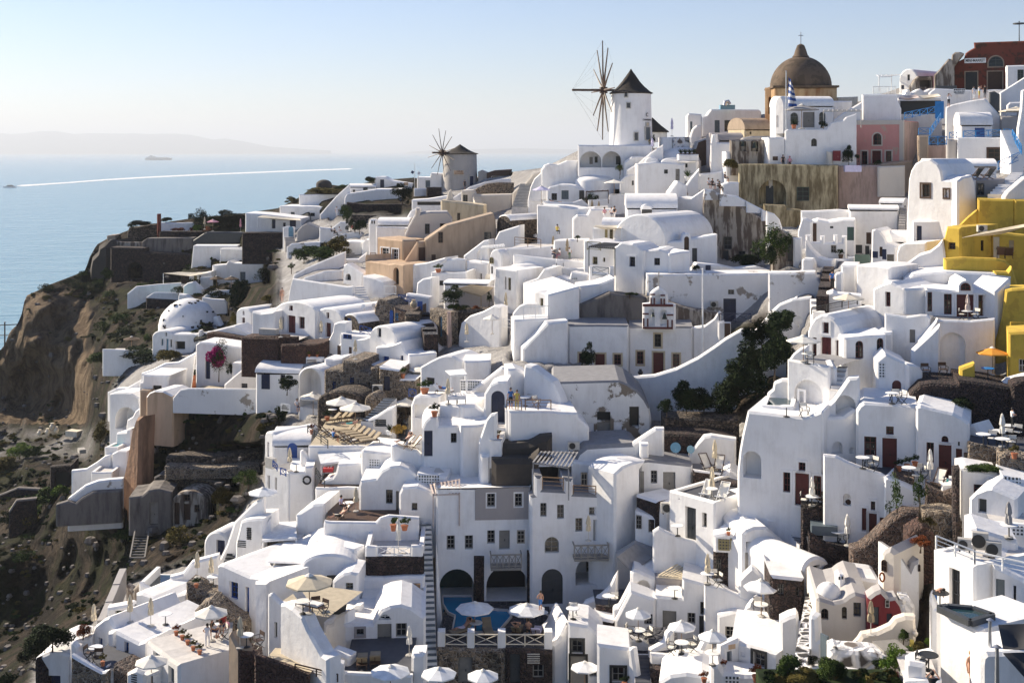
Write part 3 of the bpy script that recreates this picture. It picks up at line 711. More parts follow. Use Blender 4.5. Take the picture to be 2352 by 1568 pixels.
B(VH,'white barrel house with a single maroon door and window',525,795,('v',1370,1258),1545,143,-40,9,f='w 645 1303 672 1355 maroon; w 570 1403 605 1490 maroon; d 637 1400 688 1525 maroon')
B(TW,'white-edged sunning terrace over red-brown stone below maroon doors',-120,385,[(-120,1535),(0,1520),(385,1525)],1650,141,-10,6,'bw',par=.15,sk=.5,sides=0,fm='flt')
B(VH,'dark stone barrel house with blue door and white roof',772,950,('v',1420,1312),1500,141,-42,8,'stone',rm='w',f='d 828 1356 872 1468 blue')
B(VH,'white barrel house with single blue window above dark stone',1040,1282,('v',1520,1420),1700,134,-42,7,f='w 1115 1448 1150 1527 navy')
B('swept_wall','white sweeping buttress between barrel houses',640,830,[(640,1600),(700,1480),(712,1405),(760,1385),(830,1390)],1640,139,-30,1)
B(TH,'white terrace with blue window under stone barrel house',770,1050,[(770,1490),(1050,1520)],1640,137,-30,4,f='w 805 1505 880 1540 blue')
B(SHO,'rough stone house with tall blue door beside blue gate',1085,1265,[(1085,1250),(1120,1180),(1200,1190),(1265,1240)],1420,142,-20,4,'stonel',f='ad 1230 1280 1262 1405 blue')
B(SHO,'brown stone house with light blue window left of stone stairs',1265,1485,[(1265,1250),(1300,1265),(1400,1290),(1485,1255)],1420,140,-10,4,'stonem',f='w 1278 1310 1312 1378 sky')
B(TW,'dark stone terrace block beside stone stairs',1365,1500,1320,1430,137,0,4,'stone')
stairs('wide dark stone stairs below blue gate',1610,1525,1530,1300,130,d=132,dt=143,m='sd',tm='slate')
B(SN,'rubble stone wall with pale blue door right of stone stairs',1590,1790,[(1590,1262),(1790,1298)],1545,137,-50,1,'stonel',f='d 1680 1342 1710 1520 lblue')
B('pillar_wall','pinkish cut end of rubble wall',1752,1800,[(1752,1298),(1790,1298),(1800,1560)],1560,135,0,.6,'rose')
B(TAN,'lit tan house front with a tall arched black doorway',1000,1358,[(1000,930),(1005,775),(1012,825),(1120,840),(1215,858),(1270,850),(1358,865)],1165,162,-44,6,'tan',f='ao 1262 892 1313 1042 dark .5')
B(TAN,'upper tan house with two white framed windows',1110,1346,[(1110,612),(1346,640)],860,168,-44,4,'tan',f='w 1148 712 1222 812 white+white; w 1252 722 1308 828 white+white')
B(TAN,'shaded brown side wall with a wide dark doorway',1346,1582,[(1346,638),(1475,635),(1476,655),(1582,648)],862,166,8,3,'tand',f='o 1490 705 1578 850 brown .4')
B('tan_wall','tan stair wall rising to wide dark doorway',1366,1492,[(1366,830),(1480,655),(1492,655)],862,164.5,6,.5,'tan')
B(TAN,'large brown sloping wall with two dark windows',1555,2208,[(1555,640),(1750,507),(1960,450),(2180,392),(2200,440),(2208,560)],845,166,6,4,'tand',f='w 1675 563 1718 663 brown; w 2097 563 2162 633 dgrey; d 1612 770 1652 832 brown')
B(VH,'greyish ruined barrel house with small blue window behind brown wall',1365,1805,[(1365,600),(1400,520),(1455,420),(1470,350),(1505,350),(1510,400),(1540,390),(1600,380),(1760,378),(1805,440)],655,172,4,5,'beige',rm='grey',f='w 1552 488 1596 583 navy; w 1690 485 1760 525 brown')
B('sand_house','sandy weathered wall with narrow slit window above brown wall',1700,2096,[(1700,272),(1900,295),(2096,318)],480,182,-4,4,'sand',f='w 1848 388 1876 468 brown')
B('sand_house','lit white end of sandy slit-window wall',1690,1722,272,400,183,-50,1,'beige')
B('beige_house','beige stepped house with blue-grey shutter under curved stone wall',1885,2345,[(1885,185),(1990,178),(2010,225),(2130,222),(2345,218)],345,197,-4,4,'beige',f='w 1900 222 1945 285 greyblue; n 2158 245 2212 312 w .1')
stairs('grey steps cut into beige stepped house',2050,305,2015,215,70,d=194,dt=198,m='beige',tm='grey')
B('chimney_stack','tapered beige chimney stack above sandy wall',1745,1815,[(1745,275),(1765,190),(1790,170),(1815,275)],285,184,0,1.2,'beige')
B(VH,'long white barrel roof left of greyish ruin',1112,1400,('x',500,428),640,182,-6,5)
B(PW,'white stepped rooftop parapets in front of long barrel roof',1100,1372,[(1100,640),(1105,510),(1200,515),(1372,530)],645,178,-6,3,par=.25)
B(CHI,'square white twin-slot chimney left of long barrel roof',1035,1108,[(1035,490),(1048,450),(1102,448),(1108,490)],640,180,0,1.6,f='o 1060 460 1072 488 dark .3; o 1082 460 1094 488 dark .3')
B('gable_wall','white arched gate gable above greyish ruin',1375,1510,[(1375,500),(1390,420),(1420,370),(1480,340),(1510,350)],520,186,0,1.5,f='ao 1402 428 1436 485 dark .3')
B(FH,'small white house with blue-grey door beside stubby windmill',1478,1712,[(1478,62),(1600,62),(1605,22),(1712,28)],168,231,0,6,f='d 1557 90 1600 158 greyblue')
B(GW,'white terrace wall below stubby windmill',1450,1640,165,245,226,0,3,par=.3)
B(GW,'dark stone block with blue cloth under stubby windmill',1565,1700,155,235,224,0,2,'sd')
B('long_wall','white wall sweeping down diagonally below stubby windmill',1735,2345,[(1735,300),(1820,240),(1960,150),(2100,105),(2250,78),(2345,78)],320,208,0,.7)
B(CW,'dark curved cobbled wall below white sweeping wall',1990,2370,[(1990,195),(2030,160),(2120,120),(2240,108),(2370,112)],225,203,0,1.5,'stonel')
B(TW,'white cloth-shaded terrace wall behind sandy house',1430,1760,[(1430,270),(1570,262),(1760,232)],400,200,0,4,f='o 1480 285 1700 318 dark .8')
B('dark_house','dark low house with white window bars right of stubby windmill',2120,2351,[(2120,22),(2190,0),(2351,-10)],95,228,0,6,'brown',f='w 2160 50 2340 88 white')
B(BH,'pale wall joining stubby windmill and dark house',2040,2140,[(2040,10),(2075,-5),(2140,20)],110,229,0,4,'mill')
B(HW,'white ramp wall with blind arched niche and handrail right of tan house',1350,1640,[(1350,868),(1450,858),(1560,845),(1740,795),(1740,830),(1640,930)],1110,160,-30,3,f='an 1450 880 1503 1000 w .2')
B(TH,'white terrace with green shutters and potted plants below brown wall',1606,1935,[(1606,935),(1780,938),(1935,930)],1140,153,-12,5,par=.3,f='w 1682 1010 1722 1055 dgrey')
B('swept_wall','white curving back wall of green-shutter terrace',1690,1925,[(1690,920),(1700,860),(1760,815),(1840,805),(1925,815)],945,158,-10,.8)
B(HW,'white wall with small openings rising to pergola house',1905,2140,[(1905,780),(2090,640),(2140,632)],985,160,-20,2,f='an 2030 730 2100 830 w .3')
B(HW,'lower white wall with grey shutter beside big satellite dish',1930,2130,[(1930,830),(2130,850)],1050,157,-25,3,f='d 1962 915 1978 985 dgrey; w 2058 945 2075 1000 gw')
B('niche_wall','white planter bay with cactus below green-shutter terrace',1470,1612,[(1470,1110),(1478,1030),(1530,990),(1612,982)],1140,150,-25,2)
B(GW,'white low wall left of reed pergola',1376,1595,[(1376,1128),(1480,1140),(1595,1160)],1270,146,-20,1)
B(VH,'long narrow white barrel roof above reed pergola',1722,2135,('x',1040,1002),1100,147,-10,4)
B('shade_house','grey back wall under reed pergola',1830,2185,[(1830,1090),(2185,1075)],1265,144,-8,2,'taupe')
B(RW,'dark planted ledge under reed pergola',1790,2150,[(1790,1290),(2150,1275)],1560,137,-10,3,'stone')
B(CW,'big white rounded wall below reed pergola garden',1855,2245,[(1855,1520),(1880,1400),(1960,1330),(2080,1290),(2190,1232),(2245,1250)],1600,133,-40,1.2)
B(TOW,'tall narrow white house with louvred windows beside dish',2180,2400,[(2180,1080),(2195,890),(2400,915)],1360,141,-38,5,f='w 2165 880 2178 945 gw; w 2285 975 2300 1090 olivewood; w 2312 985 2342 1098 olivewood')
B(VH,'white barrel house with tall arched window above dish',2145,2260,('v',800,720),1060,150,-40,7,f='aw 2148 795 2185 852 olivewood; w 2163 880 2176 945 olivewood')
B(VH,'stone-fronted white barrel house at end of brown wall',2208,2345,('v',470,404),640,166,-44,6,'stone',rm='w',f='ao 2215 470 2250 560 dark .4')
B(SW,'white wall stepping down from brown sloping wall to pergola',2190,2420,[(2190,640),(2230,560),(2290,540),(2420,500)],700,163,-20,2)
T(1176,392)
B(SW,'cream yellow stepped wall beside dark striped staircase',0,275,[(0,275),(5,205),(40,170),(90,150),(150,85),(190,30),(270,5),(275,20)],300,187,0,.6,'beige')
stairs('broad dark striped staircase below cream stepped wall',70,345,150,122,150,d=180,dt=187.5,m='flt',tm='dgrey',n=16)
stairs('long white staircase curving up beside dark striped staircase',235,300,290,55,140,d=178,dt=190,tm='flt',n=18)
B(SW,'white bowed wall between two staircases',140,330,[(140,275),(165,150),(200,75),(260,20),(330,-25)],305,179,-30,.6)
B(HW,'white wall with a small railing grille above oval dome',320,690,[(320,60),(345,20),(360,0),(690,-5)],155,184,0,3)
B(TH,'white curved-gable house with round window above twin sunshades',315,665,[(315,175),(345,145),(420,128),(520,128),(575,140),(665,190)],280,172,-10,6,f='w 362 208 413 272 dgrey; d 453 182 520 264 greyblue; d 618 182 662 265 dark')
dome('domed_house','white oval dome on a round drum in upper terraces',775,190,370,45,d=174,base=1.4)
B(HW,'white house wall with dark doorway right of oval dome',680,1080,[(680,0),(860,-20),(1040,30),(1080,10)],160,183,0,3,f='w 847 0 880 30 dgrey')
B(VH,'white arched gable with one small grey window right of oval dome',985,1220,('v',130,36),200,172,-20,5,f='w 1098 92 1118 135 gw')
B(HW,'white house with dark window and grey door under agaves',1150,1590,[(1150,-60),(1330,-80),(1590,-60)],175,168,0,3,f='w 1397 -10 1433 28 dgrey; d 1503 -15 1542 90 gw')
B(TW,'white low terrace front with pergola below oval dome',700,1050,[(700,270),(890,262),(895,215),(1050,215)],340,168,0,3,par=.3,sides=0)
B('sun_terrace','white curved terrace walls in front of twin sunshades',285,705,[(285,278),(440,290),(560,290),(640,262),(705,318)],350,166,0,5,par=.5,sides=0)
B(RW,'bright white high wall below twin sunshade terrace',225,760,[(225,312),(440,325),(560,345),(760,330)],620,161,-30,4)
B(VH,'long grey-white barrel roof behind big barrel chapel',1052,1520,('x',345,208),430,152,-4,8)
B(PH,'small white arched porch with a dark opening below long barrel roof',1188,1290,('v',350,310),430,151,0,2,f='o 1192 356 1286 395 dark .5')
B(BH,'white chimney blocks between barrel roof and seated group',1440,1610,[(1440,205),(1480,150),(1520,95),(1560,110),(1610,140)],260,160,0,3)
B('gable_wall','smooth white sloping gable wall left of weathered ruin',1405,1765,[(1405,370),(1460,300),(1530,240),(1610,250),(1640,250),(1765,165)],480,154,-30,3)
B(BH,'white corner block under seated group',1720,1945,[(1720,30),(1850,20),(1945,0)],260,166,-10,3)
stairs('dark narrow stairs left of seated group',1690,235,1690,120,90,d=164,dt=170,m='grey')
B(SW,'white parapet sloping beside narrow dark stairs',1575,1722,[(1575,200),(1590,150),(1650,60),(1722,-20)],240,163,0,.6)
B(HW,'white terrace block with large white plant pot',1930,2085,[(1930,125),(1990,105),(2085,108)],240,158,-5,2)
B('ruin_house','big weathered ruin wall with barred window and flaking plaster',1750,2420,[(1750,330),(1765,220),(1900,250),(2050,310),(2200,390),(2420,520)],860,150,-12,3,'ruinw',f='w 1945 607 2020 722 dgrey; w 2080 738 2145 802 dgrey; w 2225 750 2290 812 dgrey; d 1940 735 1990 850 dgrey')
for i,(a,c,t,y)in enumerate([(1752,1905,[(1752,235),(1765,168),(1850,185),(1905,215)],262),(1905,2150,[(1905,215),(2060,230),(2150,280)],320),(2150,2290,[(2150,280),(2290,352)],380),(2290,2440,[(2290,352),(2440,435)],455)]):B('coping_wall','white coping on weathered ruin, '+('top end below seated group','second stretch','third stretch','lowest stretch beside tree')[i],a,c,t,y,d=149.3-i*.8,th=-12,L=.8,m='aged',sk=.1)
B(VH,'large smooth white barrel-vaulted house in middle of village',925,1415,('v',650,398),780,142,-38,11)
B(HW,'long white shaded side wall of large barrel-vaulted house',1415,1888,[(1415,655),(1560,645),(1575,590),(1600,572),(1635,578),(1650,625),(1888,585)],870,140,0,2,f='ad 1582 605 1628 730 brown; d 1655 712 1702 838 dgrey')
B('front_house','white house with thick window frame in front of large barrel house',938,1208,[(938,700),(960,690),(1000,655),(1080,668),(1110,668),(1150,690),(1208,735)],1150,134,-34,4,f='w 1077 792 1133 880 navy+w',rm='w')
B('front_house','white box house with small framed blue window and curved roof',1206,1450,[(1206,735),(1290,725),(1350,720),(1400,735),(1450,762)],1130,133,-20,5,f='w 1305 803 1360 868 navy+w')
B(SH_,'shaded right half of box house with a sloping roof',1450,1642,[(1450,765),(1550,745),(1642,738)],960,132.5,18,4)
B('yard_wall','blue-shaded walled yard behind long weathered wall',1640,2380,[(1640,940),(1700,850),(1900,865),(2060,900),(2250,880),(2380,920)],960,136,0,2,f='d 1778 868 1825 940 navy')
B(RW,'very long weathered white wall with navy door and air conditioner',1240,2500,[(1240,955),(1450,952),(1900,948),(2351,942),(2500,950)],1420,130,-3,4,'aged',f='d 1942 1175 2060 1398 navy; w 1985 1092 2043 1138 gw')
B('shade_house','bright white block with a lit left face and curving flat roof',333,622,[(333,1140),(480,1100),(622,1062)],1480,126,14,10)
B(HW,'lit white face with olive window and lattice screen',200,335,[(200,1110),(230,1105),(335,1140)],1370,127,-45,2,f='w 252 1172 287 1250 olivewood')
B(HW,'white link wall sagging between block and front house',620,942,[(620,1062),(800,1040),(880,1010),(942,985)],1250,129,4,4)
B('lower_house','white shaded lower wall below lattice screen',20,335,[(20,1372),(335,1355)],1830,123,6,3)
B('balcony_house','white house with green railing balcony left of front house',655,945,[(655,640),(700,635),(820,660),(945,690)],1000,139,-34,4,f='w 737 792 785 860 olivewood; w 833 800 856 838 olivewood')
B(PW,'white balcony parapet around black cross railing',705,935,[(705,880),(745,880),(748,930),(885,940),(890,880),(935,880)],1010,133.5,-10,.5)
B(TH,'white upper house with olive shutters under a canvas roof',735,1010,[(735,520),(1010,535)],660,146,-30,4,f='d 855 530 878 652 olivewood; w 900 535 928 640 olivewood; an 745 580 825 650 w .3')
B(VH,'small white barrel roof behind olive shutter house',828,1085,('x',505,430),560,150,-10,4)
B(GW,'white wall with black porthole stones under two closed parasols',560,950,[(560,450),(600,405),(690,410),(720,355),(950,350)],500,158,0,2)
B(RT,'white upper restaurant terrace with laid tables',-60,372,[(-60,715),(120,715),(372,690)],800,150,-12,10,par=.15,sides=0,fm='flt')
B('restaurant_wall','white wall with round black lamps behind restaurant',380,670,[(380,640),(500,632),(670,630)],800,152,-20,2)
B(RT,'white middle restaurant terrace with waiter and diners',10,665,[(10,770),(280,800),(665,838)],960,145,-20,7,par=.3,sides=0,fm='flt')
B(RT,'white lowest restaurant terrace with glass-topped tables',370,690,[(370,865),(530,900),(690,890)],1010,141,-20,6,par=.3,sides=0,fm='flt')
B(VH,'white house with half barrel roof and green shutter below restaurant',-70,145,('v',950,860),1120,144,-40,6,f='w 0 990 22 1092 olivewood')
B(AH,'white wall with yellow arched door below restaurant',40,110,[(40,1000),(70,960),(110,1000)],1130,141,-30,3,f='ad 52 1005 83 1115 cyellow')
B(PH,'white porch with curtain and tan back wall',100,365,[(100,1030),(230,985),(290,900),(350,900),(365,1010)],1170,138,-20,4,f='p 140 1045 262 1168 tand 1.4')
B(AH,'white wall with a low blind arch beside air vent screen',360,700,[(360,1040),(390,980),(430,970),(520,1000),(540,930),(700,960)],1060,137,-20,2,f='l 552 978 598 1000 white')
B(GW,'white swept wall below curtained porch',0,240,[(0,1310),(60,1240),(120,1212),(240,1210)],1390,128,-30,1)
B('rock_mound','bare brown rock face behind chapel roof',620,1250,[(620,1240),(760,1180),(900,1120),(1000,1140),(1250,1165)],1420,127.5,0,3,'concrete')
B('rock_mound','brown rubble slope between chapel roof and long weathered wall',1240,1890,[(1240,1165),(1430,1200),(1600,1260),(1890,1310)],1400,127.2,0,2,'ruinw')
o,fr=B('chapel','white chapel with two maroon doors, ochre frames and flat roof',515,1072,[(515,1418),(800,1416),(1072,1420)],1890,d=122,th=-2,L=7,rm='flg',f='w 615 1675 682 1772 maroon+sand; d 765 1682 853 1880 maroon+sand; w 938 1687 1002 1783 maroon+sand')
B('chapel','right half of white chapel under bell tower with a window above its door',1070,1660,[(1070,1432),(1300,1428),(1660,1432)],1875,122.4,-6,7,rm='flg',f='w 1148 1660 1208 1778 maroon+sand; d 1298 1670 1392 1872 maroon+sand; w 1478 1682 1538 1800 maroon+sand; w 1310 1500 1370 1618 dark+sand')
B(SW,'white rising side wall right of chapel roof',1655,1905,[(1655,1440),(1760,1425),(1850,1360),(1890,1300),(1905,1310)],1800,122,-20,1)
B(HW,'small dark gate wall below blue railing',1888,2010,[(1888,1385),(1950,1385),(1952,1400),(2010,1400)],1570,121,-10,1,f='d 1952 1402 2005 1560 brown')
B(CW,'long white wall sweeping down from blue railing to chapel yard',1056,2620,[(1056,1900),(1300,1880),(1500,1820),(1700,1720),(1850,1620),(1960,1540),(2100,1460),(2230,1470),(2351,1340),(2450,1260),(2620,1160)],2220,114,-14,.9,sk=1)
B(RW,'steep white house wall stepping up left of chapel',100,516,[(100,1640),(330,1400),(516,1380)],1860,121,6,2)
T(1764,392)
B('olive_house','old olive-stained house with an arch and green shutter',-275,642,[(-275,-60),(-60,-62),(640,-50)],385,158,-16,8,'olive',f='ap -85 88 168 312 olive 1.8; >d -20 140 50 305 dgrey; w 262 150 378 277 green')
B(RUW,'stained tan wall with sunlit corner right of olive house',640,1032,[(640,-45),(1032,-48)],385,158.5,-18,5,'rose')
B(RUW,'brown weathered end wall behind white two-window house',1030,1335,[(1030,-60),(1335,-90)],330,159,4,4,'tand')
B(RW,'mossy olive base wall with steps under olive house',-40,305,[(-40,312),(160,322),(170,348),(305,362)],620,152,-10,2,'olive')
B(GW,'white curved end of ruin coping beside tree',-10,132,[(-10,372),(60,395),(110,450),(132,520)],540,143,0,.6,'aged')
B('arch_wall','stone arched gateway with white right jamb behind leafy tree',28,312,[(28,600),(45,535),(90,525),(128,545),(190,600),(312,618)],850,134,-10,.8,'ruinw',f='ao 180 625 232 830 dark .4')
B('gate_pillar','white jamb of stone gateway',232,315,616,930,133.5,-10,1)
B(FH,'small white house with brown door, fretted vent and chimney',400,805,[(400,470),(460,452),(560,470),(690,450),(805,450)],670,139,-14,5,f='d 402 484 446 655 brown; ow 570 510 600 530 dark; o 727 518 790 640 green .1')
B(SW,'white buttress wall dropping beside dark stepped lane',270,402,[(270,560),(310,430),(345,440),(402,470)],780,139.5,-30,1)
B(PW,'white crenellated terrace parapet below brown door',345,726,[(345,590),(395,590),(400,655),(478,655),(478,600),(522,600),(524,660),(600,660),(602,590),(640,590),(642,660),(678,660),(680,600),(726,600)],870,134,-14,.8,f='w 578 685 628 755 gw')
B(CW,'sweeping white wall running down along dark stepped lane',340,600,[(340,640),(400,720),(470,790),(540,810),(600,812)],1040,131,-30,1)
B(GW,'white garden wall with potted pine and dark green gate',580,942,[(580,812),(730,812),(732,790),(800,790),(802,860),(935,865)],890,132,-14,.6)
B('long_house','long white house with barrel ridge below olive house',745,1200,('x',360,312),760,143,-14,5,f='d 903 568 948 675 brown; d 806 682 865 790 dgrey; d 893 690 930 790 dgrey')
B('back_wall','white back wall joining small house and long house',300,760,[(300,372),(420,372),(640,360),(760,370)],560,146,-14,2)
B(VH,'short white barrel end beside steps below brown ruin',1022,1242,('x',300,250),425,146,-26,4)
stairs('narrow grey lane steps left of two-window house',1230,520,1240,320,60,d=137,dt=147,m='grey')
B(TOW,'tall white house with rounded top and two brown windows',1268,1750,[(1268,490),(1290,80),(1310,0),(1350,-65),(1420,-105),(1490,-108),(1560,-60),(1590,0),(1605,85),(1750,92)],500,124,-48,7,f='w 1408 124 1487 240 brown+brown; w 1619 173 1662 247 brown+brown')
B(SH_,'shaded right flank of two-window house',1745,1925,[(1745,95),(1790,60),(1880,40),(1905,110),(1925,285)],500,122,20,4)
B(VH,'large white barrel roof behind two-window house',1450,2100,('x',-40,-112),120,132,-14,7)
B(CHI,'domed white chimney cowl on large barrel roof',1735,1890,[(1735,30),(1760,-20),(1810,-65),(1860,-20),(1890,20)],60,129,0,1.5)
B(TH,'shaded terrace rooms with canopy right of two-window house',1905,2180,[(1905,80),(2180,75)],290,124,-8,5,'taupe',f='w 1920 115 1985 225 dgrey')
stairs('white outside stairs beside deckchair terrace',2080,240,2300,20,120,d=120,dt=128)
B(CW,'grey-white curved parapet by outside stairs',2165,2420,[(2165,240),(2200,190),(2290,110),(2351,60),(2420,40)],330,118,-10,1)
B(YH,'big ochre-yellow block house with sunlit right face',1925,2268,[(1925,258),(2268,262)],800,118,-20,9,'yellow')
B(YH,'recessed yellow house side with door at frame edge',2262,2480,[(2262,265),(2480,262)],820,117,-20,6,'yellow')
B(YW,'yellow curved wall falling from block house',1750,1925,[(1750,500),(1820,430),(1890,370),(1925,350)],530,119,-30,1,'yellow')
B(YH,'yellow cube room with tiny dark window below block house',1608,1772,[(1608,640),(1640,512),(1772,520)],930,112,-48,7,'yellow',f='w 1655 660 1722 720 brown')
B(YH,'shaded yellow courtyard wall with sun emblem and barred window',1768,2070,[(1768,520),(1905,515),(1906,560),(2070,560)],840,113,-6,3,'yellow',f='w 1955 640 1982 738 brown')
B(YH,'yellow courtyard wall with pale doors and air conditioner',2066,2420,[(2066,560),(2420,600)],850,112,-16,2,'yellow',f='d 2070 610 2125 800 ecru; d 2215 640 2262 750 ecru')
B(YW,'long low yellow terrace wall in front of deckchair court',1620,2260,[(1620,810),(1780,798),(2100,808),(2190,830),(2240,880),(2260,930)],950,108,-14,1,'yellow',sk=2.5)
B(YW,'rounded yellow wall corner beside dark steps',2080,2290,[(2080,925),(2200,930),(2240,880),(2280,1000),(2290,1035)],1040,106,-14,1,'yellow')
B(YH,'tall smooth yellow wall beneath frame edge balcony',2090,2400,[(2090,1560),(2150,1350),(2180,1100),(2240,1085),(2400,1078)],1900,100,-20,3,'yellow')
B(VH,'white barrel house with open shutter and dark hatch beside arched gate',945,1180,[(945,860),(952,545),(985,535),(1030,560),(1070,610),(1095,665),(1180,700)],880,127,-30,5,f='d 1022 700 1052 790 brown; o 1050 722 1088 815 navy .05; o 960 742 1010 800 navy .05')
B(VH,'grey-white barrel roof behind blue-hatch house',1060,1325,('x',655,545),760,129,-14,4)
B(BH,'tall white porch house with navy door and small pediment',1322,1612,[(1322,460),(1445,458),(1612,452)],700,124,-30,5,f='d 1365 508 1412 655 navy')
B('curved_house','smooth white rounded wall beside arched dark gate',1178,1455,[(1178,760),(1200,690),(1250,662),(1455,655)],900,120,-40,4)
B('swept_wall','long white swooping wall below yellow cube room',1115,1640,[(1115,900),(1190,880),(1270,850),(1380,770),(1480,740),(1560,680),(1605,628),(1625,750),(1640,920)],1050,113,-24,1.5,'w')
B(HW,'lit white gable with dark arched plunge alcove',668,812,[(668,868),(812,872)],1165,113,-20,4,f='an 690 1005 806 1150 w 2.2')
B('gate_pillar','rounded white pillar with house number beside lane steps',608,690,[(608,960),(620,940),(660,935),(690,940)],1130,112,-20,1)
B(BH,'bright white block between alcove and maroon-window house',808,1122,[(808,862),(1000,870),(1122,890)],1290,110,-46,5)
stairs('dark stone lane steps climbing past man in blue',500,1180,560,880,110,d=106,dt=126,m='sd')
B(GW,'short white stub wall beside lane steps',308,430,[(308,820),(330,805),(410,810),(430,850)],945,124,-20,1.5)
B(HW,'weathered white end of long wall with electric box',0,510,[(0,940),(365,932),(435,930),(470,1010),(510,1060)],1340,119,-14,2,'aged')
stairs('small white steps under terrace railings',470,1330,440,1180,110,d=105,dt=110)
B(CW,'curved white wall with stub stairs above half-hidden parasol',522,860,[(522,1180),(540,1130),(600,1108),(640,1130),(860,1150)],1310,107,-14,2,f='w 862 1225 888 1280 dgrey')
B(MH,'white house with one tall maroon window and shaded right flank',962,1255,[(962,1085),(1040,1045),(1130,1018),(1180,1050),(1255,1082)],1330,104,-46,5,f='w 1076 1115 1125 1245 maroon')
B(SH_,'shaded flank wall between tall maroon window and maroon doorway',1252,1462,[(1252,1085),(1462,1075)],1330,103,8,3)
B(VH,'flat white barrel top behind tall maroon window',1130,1440,('x',1075,1010),1200,106,-8,4)
B(MH,'white house with maroon double doors and an arched fanlight',1455,2110,[(1455,1080),(1745,1105),(1770,1030),(1820,1000),(1870,1030),(1895,1105),(2090,1108),(2110,1110)],1400,102,-10,5,f='w 1465 1115 1505 1290 maroon+w; w 1616 1132 1690 1320 maroon+w; d 1732 1138 1890 1370 maroon+w; w 1932 1142 2008 1335 maroon+w; aw 1768 1030 1860 1100 maroon+w')
B('roof_slope','broad bluish white roof slab behind maroon double doors',1250,2245,[(1250,1000),(1330,950),(1640,925),(2100,945),(2245,965),(2240,1000)],1080,107,-16,6)
B(SH_,'sunlit beige-white flank of maroon doorway house',2095,2235,[(2095,1112),(2225,990),(2235,1010)],1500,101,24,3)
B(TW,'white terrace front under maroon double doors with arch below',1555,2085,[(1555,1370),(1860,1380),(2085,1358)],1720,97.5,-14,4.5,par=.25,f='ap 1580 1490 1815 1850 w 3.0',sides=0)
B(SW,'white arched flying stair wall left of maroon door terrace',1380,1560,[(1380,1568),(1480,1450),(1560,1360)],1800,97.8,-14,.8)
B(GW,'white balcony cube with planter bowl beside tall maroon window',1070,1488,[(1070,1310),(1270,1340),(1400,1322),(1460,1325),(1488,1350)],1600,99,-24,3,par=.2,f='d 1300 1460 1352 1580 gw',sides=0)
B(VH,'white barrel house with maroon square window and tall maroon door',360,712,[(360,1480),(385,1410),(430,1350),(490,1318),(545,1322),(610,1360),(660,1420),(690,1500),(712,1530)],1790,100,-42,8,f='w 502 1395 560 1490 maroon+w; w 403 1534 446 1705 maroon; d 484 1534 580 1790 maroon; w 620 1560 670 1740 maroon+w')
B(HW,'white side wall of barrel house with two arched windows',710,1150,[(710,1525),(1150,1480)],2120,99,-2,3,f='aw 806 1560 876 1725 maroon; aw 1002 1535 1065 1700 maroon')
B(CW,'white curving wall behind dark shrubs left of barrel house',-10,420,[(-10,1330),(100,1230),(220,1180),(400,1160),(420,1330)],1420,112,-14,.8)
T(0,392)
B(RUW,'rough stone corner wall crowned with bushes on headland',1165,1438,[(1165,640),(1172,560),(1185,522),(1260,520),(1438,490)],655,262,-4,8,'stone')
B(GW,'blue-white garden wall behind red flowers on headland',1440,1772,478,560,262,0,1)
B(CHI,'slim brick-red pillar with white edge on headland',1440,1466,398,625,257,0,1.2,'redbrown')
B(RW,'tan block parapet curving round cliff tip',980,1062,[(980,598),(1062,590)],640,266,0,4,'tand')
B(TW,'tan stone lookout parapet above dark cliff wall',1005,1310,[(1005,632),(1110,655),(1310,657)],712,255,-10,9,'ruinw',par=.4,sides=0)
B(RW,'long grey concrete wall on top of dark cliff wall',1300,1775,[(1300,655),(1345,622),(1775,617)],772,252,-2,3,'concrete')
B(RW,'near-black rendered wall right of grey concrete wall',1772,2240,[(1772,640),(1870,575),(1900,565),(2240,570)],695,251,-2,3,'dgrey')
B(RW,'dark stone continuation beside near-black wall',2225,2600,572,705,248,-2,3,'sd')
B(RW,'dark stone wall below pillar and garden terrace',1465,1900,[(1465,560),(1870,562),(1900,560)],640,256,0,3,'sd')
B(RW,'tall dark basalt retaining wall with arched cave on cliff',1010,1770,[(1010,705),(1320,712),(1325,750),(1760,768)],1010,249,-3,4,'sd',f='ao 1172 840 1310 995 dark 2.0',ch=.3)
B('cliff_rock','craggy rock shoulder at sea end of basalt wall',796,1015,[(796,900),(815,800),(870,745),(880,690),(940,650),(985,640),(1015,700)],985,254,-20,8,'rock',ch=1.2)
B('white_wall','tall blank white wall next to basalt retaining wall',1755,2180,[(1755,895),(1775,690),(2020,690),(2180,690)],1000,243,4,4)
B(HW,'white back wall under striped pergola',2022,2420,[(2022,718),(2351,705),(2420,705)],900,241,-4,3,f='w 2222 835 2255 858 dgrey; w 2290 830 2351 858 dgrey')
B(TH,'white house with blue-grey door below striped pergola',1948,2420,[(1948,870),(2075,862),(2085,840),(2100,828),(2145,850),(2420,858)],1030,236,-4,5,f='d 2205 930 2255 1010 greyblue')
B(PH,'small white house with canvas canopy and yellow door above pool',1660,1945,[(1660,962),(1880,940),(1945,925)],1060,234,-4,4,f='d 1780 965 1810 1035 olivewood; d 1828 962 1846 1030 brown; o 1662 962 1740 1040 sd .4')
B(GW,'slatted white roller screen beside thatched sunshades',1838,1955,[(1838,980),(1955,970)],1070,231,0,.3,f='s 1845 985 1952 1065 white')
B('pool_wall','white angled wall enclosing cliffside pool',1170,1665,[(1170,1130),(1250,1065),(1450,1045),(1665,1030)],1165,228,14,.8)
B(PP,'cliffside pool with white rim and dark wooden posts',1345,1660,[(1345,1160),(1410,1118),(1600,1120),(1660,1130)],1190,224,0,5,par=.15,fm='aqua',sides=0)
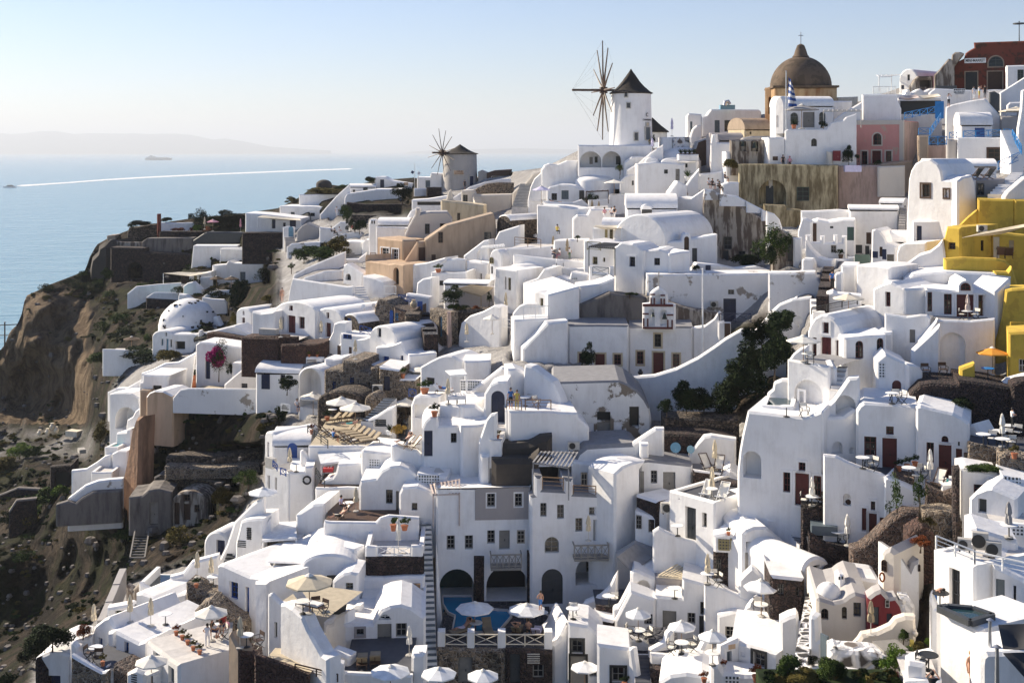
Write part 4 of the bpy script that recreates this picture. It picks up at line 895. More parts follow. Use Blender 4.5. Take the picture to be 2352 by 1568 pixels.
B(TW,'dark dry-stone wall holding cliffside pool',1340,1640,[(1340,1172),(1640,1192)],1260,223.5,0,2,'sd')
B(CW,'white zigzag wall sheltering plunge terrace',1680,1850,[(1680,1150),(1682,1060),(1720,1030),(1770,1018),(1850,1090)],1170,226,-20,1)
B(GW,'low white wall under thatched sunshades',1870,2150,[(1870,1150),(1930,1110),(2000,1098),(2150,1095)],1150,221,-8,3,par=.3,sides=0)
B(SW,'white curved wall rising beside dark stone steps',1630,2005,[(1630,1200),(1640,1130),(1700,1140),(1800,1210),(1900,1265),(2005,1300)],1340,208,-20,1)
B(CW,'rounded white parapet wrapping cliff steps',1850,2092,[(1850,1240),(1858,1165),(1960,1180),(2060,1185),(2088,1220),(2092,1262)],1320,206,10,1)
stairs('dark steps between white walls above cave dome',1850,1250,1800,1180,80,d=209,dt=215,m='sd')
stairs('narrow white steps right of cave dome',1960,1470,1930,1310,70,d=186,dt=200,tm='dgrey')
B(SW,'white wall edging narrow steps right of cave dome',1955,2040,[(1955,1345),(1985,1335),(2010,1390),(2040,1450)],1480,190,-30,.8)
o=dome('cave_house','lumpy white cave dome studded with black stones on cliff',1665,1490,560,1205,d=188,n=36)
for v in o.data.vertices:
 k_=1+.07*noise.noise(v.co*.35)+.035*noise.noise(v.co*1.1)
 v.co.x*=k_;v.co.y*=k_
k_=188/FPX/4
b=MB();random.seed(3)
for i in range(22):
 a=pi+random.random()*pi;e=random.random()*1.1+.12;r_=280*k_*(1.0)
 q=Vector((r_*cos(a)*cos(e),r_*sin(a)*cos(e),285*k_*sin(e)))
 s=.12+.24*random.random()**2
 b.box(q,(s*1.6,s,s*1.2),rz=random.random()*3)
b.obj('inset_stone','rock',o,sharp=0)['kind']='stuff'
B(VH,'small white arched house at foot of cave dome',1395,1590,('v',1530,1465),1660,184,-22,6,f='w 1518 1485 1533 1520 gw; w 1480 1545 1500 1605 lblue; d 1524 1545 1548 1655 lblue; w 1562 1550 1580 1620 gw')
B(GW,'white low wall and hearth beside arched cave house',1590,1905,[(1590,1500),(1790,1500),(1850,1485),(1905,1490)],1660,183,-10,2,f='o 1610 1568 1700 1640 dark .6')
B(CHI,'conical white chimney pot beside cave dome',1815,1860,[(1815,1505),(1825,1470),(1850,1465),(1860,1505)],1520,182,0,1.0)
B(TW,'white long pool parapet on cliff lip below thatched parasol',940,1800,[(940,1640),(1000,1640),(1240,1650),(1340,1665),(1500,1668),(1640,1660),(1800,1625)],1705,186,-2,6,par=.4,sides=0,fm='flt')
B(VH,'white two-window barrel house with wire chairs on its roof terrace',2165,2312,('v',1320,1255),1490,168,-36,7,f='w 2228 1290 2245 1325 maroon; w 2222 1350 2250 1405 maroon')
B(TW,'white parapet terrace over dark red stone beside two-window house',1905,2360,[(1905,1480),(2100,1430),(2160,1420),(2360,1535)],1545,163,-20,3)
B(RW,'dark red-brown stone wall below wire chairs terrace',1895,2420,[(1895,1490),(1950,1485),(2420,1560)],1640,161.5,-16,2,'bw')
T(0,784)
B(TH,'tall white cascade house with big archway on cliff edge',1000,1282,[(1000,480),(1050,470),(1150,468),(1200,475),(1282,520)],900,152,-22,8,f='an 1058 612 1262 800 w 2.2')
B(SW,'white stair parapet climbing cliff above archway',985,1310,[(985,465),(1060,432),(1150,430),(1310,340)],520,156,-6,1)
B(CW,'white curved inner stair wall inside cascade house',1155,1285,[(1155,790),(1165,720),(1215,690),(1240,640),(1285,605)],830,150,-20,1)
B(TH,'white lower cascade block with narrow pool and pergola frame',985,1205,[(985,970),(1062,960),(1065,840),(1155,835),(1160,805),(1205,800)],1050,147,-22,4,f='p 1075 855 1155 930 w 1.0')
B(PP,'small turquoise plunge pool on cascade house',958,1080,[(958,972),(1080,970)],1060,145,-10,2.5,par=.15,fm='aqua')
B(HW,'white lower cascade wall dropping to terrace',1025,1175,[(1025,1030),(1080,1000),(1175,1000)],1260,143.5,-20,3)
B(CW,'white sweeping wall below plunge pool',655,1028,[(655,1190),(790,1175),(880,1120),(960,1060),(1028,1035)],1260,144,10,.8,'w')
B(HW,'grey tan terrace slab beside sweeping wall',835,1030,1200,1290,141,0,4,'aged',par=.2,fm='flt')
B(CW,'white-capped retaining wall curving down over grey concrete',620,1130,[(620,1450),(700,1390),(780,1330),(900,1285),(1000,1272),(1130,1262)],1480,137,12,1,'aged')
B(RW,'grey concrete wall beneath white-capped curve',512,1120,[(512,1505),(620,1470),(690,1490),(750,1440),(850,1385),(940,1378),(1120,1370)],1640,136,12,1,'concrete',sk=.5)
B('rock_pillar','orange-lit sheer pillar of rock and render below cascade house',1092,1260,[(1092,1500),(1120,1270),(1165,1050),(1200,830),(1215,780),(1240,700),(1290,690)],1500,141,-46,1.8,'orangerock',ch=.4)
B('rendered_house','tan rendered base under white courtyard walls',1280,1370,450,690,148,-10,3,'tand')
B('rendered_house','tan rounded bastion with white cap below courtyard',1340,1590,[(1340,510),(1370,470),(1420,450),(1500,455),(1590,500)],720,144,-20,4,'tan',rm='w')
B(TH,'white house with wide grille window above tan base',1276,1545,[(1276,380),(1305,372),(1308,305),(1400,310),(1560,312),(1545,360)],450,149,-10,5,f='w 1402 405 1485 447 dgrey')
B(GW,'white stepped parapets above cliff path',1300,1750,[(1300,300),(1400,265),(1520,205),(1640,195),(1800,110)],320,155,14,1)
B('courtyard_house','white courtyard wall with navy door and magenta bougainvillea',1795,2400,[(1795,30),(1830,5),(1900,8),(2351,75),(2400,80)],345,152,-14,4,f='d 1885 165 1930 345 navy; n 1895 122 1920 155 w .3; ad 2105 205 2132 290 navy')
B(TW,'peeling white wall under bougainvillea courtyard',1585,2640,[(1585,520),(1650,445),(1720,432),(2100,435),(2640,440)],640,142,-8,9,'aged',sk=.4,par=.25,fm='fls',sides=0)
B(FH,'white house with small navy shutter right of bougainvillea',2058,2420,[(2058,395),(2240,240),(2420,150)],435,146,-8,3,f='w 2217 385 2273 428 navy')
B(BH,'white stepped block behind navy shutter house',2130,2480,[(2130,200),(2300,195),(2480,150)],330,149,-8,4)
B('hill_wall','upper low dry-stone terrace on ruined slope',1520,2420,[(1520,1070),(1700,1045),(1950,1060),(2420,1000)],1115,138.5,4,2,'stone',sk=.6)
B('hill_wall','lower low dry-stone terrace on ruined slope',1510,2400,[(1510,1150),(2000,1165),(2400,1120)],1210,136.5,4,2,'stonel',sk=.6)
B(CH,'ruined stone cave house with faded door and arched gable',1180,1580,[(1180,1435),(1300,1420),(1360,1370),(1460,1355),(1580,1385)],1690,133,6,5,'concrete',sk=1,f='d 1375 1475 1452 1680 gw')
B(CH,'earth-coloured arched cave house with small windows in slope',1575,1905,('v',1480,1375),1690,133.5,-4,4,'ruinw',sk=1,f='w 1685 1405 1745 1468 brown; d 1600 1480 1650 1680 brown; d 1690 1490 1750 1640 brown; w 1785 1500 1832 1568 brown')
B(TW,'pale-topped stone platform above arched cave house',1410,2060,[(1410,1250),(1480,1210),(2060,1290)],1440,137,-4,5,'stone',rm='concrete')
B(GW,'dark L-shaped stone walls around sunken path',455,700,[(455,1150),(640,1135),(700,1085)],1350,168,0,1,'sd',f='o 500 1200 640 1320 dark .5')
B(GW,'low dark wall with pale top in lower left field',-60,450,[(-60,1430),(155,1345),(450,1362)],1400,182,0,1,'sd',rm='concrete')
B(GW,'second low dark wall beside pale concrete pad',80,340,[(80,1568),(150,1460),(340,1440)],1600,165,20,1,'sd',rm='concrete')
T(588,784)
B(RW,'dark brown stone wall topped by white edging and flower pots',222,650,[(222,30),(520,25),(640,0),(650,0)],155,139,-10,4,'bw')
B(RW,'dark brown stone wall left of flower pot wall',-140,215,[(-140,-40),(215,-30)],90,141,-14,3,'bw')
B(VH,'long white barrel house with navy door, windows and louvre box',-5,400,('x',290,160),440,138,-10,7,f='d 52 302 128 435 navy; w 220 306 268 362 navy')
B(BH,'white louvre box on roof beside stone archway',455,622,[(455,150),(470,142),(622,145)],245,138.5,-10,3,f='s 468 165 555 228 brown')
B(AH,'deep white archway at left end of rubble stone house',385,640,('v',330,228),720,132,-30,4,f='ap 400 258 600 600 stone 2.0')
B(SHO,'long rubble stone house with blue doors and windows',625,1130,[(625,262),(720,258),(785,270),(790,175),(940,190),(950,265),(1045,285),(1050,240),(1090,230),(1130,235)],560,128,-16,6,'stonel',f='w 698 368 735 455 blue; w 860 330 902 440 blue; aw 1025 375 1050 415 dark')
B(SHO,'right end of rubble stone house with a dark blue doorway',1128,1480,[(1128,235),(1325,262),(1330,345),(1480,345)],560,126,-8,5,'stonel',f='d 1172 322 1230 450 navy',rm='w')
B(TH,'white terrace box with blue cross railing above stone house',625,800,[(625,160),(700,165),(800,150)],285,133,-14,3)
B(PH,'white flat canopy porch with one post and blue door',950,1105,[(950,200),(1105,210)],300,131,-20,3)
B(FH,'white house with blue door, blue window and curved roof edge',1095,1410,[(1095,60),(1105,45),(1200,40),(1250,30),(1330,0),(1365,90),(1410,125)],300,132,-34,6,f='d 1165 140 1222 235 blue; w 1325 130 1352 238 blue')
B(SH_,'shaded white side wall right of blue window house',1405,1662,[(1405,125),(1640,105),(1662,110)],310,130,8,3)
B(VH,'white barrel house with wide dark garage opening',728,1070,[(728,150),(735,60),(770,20),(830,-10),(1000,-30),(1070,-60)],160,137,-36,5,f='o 748 52 880 130 brown .8')
B('curved_house','smooth folded white cave roof behind single flat parasol',1505,1910,[(1505,235),(1600,180),(1680,140),(1740,125),(1800,130),(1910,185)],400,122,-26,4,f='o 1560 335 1640 395 dark .3; an 1825 178 1890 258 w .2')
B(HW,'white shaded block right of pergola sun deck',1910,2155,[(1910,180),(2155,172)],440,119,0,4)
B(SW,'white diagonal stair wall descending across block',1880,2420,[(1880,470),(1970,465),(2120,350),(2260,240),(2351,245),(2420,250)],520,113,0,1)
B('pool_wall','white pierced wall panel by pergola sun deck',1872,2080,[(1872,362),(2080,360)],480,114,-4,.5,f='l 1880 368 2060 470 white')
B(CH,'dark rubble hump roof with small white niche behind parasols',560,1010,('v',560,450),640,124,-16,4,'stone',f='n 720 560 760 620 dark .4')
B('niche_house','white-plastered arched niche in stone terrace wall',995,1135,('v',560,478),610,122,-16,2,'stonel',f='an 1010 505 1120 600 w .5')
stairs('white-edged grey stairs rising right of parasol terrace',1020,745,1240,520,120,d=116,dt=122,tm='dgrey',n=10)
B(SW,'shadowed white wall beneath grey-tread stairs',960,1270,[(960,745),(1100,690),(1200,625),(1270,600)],800,116,-6,1,f='s 1095 715 1195 780 dgrey')
B(HW,'white bench wall with striped cushions above flowerbed',1420,1690,[(1420,590),(1450,510),(1500,498),(1690,498)],820,112,-14,2,f='n 1455 590 1660 700 w .5')
B(BH,'tall white block with plunge pool on its roof',1675,1880,[(1675,565),(1880,592)],1000,107,8,6)
B(SH_,'shaded flank of plunge pool block sloping to right',1878,2205,[(1878,592),(2020,590),(2100,650),(2205,660)],960,106.5,10,6)
B('navy_house','white vaulted house with tall dark-green door and small window',1525,1890,[(1525,800),(1550,740),(1600,695),(1670,690),(1680,775),(1890,770)],1260,104,4,5,f='d 1545 818 1622 1055 navy; w 1790 840 1843 932 dgrey')
B(SH_,'blank white side wall right of dark-green door',1886,2180,[(1886,775),(2040,770),(2180,740)],1240,103.5,14,5)
B(AH,'white arched porch with black door beside couple',2090,2310,[(2090,650),(2095,480),(2150,400),(2220,370),(2310,365)],760,106,-6,3,f='ad 2160 455 2285 745 navy')
stairs('small white stairs below black arched door',2200,940,2260,760,110,d=101,dt=105,tm='flt')
B(CW,'white curved banister wall of small stairs',2040,2205,[(2040,930),(2110,720),(2150,670),(2205,660)],960,101.5,-14,.6)
B(VH,'white barrel house with round-topped blue door and blue slit window',75,160,('v',870,825),1170,116,-46,5,f='w 100 925 120 1055 blue')
B(VH,'bluish barrel roof with blue round-topped door on lower left',155,500,('x',955,800),1195,114.5,6,6,f='ad 290 930 378 1140 blue')
B(TH,'white terrace front with blue railings below blue arched door',78,300,[(78,1080),(120,1090),(160,1150),(230,1195),(300,1200)],1520,110,-40,4,par=.1,f='d 105 1230 128 1410 greyblue; w 172 1250 192 1390 greyblue',sides=0)
B(TW,'white block with black wreath ring below blue railings',296,535,[(296,1200),(440,1198),(450,1150),(535,1140)],1500,109,6,5)
B(SW,'white sloping gable wall right of blue arched door',398,535,[(398,1010),(420,1005),(535,1130)],1200,111,-10,.6)
B('restaurant_wall','white stepped wall hiding slatted pergola restaurant',540,985,[(540,1360),(640,1270),(700,1255),(730,1210),(750,1130),(985,1115)],1480,107,-2,2)
B('curved_house','white house with tall lattice window and domed roof',960,1280,[(960,1010),(985,1000),(1250,1030),(1280,1120)],1500,106,-10,5,f='l 1040 1088 1138 1260 white')
B(CW,'white rounded deck parapet holding two wooden deckchairs',1250,1700,[(1250,960),(1290,945),(1400,985),(1480,1000),(1600,1110),(1680,1210),(1700,1230)],1260,104,10,1)
B(VH,'broad white half-round roof house with grey window',945,1480,[(945,1330),(960,1280),(1100,1260),(1150,1190),(1230,1150),(1320,1140),(1400,1170),(1480,1240)],1620,102,0,6,f='w 1193 1360 1255 1490 dgrey; d 1285 1372 1312 1568 gw')
B(FH,'small white house with lumpy roof and dark window',1312,1660,[(1312,1400),(1340,1340),(1480,1330),(1600,1380),(1640,1420),(1660,1430)],1640,100,-4,5,f='w 1430 1482 1482 1550 dgrey')
B(BH,'white box with pierced lattice screen above lumpy roof',1478,1755,[(1478,1210),(1755,1240)],1400,101.5,-4,3,f='l 1492 1232 1690 1350 white')
stairs('brown-shadowed stairs behind lattice screen box',1690,1215,1545,1060,90,d=102.5,dt=107,tm='flt')
B(CW,'bright swooping white wall left of dark boulders',1905,2190,[(1905,1230),(1915,1080),(1980,985),(2050,940),(2110,935),(2190,950)],1300,104,-30,3)
B(CHI,'plain square white chimney on hotel roof',2060,2152,1045,1215,101,0,1.5)
T(1176,784)
B(RW,'wide white shaded wall under couple terrace',-30,710,[(-30,640),(360,640),(450,650),(600,655),(610,700),(710,790)],1010,103,4,5)
B(TW,'white couple terrace floor behind twig railing',-60,445,632,700,103.5,4,5,par=.08,sides=0,fm='flt')
B(SW,'bright white curved wall with stairs right of couple',100,450,[(100,330),(110,215),(180,230),(260,290),(370,370),(440,520),(450,560)],640,107.5,-30,1.2)
stairs('white steps between couple and curved wall',175,560,205,380,90,d=107,dt=111,tm='flg')
B(BH,'white block beside steps above couple',-40,135,[(-40,255),(30,250),(135,290)],520,109,6,3)
B('old_house','flaking white cistern house with rounded end and black openings',362,1280,[(362,400),(380,375),(980,358),(1060,390),(1150,450),(1220,530),(1265,610),(1280,700)],1000,108,-2,8,'old',rm='flg',f='d 782 740 905 940 gw; ow 782 645 905 728 dark .6; o 1078 598 1168 785 dark .8; ow 935 738 1008 850 cwhite .05; ow 690 745 752 850 cwhite .05')
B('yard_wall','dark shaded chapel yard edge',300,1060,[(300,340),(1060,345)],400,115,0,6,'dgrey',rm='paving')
B(RW,'dark rubble wall above two satellite dishes',1385,2090,[(1385,700),(1700,710),(2090,715)],880,106,-4,3,'stone')
B(RW,'lower dark stone wall behind two satellite dishes',1370,2060,[(1370,850),(1800,860),(2060,900)],1080,103,-4,3,'sd')
B(SW,'white triangular wall left of satellite dishes',1105,1398,[(1105,940),(1270,830),(1320,800),(1398,800)],1060,101.5,-4,.8)
B('boulder_wall','near-black volcanic rock beneath couple terrace',-160,370,[(-160,940),(0,945),(150,935),(200,915),(260,880),(370,872)],1080,101.5,0,3,'rock',ch=.4)
B('boulder_wall','lower near-black volcanic rock above hotel roof',-190,250,[(-190,1085),(0,1080),(150,1085),(250,1010)],1230,100,0,3,'rock',ch=.4)
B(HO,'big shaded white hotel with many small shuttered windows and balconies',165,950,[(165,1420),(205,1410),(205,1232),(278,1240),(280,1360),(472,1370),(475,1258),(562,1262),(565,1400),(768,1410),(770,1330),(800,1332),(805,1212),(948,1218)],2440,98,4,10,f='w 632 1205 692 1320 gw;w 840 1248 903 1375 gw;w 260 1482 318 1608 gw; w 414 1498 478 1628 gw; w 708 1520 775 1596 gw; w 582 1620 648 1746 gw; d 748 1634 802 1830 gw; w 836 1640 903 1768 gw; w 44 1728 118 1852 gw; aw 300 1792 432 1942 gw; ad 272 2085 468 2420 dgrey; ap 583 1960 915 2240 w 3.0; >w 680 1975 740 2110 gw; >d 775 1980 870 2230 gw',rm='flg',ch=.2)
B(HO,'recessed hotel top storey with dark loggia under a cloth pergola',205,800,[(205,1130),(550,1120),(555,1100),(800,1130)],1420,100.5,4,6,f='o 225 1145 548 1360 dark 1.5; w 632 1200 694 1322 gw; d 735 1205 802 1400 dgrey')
B(HO,'smooth grey rounded hotel roof with black cat',553,1250,[(553,1110),(600,1020),(680,960),(900,945),(1120,935),(1180,960),(1240,1050),(1250,1085)],1230,101.5,4,5,'w',rm='flg',ch=.3)
o,_f=B('hotel','left hotel block with taupe panel and arched pool cave',-700,168,('x',1338,1222),2460,d=99,th=4,L=10,f='w -230 1395 -155 1520 gw; w 25 1395 95 1518 gw; w -600 1780 -526 1910 gw; w -434 1778 -358 1908 gw; w -228 1732 -157 1856 gw; d -118 1732 -20 1910 gw; ao -666 2085 -350 2420 green 4.0; ao -236 2050 145 2380 dark 3.0',rm='w')  # both caves end in dark-coloured sheets that paint their inner shade
o_=o
f_=_f;a_,c_=f_.uv(-340,1640),f_.uv(162,1340)
w1,w2=f_.uv(-230,1520),f_.uv(-155,1395);w3,w4=f_.uv(25,1518),f_.uv(95,1395)
b=MB()
for(u0,u1,v0,v1)in((a_.x,c_.x,a_.y,w1.y-.1),(a_.x,c_.x,w2.y+.1,c_.y),(a_.x,w1.x-.1,w1.y-.1,w2.y+.1),(w2.x+.1,w3.x-.1,w1.y-.1,w2.y+.1),(w4.x+.1,c_.x,w1.y-.1,w2.y+.1)):
 b.box(((u0+u1)/2,-.015,(v0+v1)/2),(u1-u0,.04,v1-v0))
b.obj('painted_panel','taupe',o_,sharp=0)
for(x0,x1,y0,y1,nm)in((146,244,1950,2440,'a'),(486,556,1985,2440,'b'),(-350,-255,1972,2440,'c')):
 B('stone_pier',{'a':'dark stone pier right of hotel dining cave','b':'dark stone pier beside arched hotel porch','c':'dark stone pier between pool cave and dining cave'}[nm],x0,x1,y0,y1,98.0 if nm!='c' else 98.8,4,1.0,'sd',sk=.3)
B(SH_,'warm shaded flank of hotel turning away',946,1180,[(946,1218),(1020,1150),(1120,1110),(1235,1090),(1180,1180)],2200,97.5,40,3)
B('annex_house','hotel annex with two grey doors and a paned window',1175,1660,[(1175,1180),(1180,1100),(1250,1090),(1660,1135)],1480,99.5,-2,6,rm='flg',f='d 1178 1190 1212 1400 gw; w 1275 1185 1335 1303 gw; d 1388 1198 1502 1400 gw')
B(CHI,'square white hotel chimney with dark cap',1180,1258,945,1090,100.4,0,1.2)
B('swept_wall','white swooping wall beside two deckchairs',1582,2060,[(1582,1130),(1620,1050),(1700,940),(1760,875),(1830,865),(2060,900)],1200,102,-10,1)
B(TW,'dark stone terrace with white coping holding two deckchairs',1665,1925,[(1665,1180),(1925,1215)],1360,98.5,0,6,'sd',par=.12,sides=0,rm='w')
B(BH,'white corner block right of deckchair terrace',1922,2085,[(1922,1215),(2005,1175),(2085,1235)],1340,98.8,-10,3)
B(RW,'curved dark stone wall below arched alcove',1905,2420,[(1905,1290),(2000,1300),(2200,1310),(2351,1350),(2420,1400)],1500,95.5,-18,1,'sd')
B(TH,'white house with big sun terrace and two white loungers',1440,1862,[(1440,1368),(1862,1478)],1800,92.5,-22,7,par=.2,fm='paving',f='w 1530 1440 1540 1450 dark; d 1592 1535 1690 1830 dgrey; w 1745 1578 1790 1700 gw; w 1140 1590 1150 1600 dark')
B(SH_,'lit lower flank of lounger terrace with a lamp',1850,2260,[(1850,1478),(2230,1400),(2260,1420)],1790,93,22,2)
B('planter_house','dark stone planter block with white coping left of lounger terrace',1132,1335,[(1132,1405),(1335,1470)],1620,96.5,-14,3,'sd',rm='w')
B(SH_,'white wall with paned windows below dark stone planter',1130,1440,[(1130,1560),(1330,1620),(1345,1480),(1440,1470)],1900,95.8,-14,2,f='w 1140 1596 1192 1715 gw; w 1252 1636 1308 1752 gw')
T(1764,784)
B(TW,'lit white terrace box with archway below tall maroon door',175,560,[(175,165),(560,232)],700,93.5,-40,6,par=.15,f='ap 238 370 502 690 w 2.4; >w 420 418 462 575 maroon+w',sides=0)
B(SW,'short white end wall of terrace box',556,635,[(556,232),(600,225),(635,250)],640,93,-10,3)
B(CW,'white curved balcony parapet left of tall maroon door',190,360,[(190,165),(230,110),(300,55),(360,40)],230,97,-30,.6)
stairs('white stairs between terrace box and tall house',610,480,690,230,90,d=91.5,dt=96,tm='flt')
B(SW,'broad white flying banister with oval gap',345,845,[(345,700),(490,640),(600,540),(740,340),(835,330),(845,400)],1010,90.5,-16,1.0,f='an 620 500 805 705 w 1.6')
B(CW,'white S-shaped wall behind square hot tub',-10,240,[(-10,480),(40,440),(50,380),(120,350),(180,350),(240,440)],640,95.5,-20,.8)
B(PP,'square hot tub with white rim beside archway',-60,235,[(-60,590),(235,600)],690,91.5,-16,4,par=.12,fm='tub')
B(TOW,'tall white house front with arched alcove and maroon doors',-285,510,[(-285,1190),(-265,1000),(-240,860),(-190,640),(0,660),(340,700),(490,640),(510,650)],1510,89.5,-24,6,f='an -230 1015 -62 1245 dark 1.2; w 280 1112 345 1185 maroon+w; w 138 1203 205 1380 maroon+w; d 248 1215 378 1500 maroon+w; w 424 1236 490 1415 maroon+w')
B(HW,'sunlit flank with two blind niches between two maroon houses',505,830,[(505,700),(600,700),(700,690),(800,620),(830,640)],1050,89.8,8,3,f='an 588 918 685 1035 w .5; an 748 968 798 1028 w .5')
B(MH,'white house with square window over a wide maroon door',808,1372,[(808,640),(840,590),(880,562),(1372,590)],1230,88.5,-16,6,f='w 1085 780 1155 855 maroon+w; w 884 875 996 1050 maroon+w; d 1050 890 1185 1175 maroon+w')
B(MH,'white house with arched fanlight over rightmost maroon doors',1355,1850,[(1355,600),(1400,588),(1480,610),(1700,660),(1780,700),(1850,755)],1290,86.5,-22,6,f='aw 1594 868 1657 925 maroon+w; w 1456 928 1524 1110 maroon+w; d 1568 950 1686 1255 maroon+w; d 1726 985 1783 1170 maroon+w; w 1800 1020 1832 1145 maroon; ow 1745 920 1762 958 dark')
B(SH_,'bright white rounded shoulder at end of fanlight house',1820,1975,[(1820,820),(1830,770),(1895,750),(1940,830),(1975,900)],960,87.5,-50,2)
B(TW,'long white terrace front curving below maroon doors with urn niche',505,1110,[(505,1040),(620,1052),(740,1110),(900,1170),(1040,1215),(1110,1260)],1815,85.5,-20,5,par=.2,fm='paving',f='an 690 1400 762 1505 w .6; d 862 1530 905 1738 maroon+w; d 925 1580 1000 1805 maroon+w; w 944 1468 985 1548 maroon+w; d 1028 1618 1070 1770 maroon',sides=0)
B(TW,'sunlit white wall continuing behind climbing shrubs',1060,1520,[(1060,1250),(1100,1245),(1250,1310),(1400,1390),(1500,1420),(1520,1450)],1800,83.5,-30,3,f='w 1218 1512 1292 1620 maroon+w')
B('tall_house','white terrace house with arched maroon windows behind umbrella balcony',700,1090,[(700,-30),(1090,-60)],600,97,-4,4,f='aw 804 -5 876 155 maroon; aw 1000 -30 1062 132 maroon')
B(BH,'white curved stair block with lattice hatch and arched maroon door',995,1285,[(995,180),(1080,110),(1280,205),(1285,220)],570,94,-10,4,f='l 1018 192 1080 330 white; ad 1140 358 1226 545 maroon')
B(SH_,'rounded shaded end of curved stair block',1280,1430,[(1280,205),(1350,210),(1400,235),(1430,280)],560,93.5,10,4)
B(AH,'white flying stair arch over chairs',1308,1580,[(1308,205),(1318,90),(1480,-60),(1580,-150)],330,96.2,-16,1,f='an 1368 25 1545 320 w 1.6')
B(GW,'white pool edge below arched terrace',1490,1745,[(1490,390),(1745,408)],420,93,-10,4,par=.1,fm='tub')
B(RW,'large dark stone wall with steps under yellow parasol',1275,2260,[(1275,560),(1310,480),(1400,400),(1500,385),(1740,400),(1745,355),(1900,370),(2100,400),(2260,430)],900,90.5,-14,5,'sd')
B(GW,'dark stone wall at frame edge above waiter with towels',2240,2440,[(2240,400),(2300,370),(2440,360)],780,89,-14,2,'sd')
B(CW,'yellow-white rounded wall by orange parasol',1765,2260,[(1765,250),(1830,225),(1900,200),(1905,330),(2100,370),(2260,400)],430,92,-14,1,'yellow',sk=1)
B(YH,'yellow house corner with white-framed window at frame edge',2205,2420,[(2205,-80),(2420,-90)],360,93,-20,4,'yellow',f='w 2305 165 2370 280 cwhite')
B(CW,'bright white curved wall corner below yellow house',2140,2420,[(2140,400),(2200,350),(2351,310),(2420,300)],430,91,-14,1,sk=1)
B(TW,'breakfast terrace on a pale-mortared stone wall',1835,2420,[(1835,925),(2120,985),(2351,1040),(2420,1050)],1180,82,-20,6,'stonel',par=.1,fm='paving',sides=0)
B(SN,'pale-mortared stone wall with terracotta plant jar',2105,2420,[(2105,1060),(2180,1035),(2420,1090)],1350,79.5,-20,2,'stonel')
B(BH,'white wall under a planted bed with a wide dark maroon window',1760,2115,[(1760,1175),(1830,1165),(2115,1215)],1500,79,-14,3,f='w 1890 1318 2038 1400 maroon')
B('stone_pier','dark stone pier with pale cap left of planted bed',1702,1765,[(1702,1175),(1765,1165)],1560,78.5,-14,1,'sd')
B(FH,'white house with pale roof vault and square window at lower right',1845,2290,[(1845,1440),(1900,1385),(2000,1345),(2060,1340),(2290,1440)],1760,75,-34,5,f='o 1930 1450 2008 1568 dgrey .4')
B(BH,'white block with lattice box beside square window house',2155,2420,[(2155,1230),(2330,1270),(2420,1290)],1620,77,-14,3,f='l 2165 1250 2320 1335 white')
B(RW,'low stone seat walls in front of rightmost maroon doors',1150,1340,[(1150,1195),(1190,1240),(1340,1270)],1330,84.2,-20,2,'stonem')
B(CW,'stone-based hot tub beside white lounger',1440,1705,[(1440,1330),(1600,1390),(1705,1350)],1480,82,-20,2,'stonem')
B(PP,'white rounded hot tub rim on a stone base',1588,1705,[(1588,1310),(1705,1300)],1345,82.3,-20,2,par=.12,fm='aqua')
T(588,784)
B('sun_terrace','wide paved sun terrace with cream parasols and wooden loungers',480,1190,[(480,962),(1190,962)],1130,111,0,14,par=.04,fm='fls',sides=0)
B('dining_deck','small dark restaurant deck under slatted white roof',545,985,[(545,1345),(985,1345)],1480,105.5,0,5,par=.05,fm='brown',sides=0)
T(0,1176)
B(SW,'tall white banister wall of steep dark stair',1995,2420,[(1995,470),(2080,300),(2150,90),(2180,60),(2300,-60),(2420,-140)],480,101,-6,.7)
B(SW,'inner white banister wall of steep dark stair',2130,2480,[(2130,450),(2165,390),(2175,290),(2250,80),(2360,140),(2480,60)],470,100.4,-6,.7)
stairs('steep dark stair running up between two white banisters',2095,465,2280,-20,80,d=100,dt=108,m='dgrey',n=15)
B(BH,'white stair house with louvred openings and a flower box',2160,2420,[(2160,290),(2210,85),(2260,70),(2351,60),(2420,60)],420,99.8,-14,3,f='s 2185 258 2260 320 dgrey; s 2268 140 2310 250 dgrey')
B(CH,'white plastered cave mouth with blue door in earth bank',1870,2100,('v',310,175),420,108,-20,3,f='d 1988 260 2065 395 navy')
B(TW,'white stepped parapet behind two folded cream parasols',1560,2020,[(1560,600),(1680,570),(1760,465),(1800,450),(2010,395),(2020,480)],640,98.5,8,.8)
B(FH,'broad white lit house with blue window and blue door',1990,2560,[(1990,500),(2010,478),(2050,482),(2290,590),(2560,610)],980,92,-34,8,f='w 2108 650 2186 785 blue; d 2252 690 2288 932 blue',rm='w')
B('pool_house','white and grey box with a dark plunge pool on its roof',1275,1640,[(1275,650),(1395,710),(1640,650)],830,98,-4,4,par=.2,fm='tub')
B(FH,'lit white block under dark plunge pool with blue cross rail',1240,1490,[(1240,745),(1300,740),(1400,775),(1490,830)],960,95,-30,4,rm='w')
B(SN,'curved rubble wall below white dining terrace',1705,2010,[(1705,650),(1800,690),(1870,745),(2010,765)],900,93,-8,2,'stonel')
B(CW,'white-capped round planter beside rubble wall',1620,1720,[(1620,760),(1700,740),(1720,740)],880,94,-20,1.5)
B(TH,'dark roof terrace with white walls and folded parasol',1180,1640,[(1180,1000),(1250,945),(1640,865)],1080,92.5,12,5,par=.5,fm='paving',sides=0)
B('gate_wall','white gateway with tree seen through it at terrace edge',982,1240,[(982,885),(1210,845),(1240,860)],1010,97,6,1,f='o 1060 900 1150 990 ld .4')
